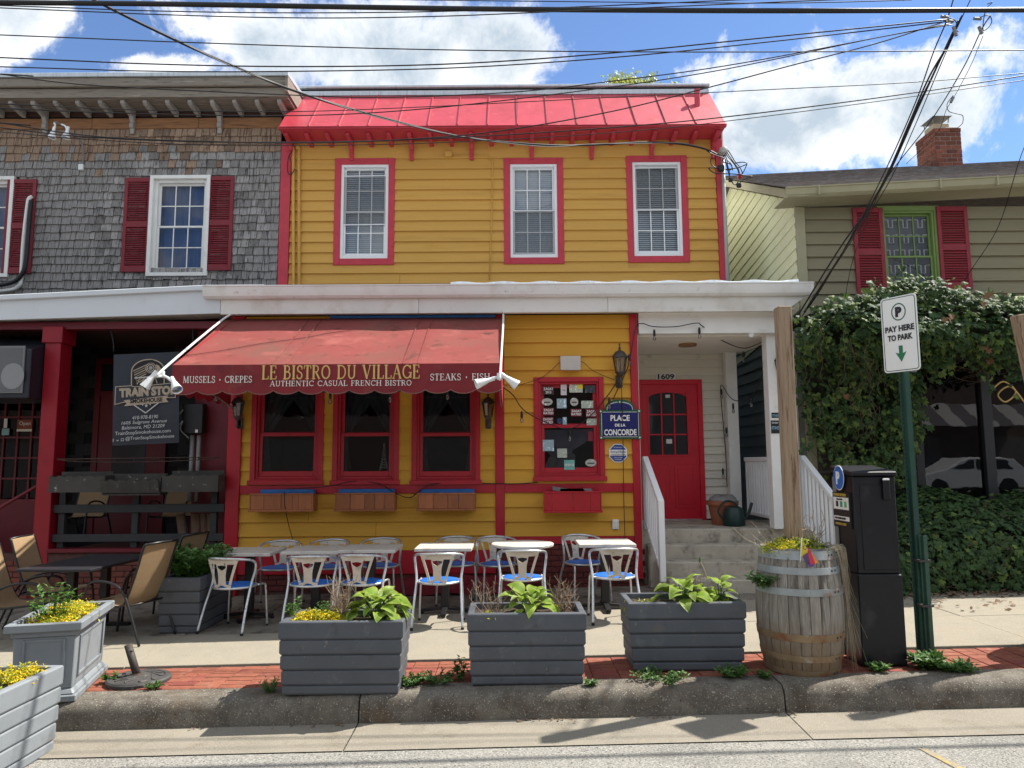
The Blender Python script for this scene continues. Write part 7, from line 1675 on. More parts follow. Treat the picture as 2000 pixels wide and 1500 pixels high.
# ================================================================== SMOKEHOUSE TERRACE: dark table and sling chairs
def sling_chair():
    t = T('sling_chair', 'x', 'chair', (0, 0, 0))
    for s in (-1, 1):
        x = s * .27
        tube('arm_frame', smooth_path([(x, .32, .008), (x, .29, .35), (x, .24, .58), (x, .14, .64), (x, -.05, .63), (x, -.2, .55), (x, -.30, .36), (x, -.44, .008)], 5), .0135, m_blackm, t)
        tube('sling_rail', smooth_path([(x * .92, .29, .42), (x * .92, .05, .40), (x * .92, -.16, .39), (x * .92, -.24, .47), (x * .92, -.34, .74), (x * .92, -.42, 1.0), (x * .85, -.44, 1.03)], 5), .0125, m_blackm, t)
    tube('top_rail', [(-.24, -.44, 1.03), (0, -.45, 1.035), (.24, -.44, 1.03)], .0125, m_blackm, t)
    tube('cross_rail', [(-.26, .24, .40), (.26, .24, .40)], .011, m_blackm, t); tube('cross_rail', [(-.26, -.28, .40), (.26, -.28, .40)], .011, m_blackm, t)
    pf = smooth_path([(0, .29, .428), (0, .05, .405), (0, -.15, .395), (0, -.235, .48), (0, -.335, .745), (0, -.415, 1.0), (0, -.435, 1.028)], 4)
    vs = []; nx = 6
    for p in pf:
        for k in range(nx + 1):
            u = k / nx * 2 - 1; vs.append((u * .243, p.y - .014 * (1 - u * u) * (p.z > .5), p.z - .018 * (1 - u * u) * (p.z < .5)))
    n = nx + 1; fs = [(i * n + k, i * n + k + 1, (i + 1) * n + k + 1, (i + 1) * n + k) for i in range(len(pf) - 1) for k in range(nx)]
    MB().add(vs, fs).add([(x, y, z - .006) for x, y, z in vs], [f[::-1] for f in fs]).b('sling', m_sling, t, smooth=True, fix=False)
    return t
sc0 = sling_chair(); sf = [True]
def schair(x, y, rz, label, z=None):
    z = gz(x) + SW if z is None else z
    if sf[0]: sf[0] = False; sc0.location = (x, y, z); sc0.rotation_euler.z = R(rz); sc0.scale = (.92, .92, .92); sc0['label'] = label; sc0['group'] = 'tan sling chairs of the smokehouse'; return
    c = copy_tree(sc0, (x, y, z), R(rz), label, 'tan sling chairs of the smokehouse'); c.scale = (.92, .92, .92)
tz = lambda x: gz(x) + SW
q = Vector((at(172, 1090, 7.75).x, 7.8)); dt = T('patio_table', 'dark rectangular patio table between tan sling chairs', 'table', (0, 0, 0))
MB().box(-.38, .38, -.58, .58, .69, .72).b('tabletop', m_tdark, dt, bevel=.006)
for yy in (-.28, .28):
    MB().box(-.04, .04, yy - .04, yy + .04, .04, .69).b('pedestal', m_blackm, dt, bevel=.005); MB().box(-.3, .3, yy - .035, yy + .035, 0, .04).b('foot_bar', m_blackm, dt, bevel=.008)
dt.location = (q.x, q.y, tz(q.x)); dt.rotation_euler.z = R(-3)
schair(at(60, 1150, 7.4).x - .06, 7.45, -80, 'tan sling chair facing the dark patio table, nearest the panelled planter')
schair(at(130, 1140, 8.25).x - .1, 8.25, -84, 'tan sling chair behind its neighbour on the post side of the patio table')
schair(at(243, 1150, 7.4).x - .0, 7.42, 76, 'tan sling chair with its back towards the shrub planter, street end of the table')
schair(at(322, 1120, 8.3).x - .02, 8.3, 78, 'tan sling chair with its back towards the shrub planter, wall end of the table')
schair(at(165, 1000, 10.6).x, 10.5, 178, 'tan sling chair up on the smokehouse porch by the red post', ZPF)
schair(at(345, 1000, 10.6).x, 10.5, 184, 'tan sling chair up on the smokehouse porch by the firewood', ZPF)
# porch railing boards, troughs, wire basket, firewood
pr2 = T('porch_rail', 'three grey boards fencing the smokehouse porch between the red posts', 'railing', (at(265, 1000, PF + .1).x, PF + .1, ZPF))
xr_a, xr_b = p0 + .107, XL0 - .013
for py0, py1 in ((985, 1001), (1043, 1058)):
    MB().box(xr_a, xr_b, PF + .06, PF + .10, at(265, py1, PF + .06).z, at(265, py0, PF + .06).z).b('rail_board', m_rail, pr2, bevel=.004)
MB().box(xr_a, xr_b, PF + .06, PF + .10, at(265, 945, PF + .06).z, at(265, 930, PF + .06).z).b('rail_board', m_rail, pr2, bevel=.004)
for px in (122, 265, 418):
    x = at(px, 1000, PF + .12).x; MB().box(x - .04, x + .04, PF + .101, PF + .17, ZPF + .021, at(265, 930, PF + .06).z).b('rail_post', m_rail, pr2)
def trough(px0, px1, py0, py1, label, tilt=0, mat=m_trough):
    Yf = PF - .2; a, b = at(px0, (py0 + py1) / 2, Yf).x, at(px1, (py0 + py1) / 2, Yf).x; z0, z1 = at(px0, py1, Yf).z, at(px0, py0, Yf).z
    t = T('rail_trough', label, 'window box', ((a + b) / 2, PF - .08, z0), 'wooden troughs on the porch rail'); n = 18; vs = []
    for s in range(n + 1):
        x = a + (b - a) * s / n; vs += [(x, Yf, z0 + tilt * .03), (x, Yf - tilt * .05, z1 - .018 + .012 * math.cos(s * 1.9) - tilt * .02)]
    vs2 = [(x, y + .02, z) for x, y, z in vs]; m_ = len(vs)
    fs = [(2 * s, 2 * s + 2, 2 * s + 3, 2 * s + 1) for s in range(n)]
    MB().add(vs + vs2, fs + [tuple(m_ + k for k in f[::-1]) for f in fs] + [(2 * s + 1, 2 * s + 3, m_ + 2 * s + 3, m_ + 2 * s + 1) for s in range(n)] + [(2 * s, m_ + 2 * s, m_ + 2 * s + 2, 2 * s + 2) for s in range(n)]).b('front_board', mat, t)
    for x0, x1 in ((a, a + .02), (b - .02, b)): MB().box(x0, x1, Yf + .021, PF + .03, z0 + .004, z1 - .01).b('end_board', mat, t)
    MB().box(a + .02, b - .02, PF + .03, PF + .05, z0, z1 + .04).b('back_board', mat, t); MB().box(a + .02, b - .02, Yf + .021, PF + .029, z0, z0 + .02).b('base', mat, t)
    MB().box(a + .025, b - .025, Yf + .03, PF + .028, z1 - .06, z1 - .04).b('soil', m_soil, t); return t
trough(95, 204, 928, 962, 'weathered scalloped trough on the porch rail beside the tall red post')
trough(198, 312, 932, 968, 'tilted weathered trough in the middle of the porch rail', 1.)
trough(316, 426, 926, 961, 'weathered scalloped trough on the porch rail nearest the bistro')
wb = T('wire_basket', 'long rusty wire hanging basket frame above the porch rail troughs', 'wire basket', (at(265, 900, PF).x, PF, 1.9))
A_, B_ = at(112, 897, PF - .05), at(430, 893, PF - .05)
for dy, dz, bow in ((0, 0, .13), (0, -.05, .11), (0, 0, 0)):
    pts = [A_ + (B_ - A_) * (k / 16) + Vector((0, -bow * math.sin(math.pi * k / 16), dz * math.sin(math.pi * k / 16) ** .5 + .0)) for k in range(17)]; tube('hoop_wire', pts, .006, m_rust, wb, 5)
for k in range(2, 15, 2):
    b = A_ + (B_ - A_) * (k / 16); s_ = math.sin(math.pi * k / 16); tube('rib_wire', [b + Vector((0, -.13 * s_, 0)), b + Vector((0, -.11 * s_, -.05 * s_ ** .5)), b], .004, m_rust, wb, 4)
for i, px in enumerate((359, 383, 399, 414)):
    Yl = PF + .42; b, tq = at(px, 1066, Yl), at(px - (6 if i == 0 else 0), 1003, Yl)
    props(MB().tube([(b.x, Yl, ZPF + .021), ((b.x + tq.x) / 2, Yl + .01, (ZPF + tq.z) / 2), (tq.x, Yl, tq.z)], .062 if i != 2 else .05, 9).b('firewood_log', m_log, None, smooth=40), ('thick split log leaning at the open end of the firewood', 'dark bark log second in the row of firewood', 'thin pale split log in the row of firewood', 'log standing against the red corner post')[i], 'firewood', 'firewood logs stacked upright on the porch')
# stair hand rail at the far end, black awning, open sign, vinyl banner, meter
hr = T('hand_rail', 'dark red sloping hand rail at the smokehouse stairs', 'railing', tuple(at(80, 945, PF + .1)))
tube('rail', [at(-40, 1015, PF - .5), at(76, 947, PF + .1), at(96, 943, PF + .1)], .022, m_reddk, hr)
ba = T('black_awning', 'black fabric awning with a grey sign panel at the frame edge', 'awning', tuple(at(40, 660, PF + .25)))
x1 = at(103, 700, PF + .2).x; ya, yb = PF + .5, PF - .25
za, zb2, zc2_ = at(50, 658, ya).z, at(50, 682, yb).z, at(60, 772, yb).z
MB().hexa([(XA, yb, zc2_), (x1, yb, zc2_ - .04), (x1, ya + .3, zc2_ - .02), (XA, ya + .3, zc2_), (XA, yb, zb2), (x1, yb, zb2), (x1, ya, za), (XA, ya, za)]).b('canopy', m_black_can, ba, bevel=.012)
a, b = at(-60, 725, yb - .02).x, at(46, 725, yb - .02).x; zz0, zz1 = at(20, 768, yb).z, at(20, 676, yb).z
MB().box(a, b, yb - .02, yb - .001, zz0, zz1).b('sign_panel', pm('panel_grey', (.16, .165, .17), .5, .1, 3), ba, bevel=.003)
MB().box(a + .02, b - .03, yb - .023, yb - .0201, zz0 + .02, zz1 - .03).b('sign_face', pm('panel_grey2', (.115, .12, .125), .5, .1, 3), ba)
cx = at(27, 735, yb).x; cz = at(27, 735, yb).z; MB().prism([(cx + .15 * math.cos(k * .3142), cz + .17 * math.sin(k * .3142)) for k in range(20)], 'y', yb - .026, yb - .0231).b('pale_disc', pm('panel_pale', (.24, .25, .255), .5, .08, 3), ba)
q = at(48, 831, YQ - .02); os_ = T('open_sign', 'small orange Open sign inside the french window panes', 'sign', tuple(q)); MB().box(q.x - .12, q.x + .11, YQ - .012, YQ - .004, q.z - .09, q.z + .09).b('card', pm('open_orange', (.24, .055, .02), .5, .1, 5), os_)
text('lettering', 'Open', .1, (q.x, YQ - .014, q.z + .025), m_sgnw, os_, width=.17, height=.075); MB().box(q.x - .12, q.x + .11, YQ - .0135, YQ - .0121, q.z - .09, q.z - .055).b('band', m_cream, os_)
q = at(10, 833, YQ - .02); ps = T('taped_papers', 'white paper notices taped inside the french window beside the Open sign', 'paper', tuple(q)); MB().box(q.x - .03, q.x + .02, YQ - .01, YQ - .004, q.z - .02, q.z + .12).b('sheet', m_sgnw, ps); MB().box(q.x - .05, q.x + .06, YQ - .012, YQ - .0101, q.z - .13, q.z - .03).b('sheet', pm('teal_sheet', (.25, .45, .45), .5, .1, 5), ps)
mbx = T('utility_meter', 'black electrical box with grey conduits beside the banner', 'utility box', tuple(at(382, 820, PF + .5))); Ym = PF + .35
a, b = at(364, 820, Ym), at(404, 820, Ym); MB().box(a.x, b.x, Ym - .14, Ym, at(380, 848, Ym).z, at(380, 790, Ym).z).b('box', m_black, mbx, bevel=.008)
q = at(384, 842, Ym - .14); MB().box(q.x - .018, q.x + .018, Ym - .144, Ym - .1405, q.z - .02, q.z + .02).b('seal', m_cream, mbx)
for px in (376, 389): a = at(px, 850, Ym - .06); MB().tube([(a.x, Ym - .06, a.z), (a.x, Ym - .06, ZPF + .6)], .028, 10).b('conduit', pm('dim_conduit', (.24, .24, .24), .5, .1, 6), mbx, smooth=True)
tube('cable_loops', smooth_path([at(358, 800, Ym - .2), at(347, 815, Ym - .22), at(349, 830, Ym - .22), at(357, 822, Ym - .22), at(352, 838, Ym - .22), at(362, 850, Ym - .2), at(369, 856, Ym - .2)], 4), .008, m_wireg, mbx, 6)
MB().box(XL0 - .6, XL0 - .012, Ym + .05, Ym + .08, ZPF, zbm).b('wing_panel', m_reddk, she)
# banner: local sheet then turned a little
Yb = 9.70; bc = at(285, 778, Yb); bn = T('vinyl_banner', 'black vinyl TRAIN STOP SMOKEHOUSE banner with locomotive emblem hung by the awning', 'banner', tuple(bc))
RB = Matrix.Translation(bc) @ Matrix.Rotation(R(-2.2), 4, 'Y'); u_ = 1 / 6.25 / 147.5 * 1.0
def bl(x, y): return ((x - 535) * u_, -(y - 738) * u_)
def bput(mb, name, mat): return mb.xf(RB).b(name, mat, bn, fix=False)
W2, H2 = 408 * u_, 565 * u_; vs = []; nn = 14
for j in range(nn + 1):
    for i in range(nn + 1): vs.append((-W2 + 2 * W2 * i / nn, .006 * math.sin(i * .9) * math.sin(j * .5) + .004, -H2 + 2 * H2 * j / nn))
fs = [(j * (nn + 1) + i, j * (nn + 1) + i + 1, (j + 1) * (nn + 1) + i + 1, (j + 1) * (nn + 1) + i) for j in range(nn) for i in range(nn)]
bput(MB().add(vs, fs).add([(x, y + .003, z) for x, y, z in vs], [f[::-1] for f in fs]), 'sheet', pm('banner_vinyl', (.014, .018, .030), .45, .15, 4, spec=.5))
m_tan = pm('banner_tan', (.40, .33, .24), .5, .08, 10); m_bw = pm('banner_white', (.55, .55, .55), .5); m_bd = pm('banner_black', (.006, .006, .008), .5)
_d = [-.008]
def poly(name, pts, mat): 
    _d[0] -= .0003; p_ = [bl(*q) for q in pts]; return bput(MB().add([(x, _d[0], z) for x, z in p_], [tuple(range(len(p_)))]), name, mat)
def line(name, pts, w, mat, closed=False):
    _d[0] -= .0003; p_ = [Vector((bl(*q)[0], 0, bl(*q)[1])) for q in pts]
    if closed: p_.append(p_[0])
    mb = MB()
    for k, (a, b) in enumerate(zip(p_, p_[1:])):
        d = (b - a).normalized(); n_ = Vector((-d.z, 0, d.x)) * w * u_ / 2; a2, b2 = a - d * w * u_ * .4, b + d * w * u_ * .4; dy = Vector((0, _d[0] - .00003 * (k % 5), 0)); mb.add([a2 - n_ + dy, b2 - n_ + dy, b2 + n_ + dy, a2 + n_ + dy], [(0, 1, 2, 3)])
    return bput(mb, name, mat)
archo = [(358, 580)] + [(560 + 203 * math.cos(R(180 + a)), 400 - 145 * math.sin(R(a))) for a in range(0, 181, 12)] + [(762, 560)]
poly('emblem_ground', archo, m_bd); line('emblem_arch', archo, 14, m_tan)
for k in range(7): line('boiler_line', [(380 + k * 8, 390 + k * 26), (560 - k * 6, 315 + k * 30)], 7 if k % 2 else 12, m_tan)
for r, m_, w in ((62, m_tan, 9), (42, m_bw, 7), (22, m_tan, 8), (9, m_bw, 9)): line('headlamp_ring', [(595 + r * math.cos(k * .4488), 362 + r * math.sin(k * .4488)) for k in range(14)], w, m_, True)
poly('steam', [(660, 320), (700, 340), (735, 400), (740, 470), (700, 440), (670, 400)], m_tan); poly('chimney_stack', [(560, 300), (575, 262), (625, 262), (640, 300)], m_bd)
for k in range(5): line('pilot_bar', [(470 + k * 45, 470), (430 + k * 62, 560)], 9, m_tan)
line('buffer_beam', [(400, 480), (740, 468)], 12, m_bw)
pb2 = [(166, 580), (358, 574), (400, 590), (760, 570), (905, 560), (905, 745), (800, 742), (270, 775), (160, 800)]
poly('name_panel', pb2, pm('banner_vinyl', (.014, .018, .030))); line('name_border', pb2, 10, m_tan, True)
def btext(t_, x, y, w, h, mat, shear=0, bold=.0):
    _d[0] -= .0006; o = text('lettering', t_, .1, (0, 0, 0), mat, bn, width=w * u_, height=h * u_, shear=shear, bold=bold, depth=.0005); X_, Z_ = bl(x, y)
    o.matrix_local = Matrix.Translation(-org(bn)) @ RB @ Matrix.Translation((X_, _d[0] - .001, Z_)) @ Matrix.Rotation(R(-.8), 4, 'Y')
btext('TRAIN STOP', 562, 655, 700, 116, m_tan, bold=.006)
line('point', [(395, 815), (540, 920), (700, 800)], 12, m_bw)
poly('ribbon', [(268, 752), (820, 716), (792, 760), (822, 798), (275, 826), (305, 790)], m_tan); btext('SMOKEHOUSE', 548, 765, 400, 54, m_bd, bold=.004)
for x, y, r in ((548, 832, 24), (503, 820, 13), (596, 816, 13)): poly('star', [(x + (r if k % 2 == 0 else r * .42) * math.sin(k * math.pi / 5), y - (r if k % 2 == 0 else r * .42) * math.cos(k * math.pi / 5)) for k in range(10)], m_bw)
btext('ENTRANCE', 280, 980, 210, 34, pm('faint_print', (.05, .05, .06), .5))
for t_, x, y, w, h, sh2 in (('410-978-8190', 537, 972, 316, 44, .18), ('1605 Sulgrave Avenue', 525, 1035, 556, 52, .18), ('Baltimore, MD 21209', 515, 1093, 526, 50, .18), ('TrainStopSmokehouse.com', 512, 1160, 680, 56, 0), ('@TrainStopSmokehouse', 598, 1226, 596, 54, 0), ('f', 152, 1240, 18, 38, 0)): btext(t_, x, y, w, h, m_bw, sh2)
poly('bird_mark', [(190, 1232), (204, 1244), (218, 1230), (212, 1250), (196, 1252)], m_bw); line('camera_mark', [(248, 1224), (278, 1222), (278, 1250), (248, 1252)], 5, m_bw, True)
for s, px in ((-1, 222), (1, 372)):
    a = at(px, 688, Yb); b = at(px - 8 if s < 0 else px + 4, 640, Yb); tube('bungee', smooth_path([a, (a + b) / 2 + Vector((.02, 0, 0)), b], 3), .008, m_wire, bn, 6)
# ================================================================== IVY
def ivy_leaf_mesh(name, mat, s=1.):
    pts = [(0, 0), (.30, -.12), (.52, .16), (.30, .32), (.40, .66), (.12, .62), (0, 1.0), (-.12, .62), (-.40, .66), (-.30, .32), (-.52, .16), (-.30, -.12)]
    vs = [(0, .34, .07)] + [(x, y, -.10 * abs(x) - .08 * max(0, y - .5)) for x, y in pts]
    mb = MB(); mb.add([(x * s, y * s, z * s) for x, y, z in vs], [(0, k, k % 12 + 1) for k in range(1, 13)]); return mb.mesh(name, mat, fix=False)
IVS = [(0, 0), (.30, -.12), (.52, .16), (.30, .32), (.40, .66), (.12, .62), (0, 1.0), (-.12, .62), (-.40, .66), (-.30, .32), (-.52, .16), (-.30, -.12)]
def inpoly(x, y, P):
    c = False; j = len(P) - 1
    for i in range(len(P)):
        if (P[i][1] > y) != (P[j][1] > y) and x < (P[j][0] - P[i][0]) * (y - P[i][1]) / (P[j][1] - P[i][1]) + P[i][0]: c = not c
        j = i
    return c
def leaf_rot(nrm):
    nrm = Vector(nrm).normalized(); down = Vector((random.gauss(0, .45), random.gauss(0, .3), -1)); y = (down - nrm * down.dot(nrm)).normalized(); x = y.cross(nrm)
    return Matrix((x, y, nrm)).transposed()
def build_ivy(thing_, pts, size, lightfrac, nparts):
    """pts: (position, normal); the nearest nparts as leaf objects, the rest joined"""
    pts.sort(key=lambda q: q[0].y + random.uniform(0, .12)); ms = [ivy_leaf_mesh('ivy_leaf', m_ivy), ivy_leaf_mesh('ivy_leaf', m_ivyl)]; rest = [MB(), MB()]
    for i, (p, n) in enumerate(pts):
        s = size * random.choice((.5, .7, .85, 1., 1.15, 1.45)) * random.uniform(.85, 1.15); M3 = leaf_rot(n); li = 1 if random.random() < lightfrac else 0
        if i < nparts:
            o = link('ivy_leaf', ms[li], thing_, p - org(thing_)); o.rotation_euler = M3.to_euler(); o.scale = (s, s, s)
        else:
            vs = [M3 @ Vector((0, .34 * s, .07 * s)) + p] + [M3 @ Vector((x * s, y * s, (-.10 * abs(x) - .08 * max(0, y - .5)) * s)) + p for x, y in IVS]
            rest[li].add(vs, [(0, k, k % 12 + 1) for k in range(1, 13)])
    rest[0].b('ivy_foliage', pm('ivy_leaf_far', (.040, .078, .026), .6, .55, 9, spec=.22, trans=.15, spots=[((.012, .03, .012), .55, .65, 7)]), thing_, kind='stuff', fix=False)
    rest[1].b('ivy_foliage', pm('light_ivy_far', (.11, .165, .04), .6, .5, 9, spec=.22, trans=.2), thing_, kind='stuff', fix=False)
IV = T('wall_ivy', 'mass of dark ivy overhanging the shop front beside the porch', 'ivy', (5, 9.8, 2))
poly_ = [(1556, 655), (1575, 625), (1610, 598), (1650, 584), (1690, 575), (1722, 566), (1740, 552), (1775, 540), (1812, 545), (1845, 552), (1880, 566), (1920, 578), (1945, 596), (1975, 583), (2030, 578), (2030, 690), (1992, 735), (1975, 712), (1945, 712), (1918, 728), (1890, 705), (1850, 702), (1820, 712), (1800, 722), (1792, 745), (1806, 765), (1793, 800), (1800, 850), (1785, 905), (1786, 960), (1640, 960), (1626, 905), (1604, 868), (1590, 842), (1576, 800), (1566, 760), (1560, 705)]
def ivyY(px, py):
    # an overhanging hood over a porch: front edge near, lower curtain hanging back to the wall
    if py < 640: return 8.95 + .25 * max(0, (640 - py) / 90)
    if py < 720: return 8.95 + .75 * ((py - 640) / 80) ** 1.5
    return 9.70 + .25 * min(1, (py - 720) / 120)
pts = []
while len(pts) < 6200:
    px, py = random.uniform(1550, 2035), random.uniform(535, 965)
    if not inpoly(px + random.gauss(0, 7), py + random.gauss(0, 7), poly_): continue
    clump = math.sin(px * .045 + py * .02) * .5 + math.sin(py * .06 - px * .017) * .5
    if py > 640 and clump < -.35 and random.random() < .7: continue
    if math.sin(px * .11 + py * .05) * math.sin(py * .13 - px * .03) > .62 and random.random() < .75: continue
    dp = random.random() ** 2 * .35; Y = ivyY(px, py) + dp - .10 * clump
    up = .9 if py < 640 else .25
    pts.append((at(px, py, Y), (random.gauss(0, .5), -1 + random.gauss(0, .4), up + random.gauss(0, .45))))
for k in range(46):
    px, py = random.choice(poly_); 
    if py > 900: continue
    a = at(px, py, ivyY(px, py)); d = Vector((random.gauss(0, .5), random.uniform(-.3, 0), random.uniform(-.9, .5) if py > 640 else random.uniform(.1, .9))).normalized()
    for j in range(random.randrange(3, 8)): pts.append((a + d * (.055 * j) + Vector((random.gauss(0, .02), 0, random.gauss(0, .02) - .004 * j * j)), (random.gauss(0, .5), -1, random.gauss(.2, .4))))
# woody mass behind the leaves, painted near black as shade; no light leaks through
bkp = MB(); g_ = []
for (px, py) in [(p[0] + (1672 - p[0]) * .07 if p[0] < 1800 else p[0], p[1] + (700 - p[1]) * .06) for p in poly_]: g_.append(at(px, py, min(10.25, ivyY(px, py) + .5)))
bkp.add(g_ + [p + Vector((0, .06, 0)) for p in g_], [tuple(range(len(g_))), tuple(range(len(g_), 2 * len(g_)))[::-1]]).b('woody_shade_mat', pm('ivy_shadow_wood', (.018, .02, .012), .95, .3, 9), IV, fix=False)
top_pts = []
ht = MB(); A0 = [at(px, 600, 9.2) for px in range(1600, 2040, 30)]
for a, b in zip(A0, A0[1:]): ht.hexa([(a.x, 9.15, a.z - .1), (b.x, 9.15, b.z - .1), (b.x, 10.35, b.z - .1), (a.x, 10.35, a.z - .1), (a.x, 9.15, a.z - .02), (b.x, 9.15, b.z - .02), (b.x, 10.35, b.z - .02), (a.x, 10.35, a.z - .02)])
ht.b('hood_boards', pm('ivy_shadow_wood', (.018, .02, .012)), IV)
build_ivy(IV, pts, .082, .28, 299)
vm = MB()
for k in range(46):
    px, py = random.uniform(1580, 1790), random.uniform(620, 900); a = at(px, py, ivyY(px, py) - .03); pth = [a]
    for j in range(5): pth.append(pth[-1] + Vector((random.gauss(0, .05), random.gauss(0, .02), -.09)))
    vm.tube(smooth_path(pth, 3), .004, 4, taper=.4)
for k in range(26):
    px = random.uniform(1795, 1990); a = at(px, random.uniform(700, 725), 9.95); pth = [a]
    for j in range(4): pth.append(pth[-1] + Vector((random.gauss(0, .1), random.gauss(0, .02), random.gauss(-.05, .05))))
    vm.tube(smooth_path(pth, 3), .004, 4, taper=.4)
vm.b('vine_stems', m_vine, IV, kind='stuff', fix=False)
dl = MB()
for px, py in ((1850, 625), (1862, 618), (1926, 680), (1930, 700), (1650, 768), (1932, 575), (1915, 588)):
    for k in range(2):
        p = at(px + random.uniform(-6, 6), py + random.uniform(-6, 6), ivyY(px, py) - .1); M3 = leaf_rot((random.gauss(0, .5), -1, .3)); s = .08
        dl.add([M3 @ Vector((x * s, y * s, .1 * abs(x) * s)) + p for x, y in IVS], [tuple(range(12))])
dl.b('dead_leaves', pm('dead_leaf', (.17, .085, .04), .8, .3, 20), IV, kind='stuff', fix=False)
# ivy bank on the ground
HB = T('ivy_bank', 'low bank of glossy ivy on the ground beneath the shop window', 'ivy', (5.5, 9.3, .4))
def bank(u, v):
    """u along the street 0..1, v from the front foot (0) to the back top (1)"""
    x = 3.75 + 4.4 * u; hgt = (.42 + .66 * min(1, max(0, (u - .02) / .25)) * (1 - .35 * max(0, (u - .55) / .45))) * (1 + .08 * math.sin(u * 19))
    a = v * math.pi / 2; y = 10.25 - (1.55 + .08 * math.sin(u * 13)) * math.cos(a) ** .8 ; z = gz(x) + SW + hgt * math.sin(a) ** .75
    return Vector((x, y, z))
pts = []
for i in range(7500):
    u, v = random.random(), random.random() ** 1.1; p = bank(u, v); e = .01
    n = (bank(min(1, u + e), v) - bank(max(0, u - e), v)).cross(bank(u, min(1, v + e)) - bank(u, max(0, v - e))).normalized()
    if n.y > 0: n = -n
    pts.append((p + n * random.uniform(-.05, .05), n + Vector((random.gauss(0, .4), random.gauss(0, .3), random.gauss(.15, .4)))))
build_ivy(HB, pts, .070, .12, 299)
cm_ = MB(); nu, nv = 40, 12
cm_.add([bank(i / nu, j / nv) + Vector((0, .08, -.05)) for j in range(nv + 1) for i in range(nu + 1)], [(j * (nu + 1) + i, j * (nu + 1) + i + 1, (j + 1) * (nu + 1) + i + 1, (j + 1) * (nu + 1) + i) for j in range(nv) for i in range(nu)]).b('woody_shade_mat', pm('ivy_shadow_wood', (.018, .02, .012)), HB, fix=False)  # core mat coloured near black as the shade inside the bank
tw = MB()
for k in range(60):
    p = bank(random.random(), random.uniform(0, .55)) + Vector((0, -.03, .02)); pth = [p]
    for j in range(4): pth.append(pth[-1] + Vector((random.gauss(0, .07), random.gauss(-.01, .02), random.gauss(-.04, .05))))
    tw.tube(smooth_path(pth, 3), .0035, 4, taper=.4)
tw.b('vine_stems', m_vine, HB, kind='stuff', fix=False)
lt_ = MB()
for k in range(900):
    x = random.uniform(3.6, 8); y = 8.66 + random.gauss(0, .10) if random.random() < .8 else random.uniform(7.7, 8.7); p = Vector((x, y, gz(x) + SW + .006 + random.random() * .02)); s = random.uniform(.015, .04); a = random.uniform(0, 6.28); d = Vector((math.cos(a), math.sin(a), random.gauss(0, .35))) * s; e = Vector((-math.sin(a), math.cos(a), random.gauss(0, .35))) * s * .6
    lt_.add([p - d, p - e, p + d, p + e], [(0, 1, 2, 3)])
for k in range(420):
    if k < 260: c = ground(random.gauss(455, 60), random.gauss(1195, 14)); s = random.uniform(.01, .035)
    else: c = ground(random.uniform(380, 1220), random.uniform(1165, 1225)); s = random.uniform(.006, .02)
    p = c + Vector((0, 0, .006 + random.random() * .012)); a = random.uniform(0, 6.28); d = Vector((math.cos(a), math.sin(a), random.gauss(0, .3))) * s; e = Vector((-math.sin(a), math.cos(a), random.gauss(0, .3))) * s * .35
    lt_.add([p - d, p - e, p + d, p + e], [(0, 1, 2, 3)])
for k in range(380):
    px = random.uniform(250, 2000); x = at(px, 1400, 5.3).x; y = YK - abs(random.gauss(0, .035)); clus = math.sin(x * 3.1) + math.sin(x * 7.7) 
    if clus < .2: continue
    p = Vector((x, y, gz(x) - .005 + random.random() * .012)); s = random.uniform(.004, .018); a = random.uniform(0, 6.28); d = Vector((math.cos(a), math.sin(a), random.gauss(0, .3))) * s; e = Vector((-math.sin(a), math.cos(a), random.gauss(0, .3))) * s * .5
    lt_.add([p - d, p - e, p + d, p + e], [(0, 1, 2, 3)])
props(lt_.b('leaf_litter', m_litter, None, fix=False), 'dry leaf crumbs along the ivy bank, under the tables and in the gutter', 'leaf litter', kind='stuff')
# ================================================================== TREE BEHIND
tq = at(1245, 150, 26); tr = T('spring_tree', 'tree with fresh yellow green leaves showing above the red roof', 'tree', (tq.x, 26, 0))
tp = MB(); tk = smooth_path([(tq.x, 26, 0), (tq.x + .2, 26, 5), (tq.x, 26, 10), (tq.x + .1, 26, tq.z - 1.2)], 5); tp.tube(tk, .3, 10, taper=.25); lf = MB(); tips = []
for k in range(120):
    b0 = tk[-1 - random.randrange(6)]; d = Vector((random.gauss(0, 1), random.gauss(0, 1), random.uniform(.1, 1.1))).normalized() * random.uniform(.7, 1.75)
    m_ = b0 + d * .5 + Vector((random.gauss(0, .12), random.gauss(0, .12), .1)); e_ = b0 + d; tp.tube(smooth_path([b0, m_, e_], 3), .035, 4, taper=.25); tips += [e_, (m_ + e_) / 2, m_]
for c in tips:
    if c.z > tq.z + .8: continue
    for k in range(100):
        p = c + Vector((random.gauss(0, .17), random.gauss(0, .17), random.gauss(0, .14))); u = Vector((random.gauss(0, 1), random.gauss(0, 1), random.gauss(0, 1))).normalized(); v = u.orthogonal().normalized(); s = random.uniform(.04, .10)
        lf.add([p - u * s, p - v * s * .6, p + u * s, p + v * s * .6], [(0, 1, 2, 3)])
tp.b('trunk', m_bark, tr, smooth=True); lf.b('crown', m_tree, tr, kind='stuff', fix=False)
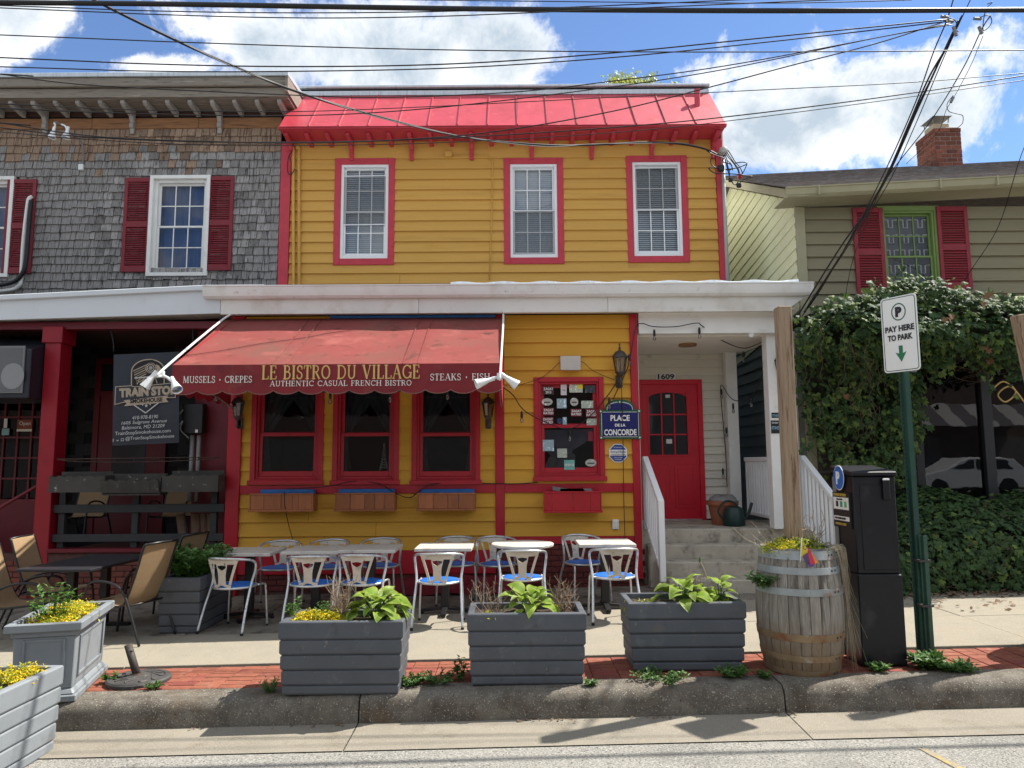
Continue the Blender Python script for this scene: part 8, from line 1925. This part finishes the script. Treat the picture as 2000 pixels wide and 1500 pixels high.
# ================================================================== OVERHEAD WIRES
def wire(label, pts, r=.008, mat=m_wire, k=10, group='overhead wires'):
    P_ = [at(x, y, Y) for x, y, Y in pts]; r = r * (.72 if r < .012 else .85)
    if pts[0][0] < -50: P_.insert(0, P_[0] + (P_[0] - P_[1]).normalized() * 9)
    if pts[-1][0] > 2050 and pts[-1][1] < 200: P_.append(P_[-1] + (P_[-1] - P_[-2]).normalized() * 9)
    return props(MB().tube(smooth_path(P_, k), r, 6).b('overhead_wire', mat, None, smooth=True), label, 'cable', group)
def street(label, pts, Y, r): return wire(label, [(x, y, Y) for x, y in pts], r)
street('thickest bundled cable crossing the top of the sky', [(-80, 4), (330, 8), (700, 14), (1000, 18), (1500, 21), (2100, 19)], 6.4, .027)
street('thin wire just above the thickest cable at the frame top', [(-80, -9), (600, -3), (1000, 2), (1500, 6), (1780, 0)], 6.4, .006)
street('thin wire starting just beneath the thickest cable over the shingle house', [(-80, 8), (330, 22), (650, 25), (950, 20), (1300, 6), (1600, -8)], 6.4, .007)
street('sagging wire second beneath the thickest cable over the shingle house', [(-80, 12), (330, 29), (600, 35), (850, 32), (1100, 22), (1400, 9), (1800, -8)], 6.3, .007)
street('straight wire across the middle of the clouds', [(-80, 65), (400, 84), (800, 96), (1200, 101), (1600, 101), (2100, 97)], 6.6, .0075)
street('upper of the paired wires rising to the splice cluster', [(-80, 109), (300, 125), (600, 130), (900, 124), (1200, 103), (1500, 73), (1850, 38)], 6.8, .009)
street('lower of the paired wires rising to the splice cluster', [(-80, 128), (300, 139), (600, 139), (900, 132), (1200, 112), (1500, 82), (1850, 42)], 6.8, .008)
wire('heavy twisted service cable swooping diagonally to the bistro corner', [(150, -25, 6.4), (190, 3, 6.6), (342, 78, 7.2), (456, 129, 7.7), (582, 180, 8.3), (722, 223, 9), (900, 267, 9.7), (1060, 283, 10.2), (1160, 283, 10.6), (1260, 278, 10.9), (1327, 281, 11.1), (1377, 291, 11.25), (1405, 304, 11.35)], .017, m_wire, 5)
wire('pale neutral wire twisted round the heavy service cable', [(342, 76, 7.15), (456, 131, 7.65), (582, 178, 8.25), (722, 225, 8.95), (900, 266, 9.65), (1060, 286, 10.15), (1160, 281, 10.55), (1260, 280, 10.85), (1327, 279, 11.05), (1370, 287, 11.2)], .007, m_wireg, 5)
street('wire crossing the shingle house cornice and the red roof top', [(-80, 140), (0, 145), (173, 166), (555, 185), (750, 190), (1000, 180), (1200, 158), (1450, 123), (1860, 45)], 7.0, .0075)
street('upper wire along the brackets of the shingle house, rising past the chimney', [(-80, 196), (0, 202), (243, 214), (555, 218), (800, 210), (1100, 195), (1480, 176), (1793, 160), (2100, 134)], 7.2, .006)
street('lower wire along the brackets of the shingle house, rising over the red roof', [(-80, 206), (0, 211), (243, 221), (555, 226), (800, 215), (1100, 182), (1390, 140), (1711, 74), (1860, 48)], 7.2, .0075)
street('wire low across the shingles and red eave, rising to the cluster', [(-80, 233), (0, 240), (139, 261), (277, 272), (555, 279), (760, 274), (960, 258), (1193, 218), (1387, 170), (1545, 128), (1711, 85), (1839, 44)], 7.5, .009)
street('upper of the low wires passing over the bistro eave to the far street end', [(-80, 240), (139, 265), (400, 277), (700, 276), (960, 265), (1247, 245), (1480, 221), (1793, 180), (2100, 132)], 7.6, .009)
street('lower of the low wires passing over the bistro eave to the far street end', [(-80, 250), (139, 270), (400, 283), (700, 283), (960, 274), (1247, 255), (1480, 229), (1793, 187), (2100, 142)], 7.6, .006)
steep = [('first', [(1866, -15), (1849, 40), (1822, 105), (1790, 195), (1740, 310), (1680, 430), (1600, 570), (1545, 645)], .009), ('second', [(1872, 40), (1856, 80), (1815, 150), (1776, 240), (1728, 350), (1660, 470), (1570, 610)], .012), ('third', [(1880, 30), (1862, 62), (1830, 130), (1793, 211), (1723, 364), (1640, 485), (1556, 620)], .012),
         ('fourth', [(1905, -20), (1876, 40), (1840, 120), (1785, 250), (1735, 358), (1670, 460), (1575, 605)], .007), ('fifth', [(1865, 65), (1800, 190), (1745, 320), (1715, 380), (1668, 500), (1650, 585)], .006)]
for nm, p, r in steep: wire(nm + ' of the steep drop wires falling from the splice cluster behind the porch gutter', [(x, y, 6.9 + 2.4 * max(0, (y - 40)) / 560) for x, y in p], r)
for nm, p, r in (('thick', [(1935, 30), (1917, 58), (1880, 135), (1818, 236), (1744, 331), (1711, 382), (1690, 430)], .009), ('thin', [(1920, 70), (1895, 130), (1862, 192), (1848, 215), (1830, 260), (1770, 320)], .005)):
    wire(nm + ' drop wire falling from the splice nearest the chimney', [(x, y, 7 + 2.6 * max(0, y - 30) / 400) for x, y in p], r)
wire('looped tail wire hanging beside the chimney cap', [(1862, 186, 8), (1850, 203, 8.1), (1853, 217, 8.15), (1868, 222, 8.2), (1880, 226, 8.25), (1880, 240, 8.3), (1870, 250, 8.3)], .006)
wire('single wire falling steeply at the frame edge across the olive siding', [(2060, 190, 7.6), (2000, 289, 8.4), (1950, 442, 9.4), (1893, 533, 10.0), (1870, 575, 10.2)], .007)
for i, (x, y, x2, y2) in enumerate(((1838, 32, 1852, 34), (1862, 52, 1868, 70), (1912, 52, 1918, 66), (1844, 40, 1862, 42), (1902, 36, 1916, 37), (1862, 190, 1857, 200))):
    a, b = at(x, y, 6.85 if y < 150 else 8), at(x2, y2, 6.85 if y < 150 else 8); props(MB().tube([a, b], .016, 8).b('wire_splice', m_wireg, None, smooth=40), 'grey splice sleeve ' + ('on the wire highest at the cluster', 'on the steep drop wires', 'on the chimney side drop wire', 'where the paired wires end', 'under the thick cable end', 'above the chimney cap')[i], 'cable splice', 'wire splices')
wire('curled jumper loops at the splice cluster', [(1845, 42, 6.85), (1858, 36, 6.83), (1868, 44, 6.83), (1866, 56, 6.85), (1872, 62, 6.85)], .007)
wire('curled jumper loop hanging at the thick cable end', [(1905, 36, 6.85), (1930, 30, 6.83), (1937, 40, 6.83), (1932, 52, 6.84), (1920, 58, 6.85), (1925, 20, 6.83), (1938, 5, 6.8), (1928, 8, 6.8)], .006)
# service head with drip loops at the bistro corner
sv = T('service_head', 'grey service mast head with black drip loops at the upper bistro corner', 'weatherhead', tuple(at(1415, 310, YU - .1)))
q = at(1413, 295, YU - .1); MB().lathe([(.0, .075), (.05, .06), (.075, .02), (.075, -.05), (.04, -.07)], 12).xf(Matrix.Translation(q) @ Matrix.Rotation(R(25), 4, 'Y')).b('hood', pm('mast_grey', (.42, .44, .42), .5, .12, 6), sv, smooth=40)
tube('mast', [q + Vector((.0, .05, -.05)), (q.x, YU - .05, ZUB)], .03, pm('mast_grey', (.42, .44, .42)), sv)
def px2(x, y): return (1380 + x / 13.64, 260 + y / 13.64)
def sl(pts, r=.008, d=0): tube('drip_loop', smooth_path([at(*px2(x, y), YU - .2 - d) for x, y in pts], 4), r, m_wire, sv, 6)
sl([(560, 440), (640, 560), (760, 760), (880, 900), (950, 1050), (930, 1150)], d=.02); sl([(530, 480), (600, 600), (740, 800), (840, 940), (880, 1080)], d=.04); sl([(500, 520), (580, 640), (700, 780), (820, 960), (860, 1090)], d=.0)
sl([(470, 560), (540, 690), (560, 860), (600, 1000), (620, 1140)], d=.03); sl([(440, 560), (500, 720), (550, 930), (600, 1120), (640, 1200)], d=.06); sl([(420, 700), (470, 780), (640, 830), (700, 990)], d=.05)
sl([(0, 470), (190, 570), (340, 620), (480, 680), (620, 780), (680, 900), (640, 980), (500, 970)], d=.08); sl([(180, 620), (110, 720), (130, 830), (220, 910), (330, 930)], d=.1); sl([(330, 930), (100, 925), (60, 940), (110, 1000), (230, 1070), (420, 1080), (700, 1090), (950, 1120), (1230, 1160), (1080, 1200), (940, 1270), (880, 1340)], d=.12)
sl([(500, 970), (800, 930), (1000, 860), (1080, 820), (1030, 780), (920, 775), (760, 800)], d=.07); sl([(1080, 820), (1000, 1000), (930, 1110), (860, 1160)], d=.07); sl([(680, 1300), (720, 1360), (780, 1370), (840, 1300)], d=.05)
for (x, y), s in (((380, 940), .055), ((640, 1250), .035), ((860, 1390), .04)):
    c = at(*px2(x, y), YU - .28); MB().box(c.x - s, c.x + s, c.y - s * .6, c.y + s * .6, c.z - s, c.z + s).b('connector', m_black, sv, bevel=.015)
c = at(*px2(880, 1150), YU - .26); MB().box(c.x - .03, c.x + .03, c.y - .03, c.y + .03, c.z - .04, c.z + .04).b('red_connector', m_redl, sv, bevel=.01)
# floodlight pair on the shingles with its conduit
fl2 = T('shingle_floodlight', 'old twin floodlight on a bent arm high on the shingle wall', 'floodlight', tuple(at(135, 260, YU - .2)))
c1_ = [at(161, 326, YU - .06), at(163, 300, YU - .08), at(160, 280, YU - .12), at(150, 268, YU - .2), at(135, 258, YU - .35), at(122, 245, YU - .5), at(108, 238, YU - .6)]
tube('arm', smooth_path(c1_, 4), .014, m_wireg, fl2)
q = at(159, 327, YU - .05); MB().box(q.x - .04, q.x + .04, YU - .08, YU - .03, q.z - .05, q.z + .05).b('box', m_lamp, fl2, bevel=.006)
for (x, y), (x2, y2) in (((106, 240), (104, 258)), ((120, 243), (131, 258))):
    a, b = at(x, y, YU - .58), at(x2, y2, YU - .62); tube('knuckle', smooth_path([a, (a + b) / 2 + Vector((.02, 0, .03)), b], 3), .014, m_lamp, fl2); flood(b, (-.1, -.1, -1), .06, .13, fl2)
